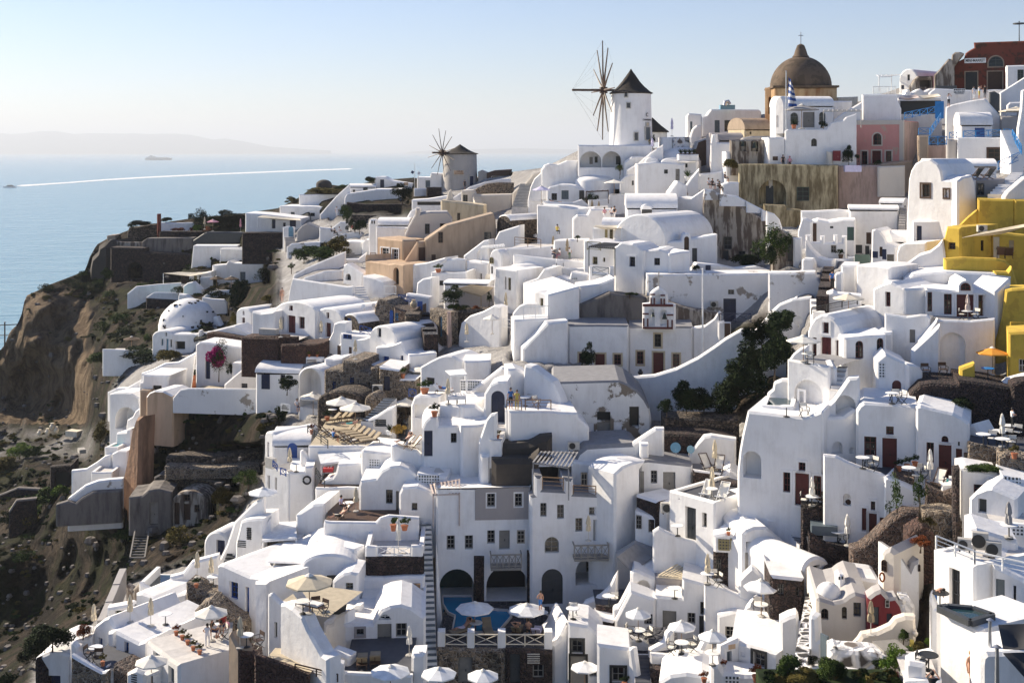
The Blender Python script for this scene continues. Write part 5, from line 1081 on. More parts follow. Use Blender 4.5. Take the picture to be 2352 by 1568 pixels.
B(TW,'white parapet with blue cross rails above twin roof blocks',1210,1460,[(1210,930),(1240,930),(1250,1010),(1290,1000),(1320,990),(1340,1060),(1400,1070),(1460,1060)],1110,90.5,-24,.5)
B(FH,'white house with rounded roof and one small blue window at lower left',848,1065,[(848,1085),(870,1040),(960,970),(1000,962),(1065,1100)],1420,88,-34,6,f='w 905 1158 940 1238 blue',rm='w')
B(FH,'tall white block with long blue window and pale flat roof',1052,1350,[(1052,1090),(1270,1200),(1350,1175)],1500,85.5,-30,7,f='w 1140 1195 1182 1355 blue',rm='w')
B('pillar_wall','narrow white pier between two blue-window houses',982,1052,[(982,1100),(1052,1090)],1420,86.8,-30,2)
B(TH,'big white roof terrace with row of red geranium boxes',1345,1640,[(1345,1180),(1640,1395)],1600,82,-40,4.3,rm='flt',f='d 1405 1310 1470 1500 greyblue; d 1545 1440 1600 1560 greyblue')
B(SH_,'long shaded wall with louvred box below waiter terrace',1635,2095,[(1635,1395),(2095,1250)],1560,82.6,24,3,f='s 2020 1375 2090 1470 dgrey')
B('waiter_terrace','dark dining terrace with waiter under wide cream parasol',1640,2110,[(1640,1320),(1890,1300),(2110,1225)],1380,84.5,10,7,par=.05,fm='flg',sides=0)
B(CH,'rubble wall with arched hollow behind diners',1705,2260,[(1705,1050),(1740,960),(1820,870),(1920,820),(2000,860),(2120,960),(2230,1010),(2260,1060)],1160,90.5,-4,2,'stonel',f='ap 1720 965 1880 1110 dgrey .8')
B(GW,'white low screen wall behind iron rail',1620,1745,[(1620,935),(1650,935),(1745,985)],1090,90,-20,.5)
B(TW,'round stone-fronted terrace with white lip holding black chairs',648,985,[(648,1310),(700,1340),(800,1400),(930,1470),(985,1460)],1640,82.5,-14,7,'stonel',par=.05,sides=0,fm='paving',rm='w')
B(CW,'white curved back parapet of round stone terrace',655,850,[(655,1190),(760,1160),(850,1130)],1300,88,10,.6)
B(CW,'white parapet lip curving along round stone terrace',640,990,[(640,1200),(670,1190),(710,1240),(712,1290),(760,1350),(850,1410),(930,1445),(990,1400)],1480,83.5,-14,.4,sk=.2)
B(VH,'white hump-roofed house with dark door at bottom edge',322,652,[(322,1345),(350,1330),(450,1285),(560,1290),(652,1310)],1620,86,-4,5,f='d 412 1500 555 1620 navy',rm='w')
B(SN,'rubble stone corner under white hump-roofed house',318,365,[(318,1345),(365,1480)],1640,85.5,-30,1,'sd')
B(SN,'orange-lit rubble bastion below folded parasol',2090,2200,[(2090,1120),(2110,1100),(2200,1280)],1600,79,-44,1,'tand')
B(SN,'brown rubble bastion face with white coping at bottom edge',2190,2420,[(2190,1265),(2420,1345)],1640,78.6,14,2,'bw')
B(SN,'dark rubble footing below louvred white houses',1028,1260,[(1028,1400),(1160,1470),(1260,1500)],1640,82,-24,2,'stonem')
B(BH,'white louvre boxes beside bottom parasol',1155,1330,[(1155,1480),(1250,1440),(1330,1480)],1600,80.8,-24,2,f='s 1210 1485 1258 1560 dgrey')
B(GW,'stone and plaster pier with stair rails above gateway',1155,1290,[(1155,680),(1215,720),(1290,650)],860,100,0,1,'ruinw')
stairs('stone stairs beside wooden rails on dark slope',930,1000,1130,780,70,d=100,dt=112,m='grey')
T(588,1176)
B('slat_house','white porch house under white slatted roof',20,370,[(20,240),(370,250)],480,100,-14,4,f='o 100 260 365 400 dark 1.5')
B(BH,'white block with drain pipe right of slatted roof',362,630,[(362,30),(520,-70),(630,-80)],330,101,-10,4)
B('curved_terrace','white rounded deck wall around wooden deckchair',620,1500,[(620,110),(630,80),(680,90),(1100,95),(1140,55),(1220,30),(1500,50)],330,97.5,4,8,par=.25,fm='brown',sides=0)
B('roof_ledge','pale flat roof ledge with meter box',330,620,[(330,330),(380,262),(540,260),(620,290)],420,98.5,-20,4)
B(VH,'bluish lumpy barrel roof left of broad white dome',118,560,('x',470,330),800,94,-6,6)
B(VH,'broad white half-dome house with dark door behind big parasol',418,930,('v',500,385),830,92.5,4,7,f='w 530 570 578 600 dgrey; d 648 575 745 810 dgrey')
B(VH,'small white hump house with square grey window beside pillow bench',700,940,[(700,640),(730,610),(800,565),(870,552),(940,565)],940,90.5,-4,3,f='w 822 648 892 712 greyblue; o 690 845 850 935 dgrey .3')
B(BH,'white block with dark stones in front of deck furniture',915,1010,[(915,340),(1010,300)],640,94.5,-4,4)
B(TW,'white deck parapet above red-brown stone panel',1000,1535,[(1000,325),(1020,310),(1110,320),(1118,400),(1420,400),(1425,310),(1520,308),(1535,330)],470,93.5,2,7,par=.12,fm='flt')
B(RW,'red-brown cobbled wall panel under white cross rail',1003,1542,415,600,93.3,2,1,'sd',sk=.2)
B(RW,'white wall studded with black stones under cobbled panel',970,1550,[(970,600),(1550,590)],780,92.8,2,1,sk=.5)
B('ledge_wall','white ledge with rattan box above small arched house',970,1555,[(970,785),(1555,770)],900,91,2,3)
B(AH,'small white house with arched fanlight over grey double doors',800,1560,[(800,1045),(830,1032),(1070,1030),(1100,970),(1150,900),(1230,865),(1330,850),(1430,880),(1520,945),(1560,960)],1290,86,4,5,f='w 922 1068 990 1132 dgrey+taupe; aw 1128 936 1242 988 white; d 1115 1022 1245 1272 gw; w 1284 1016 1385 1150 gw')
B(SH_,'shaded white curved wall right of sunlit yellow stairs',620,830,[(620,1130),(635,1050),(700,1030),(720,960),(830,920)],1400,86.5,-30,1)
B(TW,'white pillow bench ledge above grey courtyard',620,960,[(620,1020),(720,980),(800,960),(900,870),(960,860)],1080,88.5,-10,.8)
B('sun_deck','sandy sun deck under large taupe parasol',105,640,[(105,760),(135,752),(215,830),(260,838),(330,880)],1300,83.5,-20,5.5,par=.4,fm='fls',sides=0,f='w 168 1010 195 1152 gw; w 246 1108 266 1190 gw')
B(SW,'bright white sail-shaped wall sloping to bottom stairs',215,660,[(215,840),(260,835),(330,880),(420,960),(470,1080),(560,1240),(600,1310),(655,1345),(660,1470)],1480,78.4,-46,1.0)
stairs('yellowish stairs descending from sandy sun deck',690,1480,560,1110,150,d=80.5,dt=85,m='beige',tm='sand',n=9)
B('yard_wall','grey courtyard floor with two khaki loungers',790,1440,[(790,1475),(1440,1500)],1560,79.5,2,7,par=.12,fm='paving',sides=0)
B(GW,'low white curved wall end beside yellowish stairs',690,860,[(690,1270),(780,1300),(858,1330)],1480,81.5,-20,1)
stairs('very long white stair with blue-grey treads climbing past hotel',1612,1640,1555,110,125,d=86,dt=99.5,n=30,tm='greyblue')
B(SW,'slim white kerb wall between long stair and hotel',1655,1720,[(1655,300),(1680,620),(1700,900),(1720,1100)],1250,95,0,.4)
B(GW,'white pedestal wall with small lanterns beside long stair',1425,1560,[(1425,1340),(1445,1305),(1560,1300)],1640,80.5,0,1.5)
B('sand_deck','cream paved ledge curving along bottom stone bastion',-20,480,[(-20,1310),(300,1420),(480,1500)],1620,77,-8,4,'bw',par=.05,fm='fls',sides=0)
B(GW,'white gate post at foot of yellowish stairs',748,800,[(748,1400),(760,1395),(800,1405)],1580,78.5,0,.8)
B(FH,'white wall strip with blue arch lantern left of sandy deck',-20,110,[(-20,640),(0,640),(110,640)],1000,88,-36,4)
B('pool_terrace','hotel pool terrace edge with white pillars',1668,2730,[(1668,1255),(2352,1265),(2730,1275)],1640,89,0,10,par=.04,fm='slate',sides=0)
B(SN,'dark rubble wall with cream door and arch under pool terrace',1660,2300,[(1660,1250),(2300,1260)],1700,88.4,0,.5,'stonel',f='d 1858 1328 1988 1568 gw; an 2080 1290 2250 1600 grey .4',sk=1)
T(1176,1176)
B(SN,'dark rubble wall with louvred window right of pool arch',-60,372,[(-60,1262),(372,1285)],1700,88.2,0,.5,'sd',f='w 190 1400 292 1525 gw; s 140 1290 255 1390 acgrey; d -20 1300 75 1568 dgrey',sk=1)
B('pool_terrace_wall','white end wall of pool terrace with curved cap',372,520,[(372,1225),(420,1180),(500,1015),(520,1012)],1600,89,10,4)
B('black_frame_house','white house with black framed window and door by pool steps',512,835,[(512,1015),(700,1045),(800,1130),(832,1170),(835,1200)],1680,86,-4,4,f='w 548 1175 650 1295 dgrey+iron; d 540 1320 676 1620 gw+iron; w 712 1420 780 1510 gw')
B('black_frame_house','white box house with a single black framed window at bottom',780,1110,[(780,1210),(1080,1250),(1110,1400)],1680,82,-4,3.5,f='w 918 1425 1035 1560 gw+iron')
stairs('white stairs with blue-grey treads beside black-window box',1205,1600,1190,1320,150,d=79.5,dt=84,n=9,tm='paving')
B(SW,'white slanting banister right of black-window box',1060,1140,[(1060,1245),(1100,1250),(1125,1440),(1140,1540)],1640,81,-50,.5)
B(SW,'low white slanting wall over dark tiled landing',935,1290,[(935,1110),(1000,1130),(1200,1195),(1280,1235),(1290,1270)],1320,85.5,-10,.7)
B('yard_wall','dark tiled landing between slanting walls',860,1290,[(860,1330),(1290,1320)],1380,84,-6,5,par=.04,fm='slate',sides=0)
stairs('dark tiled steps up from pool terrace',880,1200,760,1045,100,d=86.5,dt=91,m='grey',tm='dgrey')
B(CW,'white corner wall with steps right of pool parasols',640,960,[(640,860),(660,830),(790,780),(880,700),(920,620),(960,560)],1010,93,-14,.8)
B(TW,'small dark stone terrace with round table and white coping',772,1090,[(772,860),(920,880),(1090,870)],1000,91,0,4,'sd',par=.03,fm='paving',sides=0)
B(RW,'dark stone wall with white ledge beside pool corner steps',770,950,[(770,965),(950,1000)],1140,89.5,0,2,'sd',rm='w')
B(CW,'white horned wall beside round-table terrace',920,1105,[(920,885),(960,870),(1040,730),(1080,705),(1105,720)],1120,89.5,-14,.8)
B('arch_window_house','white house with half-moon opening and curved cloth-like roof',1092,1325,[(1092,560),(1125,520),(1320,605),(1325,620)],960,91.5,-4,4,f='an 1145 622 1268 722 dark .8',rm='w')
B(VH,'curved grey-white roof above half-moon opening',1105,1560,('x',560,400),640,92.6,-6,5)
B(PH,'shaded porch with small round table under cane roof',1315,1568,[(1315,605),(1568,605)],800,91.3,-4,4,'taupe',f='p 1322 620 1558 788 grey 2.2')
B('long_house','long white house front with shuttered windows and swooping top edge',1310,2140,[(1310,765),(1555,790),(1562,605),(1750,655),(1950,720),(2040,790),(2140,830)],1260,88.5,-10,5,f='d 1382 908 1510 1180 gw; w 1730 826 1812 940 dgrey; w 1612 925 1685 1025 gw; d 1720 955 1832 1200 dgrey; w 1228 950 1290 1030 gw')
B(HW,'shaded white wall behind bottom left sunshade trio',945,1320,[(945,1000),(1090,720),(1320,800)],1240,89,-4,2,f='w 1215 935 1292 1030 dgrey')
B(HW,'white wall right of hotel under grey sail',948,1360,[(948,400),(1130,290),(1340,360),(1360,380)],700,95.2,-6,1,'grey')
B('balcony_wall','long white rounded balcony parapet below two white loungers',1292,1855,[(1292,180),(1350,140),(1400,170),(1560,240),(1700,270),(1855,215)],370,92.3,-6,3.5,par=.5,fm='paving',sides=0)
B(HW,'white wall under rounded balcony',1300,1770,[(1300,300),(1760,360)],620,93,-6,2)
B(HW,'white house with dark doorway behind balcony parasol',1400,1860,[(1400,-100),(1860,-80)],260,95.3,-12,2,f='d 1590 -40 1692 210 dgrey; w 1745 8 1790 132 gw')
B(SHO,'dark stone cube house with white flat roof and lattice bench',1848,2125,[(1848,340),(2125,340)],680,89.5,-10,4,'sd',f='w 1872 430 1920 530 gw')
B(BH,'white block with two lattice hatches on dark stone cube',1850,2125,[(1850,215),(1960,195),(2125,225)],345,89.3,-10,3.5,f='l 1900 248 2000 340 olivewood; l 2010 240 2062 335 olivewood',sk=.2)
B(VH,'large bluish barrel roof house right of dark stone cube',2120,2640,[(2120,200),(2150,170),(2220,140),(2340,135),(2480,250),(2640,400)],640,88,10,6,f='w 2150 268 2196 352 gw; d 2140 365 2215 560 gw')
B(CW,'white rounded wall right of dark paved yard',2078,2300,[(2078,700),(2085,620),(2130,570),(2200,505),(2230,520),(2280,570),(2300,580)],820,86.5,-14,.8)
B(TW,'dark yard deck under lattice cube',1760,2300,[(1760,660),(1940,700),(2160,800),(2300,860)],900,86.8,-20,4,par=.05,fm='brown',sides=0)
B(CW,'white sunlit curved lip of right parasol deck',2110,2400,[(2110,960),(2140,870),(2190,840),(2230,880),(2400,960)],1040,84,-24,2)
B('parasol_yard','paved yard with round tables under two bottom parasols',1270,1560,[(1270,1300),(1490,1320),(1550,1330)],1500,81.5,-4,6,par=.35,fm='slate',sides=0)
B(CW,'white rounded planter corner of paved parasol yard',1490,1560,[(1490,1330),(1525,1315),(1560,1330)],1430,81,-4,1)
B(SW,'white stepped wall rising between two bottom parasols',1290,1500,[(1290,1270),(1420,1200),(1440,1120),(1480,1080),(1500,1080)],1310,83.4,20,.6)
B('parasol_yard','small yard with gate and yellow plaque under rightmost bottom parasol',1632,1920,[(1632,1325),(1740,1350),(1745,1400),(1920,1420)],1520,80.5,-10,5,par=.35,fm='paving',sides=0,f='ow 1665 1390 1705 1420 sand')
B(SW,'white horned wall between yellow plaque yard and long house',1640,1850,[(1640,1310),(1740,1270),(1780,1190),(1850,1170)],1330,83,20,.6)
B(RW,'dark stone base below paved parasol yard',1270,1480,[(1270,1450),(1400,1455),(1480,1490)],1640,80.5,-4,2,'sd')
B('curved_house','rough white rounded roof at bottom edge',1350,1830,[(1350,1560),(1450,1500),(1600,1480),(1740,1500),(1830,1540)],1640,77.5,-10,4)
B('shop_house','white house with black framed window, gate porch and barrel roof',2060,2450,[(2060,1190),(2450,1290)],1600,77,-14,6,f='w 2215 1300 2322 1410 gw+iron; ow 2098 1288 2142 1318 cwhite',rm='w')
B(VH,'rough white barrel roof right of bottom parasols',2030,2560,('x',1180,1020),1300,78.5,-14,5)
B('gate_wall','white gateway beam with orange name board and pot shelf',1930,2100,[(1930,1235),(2090,1160),(2100,1180)],1480,77.5,24,.6,f='d 1975 1270 2020 1480 greyblue; ow 1988 1205 2052 1262 tan')
B(HW,'white wall with lattice vent and flower ledge at bottom',1830,2250,[(1830,1420),(1900,1400),(1950,1480),(2130,1500),(2250,1500)],1640,75.5,-6,2,f='l 1955 1510 2090 1600 white')
B(HW,'white wall with paned window under right parasol deck',1885,2125,[(1885,950),(1960,930),(2060,905),(2125,920)],1300,86.2,-12,2,f='w 1958 1052 2048 1180 gw')
T(1764,1176)
B(VH,'long bluish barrel house with grey end window beside dark steps',320,585,('v',560,408),760,83.5,30,9,f='w 416 478 474 560 gw')
B(HW,'white slope wall in front of long bluish barrel',-40,330,[(-40,400),(100,470),(330,560)],640,85.5,-10,3)
B(SHO,'dark lava stone hut with white slab roof and two windows',22,335,[(22,580),(335,612)],880,81.5,-4,3,'sd',rm='w',f='w 90 660 145 760 gw; w 258 690 288 775 gw')
B(SW,'white stepped wall with grey treads climbing behind barrel',-20,380,[(-20,60),(60,60),(120,90),(160,130),(270,140),(300,190),(330,240),(370,300),(380,330)],420,89.5,-10,1.2)
stairs('white stairs with grey treads above long bluish barrel',330,310,60,0,90,d=88,dt=92.5,tm='flg',n=11)
B(RW,'dark brown stone bank under sunken lounge',300,780,[(300,-60),(600,-40),(780,180)],480,87,-14,3,'sd')
B('sunken_lounge','dark stone lounge terrace with green mattress and small tub',370,840,[(370,180),(530,280),(760,330),(840,300)],440,84.5,-10,4.5,'sd',par=.1,fm='paving',sides=0)
B(PP,'small white-rimmed tub above green mattress',520,830,[(520,150),(830,150)],210,86.5,-6,2.5,par=.1,fm='aqua')
B(SN,'reddish cobbled wall with pale coping curving up slope',760,1440,[(760,350),(840,330),(950,250),(1050,150),(1150,60),(1250,5),(1440,10)],620,81.5,-10,1.5,'stonem')
B(SN,'green-tinged cobbled wall above white air conditioner house',1420,1850,[(1420,10),(1600,-10),(1700,10),(1850,90)],330,79.5,-14,2,'stonel')
B(SN,'lower reddish rubble bank behind cream shrine tower',1280,1530,[(1280,200),(1420,120),(1530,200)],640,78.5,-10,2,'bw')
B('shrine_tower','cream old shrine tower with twin rounded roofs and dried wreath',1028,1190,[(1028,470),(1035,390),(1060,350),(1120,320),(1190,380)],800,76,-44,3.5,'beige',rm='grey',f='aw 1045 440 1095 535 brown',ch=.25)
B('shrine_tower','cream pointed-gable wing of old shrine with bird hole',1188,1400,[(1188,380),(1225,385),(1310,530),(1330,470),(1400,440)],800,76,10,2.5,'aged',rm='grey',f='aw 1375 475 1396 540 brown')
B(CH,'white domed cottage front with dark arched windows',445,920,[(445,810),(470,790),(600,830),(690,810),(740,770),(800,740),(920,770)],1180,75,-8,6,'beige',f='aw 488 885 556 985 brown; aw 678 868 725 980 brown; w 785 830 856 958 navy',rm='grey')
dome('domed_roof_house','weathered grey-white dome on old cottage',585,830,225,680,d=75.6,m='aged',base=.3)
B(CHI,'leaning white chimney with arched vents behind weathered dome',640,738,[(640,760),(635,590),(660,572),(700,580),(738,750)],800,77,-6,1,f='ao 648 588 665 618 dark .2; ao 675 585 692 615 dark .2')
B('roof_slope','bluish lumpy roof behind old cottage',720,1030,[(720,720),(735,610),(850,605),(1000,625),(1030,640)],780,78.5,-6,3,'aged')
B('red_house','crimson-painted cottage wall with grey-blue doorway and niche',915,1260,[(915,790),(980,740),(1040,715),(1110,790),(1180,780),(1230,850),(1260,940)],1110,74,-8,1.2,'red',rm='grey',f='d 968 870 1020 1040 greyblue; d 1090 930 1140 1090 navy; w 1075 800 1115 870 grey')
B(SN,'white and black rubble rim beside crimson cottage',1210,1360,[(1210,780),(1300,790),(1350,870),(1360,960)],1000,73.8,-8,1,'whitestone')
B(GW,'lumpy cream garden wall with black stones swooping to gate',745,1360,[(745,1270),(830,1180),(860,1130),(1000,1105),(1120,1050),(1170,990),(1260,960),(1355,965),(1360,1050)],1290,70.5,-10,.7,'beige',sk=1)
B(GW,'white stone-patched garden wall beside cobbled path',370,495,[(370,960),(400,950),(450,970),(460,1180),(495,1200)],1370,71.5,-30,.8,'aged')
B(GW,'black-sd whitewashed garden retaining wall at bottom',568,1100,[(568,1275),(620,1255),(650,1270),(750,1280),(950,1290),(1060,1320),(1100,1340)],1480,67.5,-8,1.5,'whitestone')
B('garden_bed','strip of dark garden soil along bottom edge',-40,1260,1590,1660,61.8,0,2,'ld')
B(GW,'low white kerb wall along bottom garden edge',260,1250,[(260,1470),(400,1440),(560,1430),(800,1470),(1000,1510),(1250,1568)],1640,66.5,-8,.6,'aged')
stairs('cobbled whitewashed path climbing beside barrel houses',290,1440,400,800,130,d=69,dt=79.5,m='cobble',n=10)
stairs('dark stone steps under reddish wall',420,800,600,480,130,d=79.5,dt=84,m='sd')
B(TW,'white kerb and flower post beside lava stone hut',110,285,[(110,1000),(190,960),(260,940),(285,980)],1120,76.5,-10,1.2)
B(TOW,'bright white corner house with black lantern and glass door',1512,1900,[(1512,345),(1900,490)],880,67,-38,5,par=.15,fm='flt',f='w 1665 540 1765 862 dgrey')
B(TOW,'shaded right half of bright white corner house',1888,2065,[(1888,490),(2065,475)],900,66.2,20,3)
B(TOW,'white wing with grey glazed door at frame edge',2060,2420,[(2060,480),(2351,620),(2420,640)],1030,65.5,-28,5,f='d 2092 620 2175 1000 greyblue; w 2255 675 2280 840 dgrey')
B('roof_box','white slatted roof box beside air conditioners',1860,2300,[(1860,165),(1920,150),(2290,265),(2300,290)],420,69,-14,3)
B(FH,'white house under striped folded parasol at frame edge',1845,2050,[(1845,-40),(2050,-20)],170,76,-30,3)
B(TW,'white lattice-fronted terrace at frame edge',2045,2420,[(2045,90),(2420,120)],320,73,-14,5,par=.05,fm='flt',f='l 2240 130 2351 210 white',sides=0)
B(CW,'bright white balcony wall with cut-out eyes below bending man',1478,1580,[(1478,760),(1490,740),(1510,800),(1545,880),(1580,900)],1120,65.5,-30,.6)
B('pool_house','large bright white block with black-rimmed roof pool',1560,1970,[(1560,890),(1970,1070)],1640,61,-50,4.5,f='an 1660 1345 1960 1540 w 1.6',ch=.2)
B('balcony_wall','white kerb block with round lamp beside black table',1255,1445,[(1255,1385),(1300,1375),(1445,1400)],1640,60,-20,1)
B('balcony_wall','white angled terrace wall left of black table',1255,1580,[(1255,1380),(1420,1310),(1540,1285),(1580,1340)],1440,62.5,10,.6)
B('balcony_wall','white terrace ledge under black bistro table',1255,1600,[(1255,1560),(1600,1540)],1640,59.5,-10,4,par=.05,fm='flt',sides=0)
B(CW,'white curved wall end under black sails',1955,2420,[(1955,1400),(1965,1330),(2010,1290),(2150,1290),(2420,1250)],1640,57,-10,2.5)
# the hillside itself
RIDGE=[(-160,850),(0,805),(12,790),(22,762),(40,745),(52,715),(58,680),(85,668),(110,655),(150,640),(196,622),(205,592),(222,562),(250,546),(292,530),(330,515),(370,512),(450,500),(560,490),(640,478),(690,452),(715,432),(760,424),(800,430),(860,415),(950,408),(1010,420),(1100,405),(1250,385),(1330,345),(1500,340),(1570,335),(1620,300),(1700,270),(1980,232),(2100,190),(2200,150),(2352,130),(2520,120)]
rx=[a for a,_ in RIDGE];ry=[b_ for _,b_ in RIDGE]
NAT=[(-300,300),(560,470),(590,520),(640,560),(640,700),(520,770),(340,812),(262,888),(248,1000),(262,1090),(300,1090),(330,990),(405,920),(650,950),(612,1000),(606,1080),(545,1180),(505,1270),(300,1330),(205,1430),(80,1510),(60,1700),(-300,1700)]
NAT2=[[(1650,760),(1760,715),(1815,740),(1815,860),(1700,960),(1530,960),(1540,910),(1640,850)],[(1900,1300),(2010,1230),(2230,1180),(2240,1220),(2150,1270),(2140,1500),(2060,1568),(1780,1568),(1860,1420)]]
def terrain_mats():
 m,nt,bs=nodes('hillside')
 v=coord(nt)
 n1=N(nt,'ShaderNodeTexNoise',Scale=0.16,Detail=9.0,Roughness=0.66);nt.links.new(v,n1.inputs['Vector'])
 n2=N(nt,'ShaderNodeTexNoise',Scale=1.4,Detail=6.0,Roughness=0.7);nt.links.new(v,n2.inputs['Vector'])
 rockc=ramp(nt,n1.outputs['Fac'],[(0.30,(0.012,0.010,0.008)),(0.45,(0.026,0.020,0.015)),(0.58,(0.085,0.063,0.044)),(0.68,(0.03,0.023,0.017))])
 spots=ramp(nt,n2.outputs['Fac'],[(0.34,(0.18,0.17,0.16)),(0.46,(0.8,0.8,0.8)),(0.66,(1.25,1.22,1.2))])
 mu=N(nt,'ShaderNodeMix',data_type='RGBA',blend_type='MULTIPLY');mu.inputs[0].default_value=1
 nt.links.new(rockc,mu.inputs[6]);nt.links.new(spots,mu.inputs[7])
 n3=N(nt,'ShaderNodeTexNoise',Scale=0.13,Detail=7.0,Roughness=0.6);nt.links.new(coord(nt,(1,1,1.3)),n3.inputs['Vector'])
 gm=ramp(nt,n3.outputs['Fac'],[(0.46,(0,0,0)),(0.54,(1,1,1))])
 n4=N(nt,'ShaderNodeTexNoise',Scale=0.8,Detail=4.0);nt.links.new(v,n4.inputs['Vector'])
 grass=ramp(nt,n4.outputs['Fac'],[(0.35,(0.012,0.014,0.006)),(0.6,(0.026,0.03,0.009)),(0.75,(0.055,0.05,0.016))])
 at=N(nt,'ShaderNodeAttribute',attribute_name='grassy')
 gmul=N(nt,'ShaderNodeMath',operation='MULTIPLY');nt.links.new(gm,gmul.inputs[0]);nt.links.new(at.outputs['Fac'],gmul.inputs[1])
 nat=mixc(nt,gmul.outputs[0],mu.outputs[2],grass)
 n5=N(nt,'ShaderNodeTexNoise',Scale=0.5,Detail=8.0,Roughness=0.7);nt.links.new(coord(nt,(1,1,.3)),n5.inputs['Vector'])
 cl=ramp(nt,n5.outputs['Fac'],[(0.3,(0.035,0.025,0.018)),(0.46,(0.15,0.105,0.068)),(0.6,(0.27,0.20,0.13)),(0.72,(0.10,0.07,0.045))])
 nat=mixc(nt,ramp(nt,at.outputs['Fac'],[(.22,(1,1,1)),(.4,(0,0,0))]),nat,cl)
 pv=ramp(nt,n1.outputs['Fac'],[(0.35,(0.62,0.60,0.58)),(0.52,(0.42,0.40,0.39)),(0.62,(0.68,0.67,0.66))])
 av=N(nt,'ShaderNodeAttribute',attribute_name='village')
 col=mixc(nt,av.outputs['Fac'],nat,pv)
 nt.links.new(col,bs.inputs['Base Color']);bs.inputs['Roughness'].default_value=0.95
 bs.inputs['Specular IOR Level'].default_value=0.1
 bump(nt,bs,n2.outputs['Fac'],1.0,1.3)
 return m
_ex=[((a0+a1)/2,b2,dn)for a0,a1,b0,b1,b2,dn,df in PLOTS if(a0+a1)/2<655 and b2>480]
_A=np.array(SURV+_ex,float);_X=_A[:,:2]/1000.0;_n=len(_X)
_r2=((_X[:,None,:]-_X[None,:,:])**2).sum(-1);_M=np.zeros((_n+3,_n+3))
_M[:_n,:_n]=_phi(_r2)+np.diag([1e-3]*len(SURV)+[6e-3]*len(_ex));_M[:_n,_n]=1;_M[:_n,_n+1:]=_X;_M[_n,:_n]=1;_M[_n+1:,:_n]=_X.T
_c=np.linalg.solve(_M,np.concatenate([np.log(_A[:,2]),[0,0,0]]))
GX=list(range(-160,2501,6))+list(range(2600,4800,100));NR=200
V,vil,gra=[],[],[]
gx=np.array(GX,float);ridge=np.interp(gx,rx,ry)
def nz(p,s,h=0.9,lac=2.1,oct=5):return noise.fractal(p*s,h,lac,oct)
rowsY=np.array([ridge+(1640-ridge)*(k/(NR-1))**1.0 for k in range(NR)])
DEP=np.zeros((NR,len(GX)));DCUT=np.zeros((NR,len(GX)))
DD=np.array([Dv(np.minimum(gx,2430),rowsY[k])for k in range(NR)])
for k in range(NR):
 for i,x in enumerate(GX):
  y=rowsY[k,i];d=DD[k,i]
  n1=inpoly((x,y),NAT);n2=any(inpoly((x,y),q)for q in NAT2)
  p=P(x,y,d)
  if n1:
   cliff=max(0.0,min(1.0,(250-x)/60))*(1 if 670<y<975 else 0.3)
   q=Vector((p.x*1.0,p.y*.5,p.z*.45))
   disp=(2.2+4.5*cliff)*nz(q,0.09)+1.5*(abs(noise.noise(p*.22))*2-.5)+1.3*nz(p,.5)+2.6*(noise.voronoi(p*.16)[0][0]-.5)+1.4*(noise.voronoi(p*.45)[0][0]-.4)+(.5*sin(p.z*1.7+4*noise.noise(p*.1))+1.6*abs(noise.noise(p*.3)))*cliff
   fade=min(1.0,(k)/5.0)
   dd=d+1.0+disp*(0.3+.7*fade)
   v0=.5 if x<215 and 988<y<1050 and noise.noise(p*.12)>-.2 else 0.0;cs=max(0.0,min(1.0,cliff*1.6-.4+.7*noise.noise(p*.16)));g0=.15+.8*(1-cs)
  else:
   dd=d+(5.5 if not n2 else 2.5)+(1.0 if not n2 else .6)*nz(p,0.2)
   v0=0.0 if n2 else 1.0;g0=0.8
   if y<500 and x<1000:v0=0.0
  cut=None
  for a0,a1,b0,b1,b2,dn,df in PLOTS:
   if a0-4<x<a1+4 and b0-4<y<b2+2 and(cut is None or dn<cut[0]):cut=(dn,df if y<b1 else dn)
  if cut and dd<cut[1]+1.6:dd=cut[1]+1.6
  DEP[k,i]=dd;vil.append(v0);gra.append(g0);DCUT[k,i]=1 if cut else 0
for _ in range(2):
 Q=DEP.copy();Q[1:-1,1:-1]=(DEP[:-2,1:-1]+DEP[2:,1:-1]+DEP[1:-1,:-2]+DEP[1:-1,2:]+2*DEP[1:-1,1:-1])/6
 DEP=np.where(DCUT>0,np.maximum(DEP,Q),Q)
vil=np.array(vil).reshape(NR,len(GX))
for _ in range(3):
 q=vil.copy();q[1:-1,1:-1]=(vil[:-2,1:-1]+vil[2:,1:-1]+vil[1:-1,:-2]+vil[1:-1,2:])/4;vil=q
vil=[float(t)for t in vil.ravel()]
for k in range(NR):
 for i,x in enumerate(GX):V.append(tuple(P(x,rowsY[k,i],float(DEP[k,i]))))
nx=len(GX)
Fc=[(k*nx+i,k*nx+i+1,(k+1)*nx+i+1,(k+1)*nx+i)for k in range(NR-1)for i in range(nx-1)]
base=len(V)
prev=list(range(nx))
for step,drop in((6,2.5),(18,11),(45,34),(95,200)):
 cur=[]
 for i in range(nx):
  p=V[i];cur.append(len(V));V.append((p[0]+(0 if p[0]>0 else-step*.15),p[1]+step,max(SEA-3,p[2]-drop)));vil.append(0.0);gra.append(.6)
 Fc+=[(cur[i],cur[i+1],prev[i+1],prev[i])for i in range(nx-1)]
 prev=cur
lastrow=[(NR-1)*nx+i for i in range(nx)];cur=[]
for i in range(nx):
 p=V[lastrow[i]];cur.append(len(V));V.append((p[0],p[1]-6,SEA-3));vil.append(0.0);gra.append(.5)
Fc+=[(lastrow[i],lastrow[i+1],cur[i+1],cur[i])for i in range(nx-1)]
me=mesh('hillside',V,Fc,[terrain_mats()],sharp=0)
me.shade_smooth()
for nm,dat in(('village',vil),('grassy',gra)):
 a=me.attributes.new(nm,'FLOAT','POINT');a.data.foreach_set('value',dat)
HILL=struct(obj('hillside',me))
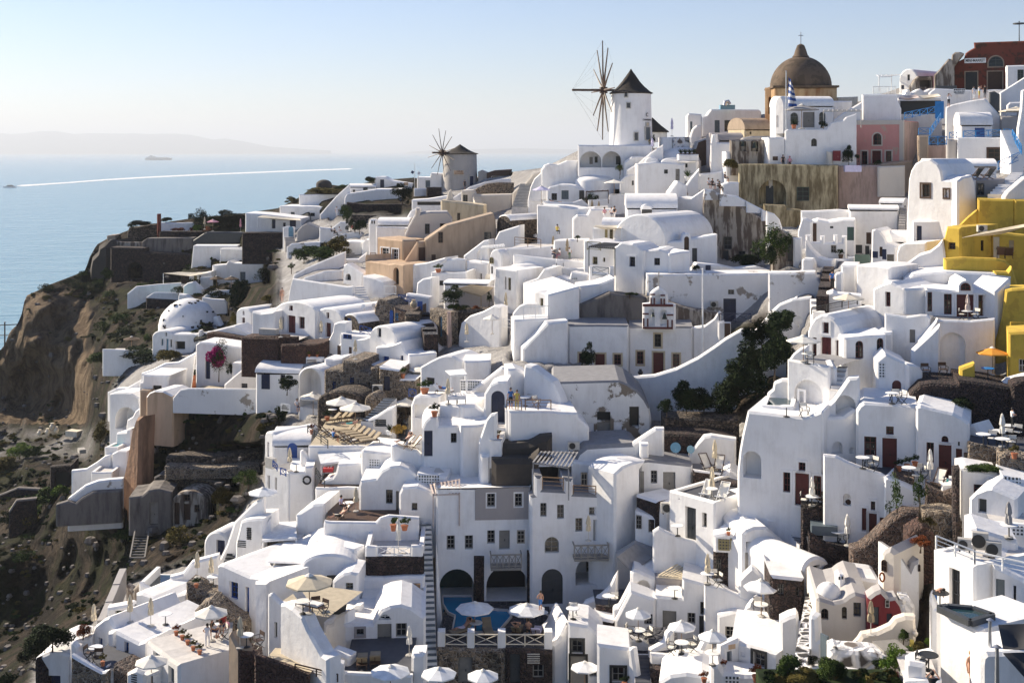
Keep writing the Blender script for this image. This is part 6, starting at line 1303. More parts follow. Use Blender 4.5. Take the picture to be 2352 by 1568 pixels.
bpy.context.view_layer.update()
DG=bpy.context.evaluated_depsgraph_get()
HIT=['']
def put(x,y,dmax=None):

 r=ray(px(x),py(y));e=D(px(x),py(y));dr=r.normalized();o=Vector((0,0,0));t=0.0
 for _ in range(14):
  h,loc,nor,idx,ob,mw=sc.ray_cast(DG,o,dr)
  if not h:break
  if ob.name.startswith('haze')or abs(nor.z)<0.55:o=loc+dr*.05;continue
  if loc.y<(dmax or e*1.4+8):HIT[0]=ob.name;return loc.copy()
  break
 return P(px(x),py(y),e)
def put0(x,y,d=None):return P(px(x),py(y),d)if d else put(x,y)
def root(name,label,cat,loc,rz=0.0,sc_=1.0,group=None):
 o=obj(name,None,None,loc,rz,sc_);return tag(o,label,cat,group,'thing')
PROTO={}
def inst(key,name,label,cat,loc,rz=0.0,s=1.0,group=None,mats=None):

 r=root(name,label,cat,loc,rz,s,group)
 for nm,me,kids in PROTO[key]:
  if mats and nm in mats:
   m2=nm+mats[nm]
   if m2+key not in PROTO:
    c=me.copy();c.materials.clear();c.materials.append(MM(mats[nm]));PROTO[m2+key]=c
   me=PROTO[m2+key]
  p=obj(nm,me,r)
  for n2,k2 in kids:obj(n2,k2,p)
 return r
def mk(b,*m,sharp=40):return b.mesh('m',*m,sharp=sharp)
b=MB();n=8;V=[(0,0,1.0)]+[(cos(2*pi*(i+.5)/n),sin(2*pi*(i+.5)/n),.80)for i in range(n)]+[(cos(2*pi*(i+.5)/n),sin(2*pi*(i+.5)/n),.76)for i in range(n)]
b.add(V,[(0,1+i,1+(i+1)%n)for i in range(n)]+[(1+i,9+i,9+(i+1)%n,1+(i+1)%n)for i in range(n)])
can=mk(b,'canvas',sharp=5)
ven=mk(MB().lathe([(.2,.975),(.09,1.015),(.01,1.04)],8),'canvas',sharp=5)
rib=MB()
for i in range(n):a=2*pi*(i+.5)/n;rib.bar((0,0,.93),(cos(a)*.97,sin(a)*.97,.79),.018,.008)
PROTO['umb']=[('canopy',can,[('vent',ven)]),('pole',mk(MB().tube([(0,0,0),(0,0,.98)],.022,8),'wood'),[]),('ribs',mk(rib,'wood',sharp=0),[]),('base',mk(MB().lathe([(.2,0),(.2,.03),(.05,.05)],10),'acgrey'),[])]
fold=lambda a,k:1+.22*cos(6*a+k)
PROTO['fold']=[('folded_canopy',mk(MB().lathe([(.1,.42),(.19,.40),(.17,.55),(.13,.62),(.17,.68),(.13,.85),(.07,.96),(.02,1.0)],18,wob=fold),'ecru',sharp=30),[]),('pole',mk(MB().tube([(0,0,0),(0,0,.97)],.025,8),'acgrey'),[]),('base',mk(MB().lathe([(.25,0),(.25,.03),(.06,.05)],10),'acgrey'),[])]
def umb(label,x,yt,yb,w,mat='canvas',d=None,key='umb',group=None,name=None):
 p=put0(x,yb,d);k=p.y/FPX/SH
 H=max(2.0,min(3.2,(yb-yt)*k*.97));r=max(.9,min(2.4,w*k/2))if key=='umb' else 1.0
 if key=='fold':inst('fold',name or 'folded_parasol',label,'parasol',p,random.random(),(1,1,H),group,{'folded_canopy':mat})
 else:inst('umb',name or 'parasol',label,'parasol',p,random.random()*.8,(r,r,H),group,{'canopy':mat})
def fo(label,x,yt,yb,mat='ecru',d=None):umb(label,x,yt,yb,40,mat,d,'fold')
def legs(b,w,l,h,t=.04,i=0):
 for sx in(-1,1):
  for sy in(-1,1):b.bar((sx*w,sy*l,0),(sx*w,sy*l,h),t,i=i)
 return b
PROTO['table']=[('table_top',mk(MB().lathe([(.44,.71),(.46,.73),(.44,.75)],20),'white'),[]),('pedestal',mk(MB().tube([(0,0,0),(0,0,.72)],.035,8).lathe([(.24,0),(.2,.03),(.04,.06)],12),'iron'),[])]
b=MB()
for s in(-1,1):b.bar((s*.27,-.24,0),(s*.27,.24,.46),.035).bar((s*.27,.24,0),(s*.27,-.24,.46),.035).bar((s*.27,-.24,.46),(s*.27,-.24,.66),.035).bar((s*.27,.24,.46),(s*.27,.28,.9),.035).bar((s*.27,-.27,.66),(s*.27,.27,.66),.05,.025)
PROTO['chair']=[('seat',mk(MB().box((0,0,.45),(.52,.46,.03)),'canvas'),[]),('backrest',mk(MB().box((0,.27,.79),(.54,.03,.24)),'canvas'),[]),('frame',mk(b,'iron',sharp=0),[])]
b=MB();f=MB()
b.add([(-.28,-.62,.34),(.28,-.62,.34),(.28,-.05,.24),(-.28,-.05,.24),(.28,.62,.98),(-.28,.62,.98)],[(0,1,2,3),(3,2,4,5)])
for s in(-.31,.31):f.bar((s,-.68,.36),(s,.28,0),.05).bar((s,-.45,0),(s,.66,1.03),.05).bar((s,-.1,.42),(s,.4,.44),.05)
f.bar((-.31,.66,1.03),(.31,.66,1.03),.05).bar((-.31,-.66,.36),(.31,-.66,.36),.05)
PROTO['deckchair']=[('sling',mk(b,'canvas',sharp=0),[]),('frame',mk(f,'brown',sharp=0),[])]
b=MB().box((0,-.35,.36),(.62,1.25,.09));M_=Matrix.Rotation(R(42),3,'X');b.box((0,.52,.61),(.62,.75,.08),M=M_)
PROTO['lounger']=[('mattress',mk(b,'kraft',sharp=0),[]),('frame',mk(legs(MB().box((0,-.2,.28),(.66,1.6,.06)),.28,.62,.28).bar((0,.45,.28),(0,.7,.7),.05),'brown',sharp=0),[])]
cl=MB().box((0,0,.6),(.86,.86,.32))
st=MB()
for i in range(7):a=i*2.4;st.lathe([(.03,.76),(.04,.82),(.02,.9)],6,c=(.28*cos(a),.28*sin(a),0))
PROTO['laid']=[('tablecloth',mk(cl,'cwhite',sharp=0),[]),('glass',mk(st,'steel'),[]),('frame',mk(legs(MB(),.38,.38,.5),'iron',sharp=0),[])]
def F(key,label,x,y,rz=0,s=1.0,mats=None,d=None,group=None):
 nm={'table':'round_table','laid':'laid_table','chair':'director_chair','deckchair':'deckchair','lounger':'sun_lounger'}[key]
 inst(key,nm,label,nm.split('_')[-1],put0(x,y,d),R(rz),s,group,mats)
def leaves(n,rx,rz_,s,seed,shell=.45,squash=1.0):
 rnd=random.Random(seed);V,Fc=[],[]
 lobes=[(rnd.gauss(0,.38),rnd.gauss(0,.38),rnd.gauss(.1,.3),rnd.uniform(.35,.62))for _ in range(9)]
 for _ in range(n):
  lx,ly,lz,lr=rnd.choice(lobes)
  a,e=rnd.random()*6.283,asin(rnd.uniform(-.8,1));q=lr*(shell+(1-shell)*rnd.random())
  c=Vector(((lx+q*cos(a)*cos(e))*rx,(ly+q*sin(a)*cos(e))*rx,(lz+q*sin(e))*rz_))
  u=Vector((rnd.gauss(0,1),rnd.gauss(0,1),rnd.gauss(0,.7))).normalized();w_=u.orthogonal().normalized()
  k=s*rnd.uniform(.6,1.4);m=len(V)
  V+=[c-u*k,c+w_*k*.45,c+u*k,c-w_*k*.45];Fc.append((m,m+1,m+2,m+3))
 return V,Fc
BUSH={}
def bushmesh(mat,v,n=900,s=.11):
 k=(mat,v,n)
 if k not in BUSH:
  V,Fc=leaves(n,1,1,s,v*17+5);BUSH[k]=mesh('foliage',V,Fc,[mat],sharp=0)
 return BUSH[k]
nb=0
def bush(label,x,yb,w,h,mat='leaf',d=None,name='shrub',cat='shrub',n=0):

 global nb
 nb+=1
 p=put0(x,yb,d);k=p.y/FPX/SH
 r=root(name,label,cat,p)
 n=n if n in(420,700)else 900 if w<90 else 2600 if w<230 else 5000
 o=obj('foliage',bushmesh(mat,nb%5,n,{2600:.09,5000:.075}.get(n,.11)),r,(0,0,h*k*.5),random.random()*6)
 o.scale=(w*k*.55,w*k*.5,h*k*.55)
 MB().tube([(0,0,-.3),(.04,0,h*k*.3),(-.03,.02,h*k*.6)],.05+w*k*.015,6,r2=.02).obj('stem','bark',r)
 return r
def tree(label,x,yt,yb,w,ch,mat='leaf',d=None,name='topiary_tree'):
 p=put0(x,yb,d);k=p.y/FPX/SH;H=(yb-yt)*k;c=ch*k
 r=root(name,label,'tree',p)
 b=MB().tube([(0,0,-.1),(.03,0,H*.4),(0,0,H-c*.5)],.07,7,r2=.04)
 for i in range(5):a=i*1.26;b.tube([(0,0,H-c),(cos(a)*c*.3,sin(a)*c*.3,H-c*.5)],.03,5)
 b.obj('trunk','bark',r)
 o=obj('crown',bushmesh(mat,int(x)%5,2600,.065),r,(0,0,H-c*.55));o.scale=(w*k*.5,w*k*.5,c*.55)
 return r
def pot(label,x,yt,yb,w,mat='leaf',pm='terracotta',d=None,spiky=False):
 p=put0(x,yb,d);k=p.y/FPX/SH;H=(yb-yt)*k;ph=max(.2,min(.6,H*.45));q=max(.14,w*k*.32)
 r=root('potted_plant',label,'plant',p)
 MB().lathe([(q*.7,0),(q,ph*.85),(q*1.12,ph*.86),(q*1.12,ph),(q*.8,ph)],14).obj('pot',pm,r)
 if spiky:
  b=MB()
  for i in range(26):
   a=i*2.4;e=R(30+55*((i*7)%10)/10);L_=H*.7
   b.tube([(0,0,ph),(cos(a)*cos(e)*L_*.5,sin(a)*cos(e)*L_*.5,ph+sin(e)*L_*.6),(cos(a)*cos(e)*L_,sin(a)*cos(e)*L_,ph+sin(e)*L_)],.045,4,r2=.006)
  b.obj('foliage',mat,r)
 else:
  o=obj('foliage',bushmesh(mat,int(x)%5,500,.16),r,(0,0,ph+(H-ph)*.5));o.scale=(w*k*.5,w*k*.5,max(.12,(H-ph)*.55))
J0=dict(pel=(0,0,.95,.135),spi=(0,.01,1.15,.12),che=(0,.01,1.33,.145),nec=(0,0,1.47,.058),hb=(0,-.015,1.55,.075),hm=(0,-.02,1.63,.092),ht=(0,-.005,1.70,.062),nose=(0,-.115,1.605,.014),sl=(.18,.01,1.39,.062),el=(.24,.03,1.12,.046),wl=(.25,-.05,.88,.032),pl=(.25,-.075,.80,.034),sr=(-.18,.01,1.39,.062),er=(-.24,.03,1.12,.046),wr=(-.25,-.05,.88,.032),pr=(-.25,-.075,.80,.034),hl=(.095,0,.88,.095),kl=(.10,-.02,.5,.06),al=(.10,.03,.09,.042),tl=(.11,-.12,.035,.035),hr=(-.095,0,.88,.095),kr=(-.10,-.02,.5,.06),ar=(-.10,.03,.09,.042),tr=(-.11,-.12,.035,.035))
EDG=[('pel','spi'),('spi','che'),('che','nec'),('nec','hb'),('hb','hm'),('hm','ht'),('hm','nose'),('che','sl'),('sl','el'),('el','wl'),('wl','pl'),('che','sr'),('sr','er'),('er','wr'),('wr','pr'),('pel','hl'),('hl','kl'),('kl','al'),('al','tl'),('pel','hr'),('hr','kr'),('kr','ar'),('ar','tr')]
POSES={'stand':{},'lean':dict(el=(.30,-.08,1.16),wl=(.16,-.22,.98),pl=(.12,-.27,.95),kr=(-.12,-.14,.52),ar=(-.11,-.06,.09),tr=(-.12,-.2,.035)),'photo':dict(el=(.30,-.16,1.36),wl=(.10,-.26,1.56),pl=(.05,-.28,1.62),er=(-.30,-.16,1.36),wr=(-.10,-.26,1.56),pr=(-.05,-.28,1.62)),'carry':dict(el=(.26,-.02,1.12),wl=(.14,-.27,1.12),pl=(.07,-.32,1.13),er=(-.26,-.02,1.12),wr=(-.14,-.27,1.10),pr=(-.07,-.32,1.12)),'sit':dict(pel=(0,0,.52),spi=(0,.02,.72),che=(0,0,.92),nec=(0,-.02,1.06),hb=(0,-.035,1.14),hm=(0,-.045,1.22),ht=(0,-.03,1.29),nose=(0,-.14,1.195),sl=(.18,0,.98),el=(.25,-.1,.74),wl=(.14,-.33,.66),pl=(.1,-.4,.64),sr=(-.18,0,.98),er=(-.25,-.1,.74),wr=(-.14,-.33,.66),pr=(-.1,-.4,.64),hl=(.1,-.06,.5),kl=(.12,-.46,.5),al=(.12,-.42,.09),tl=(.13,-.56,.04),hr=(-.1,-.06,.5),kr=(-.12,-.46,.5),ar=(-.12,-.42,.09),tr=(-.13,-.56,.04)),'lounge':dict(pel=(0,0,.5),spi=(0,.2,.6),che=(0,.36,.74),nec=(0,.46,.85),hb=(0,.5,.91),hm=(0,.53,.99),ht=(0,.56,1.05),nose=(0,.43,1.0),sl=(.18,.4,.8),el=(.36,.52,1.02),wl=(.16,.62,1.08),pl=(.08,.63,1.1),sr=(-.18,.4,.8),er=(-.36,.52,1.02),wr=(-.16,.62,1.08),pr=(-.08,.63,1.1),hl=(.1,-.06,.48),kl=(.13,-.46,.62),al=(.13,-.84,.46),tl=(.14,-.9,.56),hr=(-.1,-.06,.48),kr=(-.12,-.46,.52),ar=(-.12,-.88,.45),tr=(-.13,-.93,.56)),'lie':dict(pel=(0,0,.5),spi=(0,.2,.52),che=(0,.38,.56),nec=(0,.5,.64),hb=(0,.55,.70),hm=(0,.60,.76),ht=(0,.63,.82),nose=(0,.5,.79),sl=(.18,.42,.58),el=(.28,.2,.48),wl=(.26,-.02,.47),pl=(.25,-.1,.47),sr=(-.18,.42,.58),er=(-.28,.2,.48),wr=(-.26,-.02,.47),pr=(-.25,-.1,.47),hl=(.1,-.08,.49),kl=(.11,-.48,.52),al=(.11,-.88,.46),tl=(.12,-.94,.54),hr=(-.1,-.08,.49),kr=(-.11,-.48,.5),ar=(-.11,-.88,.46),tr=(-.12,-.94,.54)),'bend':dict(spi=(0,-.06,1.12),che=(0,-.26,1.24),nec=(0,-.38,1.28),hb=(0,-.44,1.28),hm=(0,-.5,1.26),ht=(0,-.56,1.26),nose=(0,-.5,1.16),sl=(.18,-.28,1.24),el=(.26,-.34,.98),wl=(.16,-.42,.8),pl=(.12,-.46,.74),sr=(-.18,-.28,1.24),er=(-.26,-.34,.98),wr=(-.14,-.46,1.02),pr=(-.1,-.5,1.08)),}
def posemesh(pose):
 if('pose',pose)in PROTO:return PROTO[('pose',pose)]
 J={k:list(v)for k,v in J0.items()}
 for k,v in POSES[pose].items():J[k][:3]=v
 E=list(EDG)
 for s in('l','r'):
  w_,p_=Vector(J['w'+s][:3]),Vector(J['p'+s][:3]);ax=(p_-w_).normalized();side=ax.cross(Vector((0,1,.2))).normalized()
  for i,(o_,L_)in enumerate(((-.03,.07),(-.01,.085),(.01,.08),(.03,.062))):
   a=p_+side*o_;J[f'f{s}{i}']=[*(a+ax*L_*.5+side*o_*.2),.0095];J[f'g{s}{i}']=[*(a+ax*L_-Vector((0,.02,0))),.008]
   E+=[('p'+s,f'f{s}{i}'),(f'f{s}{i}',f'g{s}{i}')]
  J['q'+s]=[*(w_+(p_-w_)*.5+side*-.05),.011];E.append(('w'+s,'q'+s))
 ks=list(J);me=bpy.data.meshes.new('body')
 me.from_pydata([J[k][:3]for k in ks],[(ks.index(a),ks.index(c))for a,c in E],[])
 o=bpy.data.objects.new('tmp',me);COL.objects.link(o)
 sk=o.modifiers.new('s','SKIN');sk.use_smooth_shade=True
 for i,k in enumerate(ks):me.skin_vertices[0].data[i].radius=(J[k][3],)*2
 me.skin_vertices[0].data[0].use_root=True
 o.modifiers.new('u','SUBSURF').levels=1
 bpy.context.view_layer.update()
 out=bpy.data.meshes.new_from_object(o.evaluated_get(bpy.context.evaluated_depsgraph_get()))
 bpy.data.objects.remove(o)
 seg=[(Vector(J[a][:3]),Vector(J[c][:3]),a,c)for a,c in E]
 idx=[]
 for pg in out.polygons:
  q=pg.center;best=None
  for A,C,a,c in seg:
   t=max(0,min(1,(q-A).dot(C-A)/max(1e-9,(C-A).length_squared)));dd=(A+(C-A)*t-q).length-.5*J[a][3]
   if best is None or dd<best[0]:best=(dd,a,c,t)
  _,a,c,t=best
  if a in('pel',)and c in('hl','hr','spi')and not(c=='spi' and t>.4):z=2
  elif a in('hl','hr'):z=2
  elif a in('kl','kr'):z=3
  elif a in('pel','spi')or(a=='che' and c in('sl','sr'))or(a in('sl','sr')and t<.45):z=1
  elif a=='che' and t<.6:z=1
  else:z=0
  idx.append(z)
 out.materials.clear()
 for m in('skin','cwhite','cnavy','cnavy'):out.materials.append(MM(m))
 out.polygons.foreach_set('material_index',idx)
 h=Vector(J['hm'][:3]);tp=Vector(J['ht'][:3]);ax=(tp-h).normalized()
 hm=MB();q=ax.to_track_quat('Z','Y').to_matrix();t0=MB().lathe([(.085,-.06),(.108,.0),(.098,.06),(.06,.11),(.01,.125)],12)
 hm.add([q@v+h+Vector((0,.022,0))for v in t0.V],t0.F)
 PROTO[('pose',pose)]=(out,hm.mesh('hair','hair'))
 return PROTO[('pose',pose)]
def man(label,x,yb,pose='stand',shirt='cwhite',leg='cnavy',shin=None,rz=0,hpx=None,hair='hair',skin='skin',d=None,dz=0.0,hat=None):
 p=put0(x,yb,d)+UP*dz;k=p.y/FPX/SH
 s=max(.85,min(1.15,hpx*k/1.72))if hpx else 1.0
 me,hm=posemesh(pose);me=me.copy()
 for i,m in enumerate((skin,shirt,leg,shin or leg)):me.materials[i]=MM(m)
 o=obj('person',me,None,p,R(rz),s);tag(o,label,'person',None,'thing')
 h=hm.copy();h.materials[0]=MM(hair);obj('hair',h,o)
 if hat:
  H=POSES[pose].get('ht',J0['ht'])
  MB().lathe([(.2,0),(.2,.015),(.11,.02),(.1,.11),(.02,.13)],14).obj('hat',hat,o,(H[0],H[1]+.01,H[2]-.03))
 return o
def rail(label,x0,y0,x1,y1,h,style='x',mat='sky',d=None,d1=None):
 a=put0(x0,y0,d);c=put0(x1,y1,d1 or d);H=h/SH*a.y/FPX;L_=(c-a).length;n=max(1,round(L_/1.3))
 r=root('railing',label,'railing',a);v=c-a
 T_=MB().bar((0,0,H),tuple(v+UP*H),.07);T_.obj('top_rail',mat,r,sharp=0)
 if style!='h':MB().bar((0,0,.12),tuple(v+UP*.12),.06).obj('bottom_rail',mat,r,sharp=0)
 for i in range(n+1):q=v*i/n;MB().bar(tuple(q),tuple(q+UP*H),.08).obj('post',mat,r,sharp=0)
 b=MB()
 for i in range(n):
  q0,q1=v*i/n,v*(i+1)/n
  if style=='x':b.bar(tuple(q0+UP*.12),tuple(q1+UP*H),.045).bar(tuple(q1+UP*.12),tuple(q0+UP*H),.045)
  elif style=='h':
   for z in(.35,.68):b.bar(tuple(q0+UP*H*z),tuple(q1+UP*H*z),.035)
  else:
   for j in range(1,8):q=q0+(q1-q0)*j/8;b.bar(tuple(q+UP*.12),tuple(q+UP*H),.03)
 b.obj('infill',mat,r,sharp=0)
def dish(label,x,y,w,mat='white',d=None,rz=0):
 p=put0(x,y,d);k=p.y/FPX/SH;q=w*k/2
 r=root('satellite_dish',label,'satellite dish',p,R(rz))
 dd=MB().lathe([(q*sin(t*.17),q*1.1-1.1*q*cos(t*.17)*1)for t in range(1,7)],22).obj('dish',mat,r,(0,-.1,q*1.25));dd.rotation_euler=(R(70),0,0)
 MB().bar((0,0,0),(0,0,q*1.3),.08).bar((0,-.1,q*.6),(0,-q*1.0,q*1.2),.04).obj('mount','acgrey',r,sharp=0)
def aircon(label,x0,y0,x1,y1,d,th=0):
 f_=Fr(px((x0+x1)/2),py(y1),d,th);a,c=f_.uv(x0,y1),f_.uv(x1,y0);w_,h_=c.x-a.x,c.y
 r=root('air_conditioner',label,'air conditioner',f_.O,f_.th)
 MB().box((0,0,h_/2),(w_,.4,h_)).obj('casing','acgrey',r,sharp=0)
 g=MB().lathe([(h_*.4,0),(h_*.4,.03),(.02,.035)],18).obj('fan','iron',r,(-w_*.12,-.2,h_/2));g.rotation_euler=(R(90),0,0)
 for s in(-1,1):MB().box((s*w_*.35,0,-.05),(.08,.4,.1)).obj('foot','iron',r,sharp=0)
def slats(label,pts,d0,mat='white',posts=2.4,name='pergola',n=12,solid=False,d1=None,th=.06):

 dd=[d0,d0,d1 or d0+4,d1 or d0+4];q=[P(px(x),py(y),e)for(x,y),e in zip(pts,dd)];o=q[0];q=[v-o for v in q]
 r=root(name,label,name.split('_')[-1],o)
 if solid:
  b=MB();N_=8;V=[]
  for j in range(N_+1):
   for i in range(N_+1):
    s,t=i/N_,j/N_;v=q[0]*(1-s)*(1-t)+q[1]*s*(1-t)+q[2]*s*t+q[3]*(1-s)*t
    V.append(v-UP*(.35*sin(pi*s)*sin(pi*t)))
  Fc=[(j*(N_+1)+i,j*(N_+1)+i+1,(j+1)*(N_+1)+i+1,(j+1)*(N_+1)+i)for j in range(N_)for i in range(N_)]
  V2=[v-UP*.03 for v in V];m_=len(V)
  b.add(V+V2,Fc+[tuple(m_+k for k in f_)[::-1]for f_ in Fc]).obj('cloth',mat,r)
 else:
  b=MB()
  for i in range(n+1):s=i/n;b.bar(q[0].lerp(q[1],s),q[3].lerp(q[2],s),.13 if n<20 else .1,.05)
  b.obj('slat',mat,r,sharp=0)
  MB().bar(q[0]-UP*.08,q[1]-UP*.08,.1).bar(q[3]-UP*.08,q[2]-UP*.08,.1).obj('beam',mat,r,sharp=0)
 if posts:
  for v in(q[0],q[1]):MB().bar(v,v-UP*posts,.1).obj('post',mat if not solid else 'white',r,sharp=0)
 return r
def jar(label,x,yt,yb,mat='terracotta',d=None,name='clay_jar'):
 p=put0(x,yb,d);H=(yb-yt)/SH*p.y/FPX
 r=root(name,label,'jar',p);MB().lathe([(.2*H,0),(.42*H,.35*H),(.44*H,.55*H),(.2*H,.85*H),(.25*H,H)],18).obj('body',mat,r)
 MB().lathe([(.25*H,H*.97),(.28*H,H*1.02),(.18*H,H*1.03)],18).obj('rim',mat,r)
def boxthing(name,label,cat,x0,y0,x1,y1,d,mat,depth=1.0,th=0,parts=()):
 f_=Fr(px((x0+x1)/2),py(y1),d,th);a,c=f_.uv(x0,y1),f_.uv(x1,y0)
 o=MB().box(((a.x+c.x)/2,depth/2,c.y/2),(c.x-a.x,depth,c.y)).obj(name,mat,None,f_.O,f_.th,sharp=0)
 return tag(o,label,cat,None,'thing')
def pole(label,x,yt,yb,mat='white',r_=.07,d=None,name='flag_pole',cat='pole'):
 p=put0(x,yb,d);H=(yb-yt)/SH*p.y/FPX
 r=root(name,label,cat,p);MB().tube([(0,0,-.5),(0,0,H)],r_,8,r2=r_*.7).obj('shaft',mat,r);MB().lathe([(.02,H),(r_*1.6,H+.06),(.02,H+.16)],8).obj('finial',mat,r)
 return r,H
def windmill(label,x,yb,yt,wt,wb,ya,d,hub,rad,ang,cap,wall,cname,feats,seed=0.0,bow=4.7):
 p=P(px(x),py(yb),d);k=d/FPX/SH;H=(yb-yt)*k
 r=root('windmill',label,'windmill',p)
 pr=[(wb*k*1.02,-2.5),(wb*k,0)]+[((wb+(wt-wb)*(t/8)**.7)*k,H*t/8)for t in range(1,9)]
 tw=MB().lathe(pr,48).obj('tower',wall,r)
 ca=MB();ch_=(yt-ya)*k;w_=wt*k*1.06
 ca.lathe([(w_*.98,-.12),(w_*1.04,.02)]+[(w_*(1-t/10)**1.0*(1-.16*sin(pi*t/10)),ch_*t/10)for t in range(1,10)]+[(.06,ch_*1.02)],40,wob=lambda a,kk:1+.02*sin(9*a+kk)+.012*sin(23*a+2*kk)).obj('thatched_cap',cap,r,(0,0,H))
 for kind,a,z,w0,h0,mat in feats:
  rr=(wb+(wt-wb)*((z+h0/2)/H)**.7)*k
  q=root(kind,None,None,Vector((sin(a)*rr,-cos(a)*rr,z)));q.parent=r;q.rotation_euler=(0,0,a);del q['kind']
  f_=MB()
  for s in(-1,1):f_.box((s*w0/2,0,h0/2),(.12,.3,h0+.12)).box((0,0,h0/2+s*h0/2),(w0,.3,.12))
  f_.obj('frame','acgrey',q,sharp=0);MB().box((0,-.02,h0/2),(w0,.2,h0)).obj('panel',mat,q,sharp=0)
 ax=Vector((-sin(ang),-cos(ang),0));u=Vector((cos(ang),-sin(ang),0))
 hb=P(px(hub[0]),py(hub[1]),d)-p;t=(hb.x)/ax.x;hp=ax*t+UP*hb.z
 wh=root('sail_wheel',None,None,hp);wh.parent=r;del wh['kind']
 MB().bar(-ax*(t*.95),ax*bow,.32).obj('axle','brown',wh,sharp=0);MB().bar(-ax*.5,ax*.5,.9).obj('hub','brown',wh,sharp=0)
 tips=[]
 for i in range(12):
  a=seed+i*pi/6;dr=u*cos(a)+UP*sin(a);rr=rad*(1-.03*(i%3))
  s=MB().tube([dr*.2,dr*rr*.4+ax*.1,dr*rr*.97+ax*.15],.022*rad,6,r2=.01*rad).obj('spoke','brown',wh,sharp=0);tips.append(dr*rr*.97+ax*.15)
 for i in range(12 if bow>3 else 0):
  MB().tube([tips[i],tips[(i+1)%12]],.006,3).tube([tips[i],ax*bow],.007,3).obj('stay','iron',wh,sharp=0)
 return r
T(1176,0)
wm=windmill('tall white windmill with black thatched cap and twelve bare spokes',1093,1332,858,182,200,640,182,(838,832),7.5,R(81),'thatch','w','cap',[('window',R(-19),6.9,.5,.75,'dgrey'),('window',R(-12),5.3,.6,.8,'dgrey'),('window',R(8),.6,.62,1.2,'dgrey'),('door',R(44),.7,1.05,1.9,'greyblue'),('window',R(44),2.75,.6,.5,'ecru')])
tx=R(43);n_=Vector((sin(tx),-cos(tx),0))
text('C',n_*3.13+UP*4.35,None,.55,'iron',wm,th=tx,bold=True);text('CHARISMA',n_*3.13+UP*3.62,None,.24,'iron',wm,th=tx,width=1.9,bold=True)
r=root('thatched_hut','small round hut with black conical roof behind tall windmill','hut',P(px(1290),py(1250),203))
MB().lathe([(2.4,-1),(2.4,.7)],24).obj('wall','w',r);MB().lathe([(2.75,.6),(2.7,.75),(1.4,1.75),(.05,3.0)],24).obj('thatched_roof','thatch',r)
T(588,392)
wm2=windmill('stubby grey stone windmill with brown cap beside sea',1875,178,-156,152,164,-240,231,(1718,-165),4.7,R(52),'thatch','mill','cap',[('door',R(42),.5,1.0,2.2,'navy'),('sign',R(-2),2.9,1.9,.85,'tan')],.2,2.2)
text('Cafe &',Vector((.05,-3.45,3.55)),None,.26,'maroon',wm2,width=1.0);text('Swimming Pool',Vector((.05,-3.45,3.15)),None,.24,'maroon',wm2,width=1.7)
T(1176,0)
umb('white parasol before double arched porch under tall windmill',785,1392,1548,215)
fo('folded lilac parasol alone on skyline right of tall windmill',1470,1080,1255,'lilac',181);fo('folded lilac parasol under right edge of windmill terrace',1288,1280,1398,'lilac',173)
T(1764,0)
umb('grey-white parasol on flag terrace below great dome',310,942,1186,310,'shc',161.5);umb('cream square-looking parasol at frame edge below red market',2290,975,1180,330,'cream',158)
T(1176,392)
umb('open lilac parasol beside two staircases',270,135,312,172,'lilac');fo('folded pink parasol on round-window house terrace',540,130,288,'cpink');umb('white parasol right of oval dome',940,110,218,195)
for i,(x,a,c)in enumerate([(735,258,480),(798,272,488),(378,592,760),(507,618,815)]):fo(['folded brown parasol, left of pair above restaurant','folded brown parasol, right of pair above restaurant','folded brown parasol at restaurant terrace corner','folded brown parasol next to waiter'][i],x,a,c,'kraft')
T(0,392)
fo('folded cream parasol on headland garden terrace',1880,420,540,'ecru',254);umb('open pinkish parasol on headland garden terrace',1955,445,555,112,'cpink',254);fo('folded pink parasol by grey bar on headland',2210,437,566,'cpink',253)
umb('thatched straw parasol left of slim pair by pool',1990,962,1092,132,'straw',222,name='thatched_parasol');umb('thatched straw parasol above white deckchairs',2125,965,1095,142,'straw',222,name='thatched_parasol');umb('lone thatched straw parasol beside jacuzzi on cliff lip',1208,1532,1640,155,'straw',name='thatched_parasol')
T(588,392)
for l,x,a,c,m in[('folded cream parasol before two maroon windows',228,1335,1530,'ecru'),('folded yellow parasol before single maroon door',598,1412,1540,'ecru'),('folded cream parasol by stone barrel house',1045,1255,1425,'ecru'),('folded cream parasol below reed pergola garden',1975,1315,1500,'ecru'),('folded cream parasol beside tall louvred house',2295,1110,1335,'ecru'),('short folded cream parasol on steps by rounded wall',1935,1480,1572,'ecru')]:fo(l,x,a,c,m)
umb('flat white parasol by white cross-rail balcony',2170,1370,1500,170)
T(588,784)
for l,x,a,c,w in[('cream parasol at left end of stone house terrace',525,458,690,262),('cream parasol, rearmost of cluster by stone house',755,470,650,240),('cream parasol, middle of cluster by stone house',785,503,745,300),('cream parasol, nearest of cluster, above loungers',912,555,800,300),('cream parasol over grey-tread stairs',1378,517,745,250),('wide cream parasol under folded cave roof',1520,270,400,240),('cream parasol beside black wreath',400,1285,1470,250),('cream parasol at terrace left of black wreath house',65,1398,1562,275)]:umb(l,x,a,c,w,'canvas' if a<1000 else 'white')
for l,x,a,c in[('folded cream parasol among stone terrace cluster',638,520,660),('folded cream parasol before ochre flowerbed',1275,585,790),('folded cream parasol beside wooden deckchairs',1412,670,895),('folded cream parasol by plunge pool tables',1763,330,575),('folded cream parasol above rubble stone house',912,-25,165),('folded cream parasol before blue arched door',310,965,1190),('folded cream parasol on round deck',918,1362,1560)]:fo(l,x,a,c)
T(1176,784)
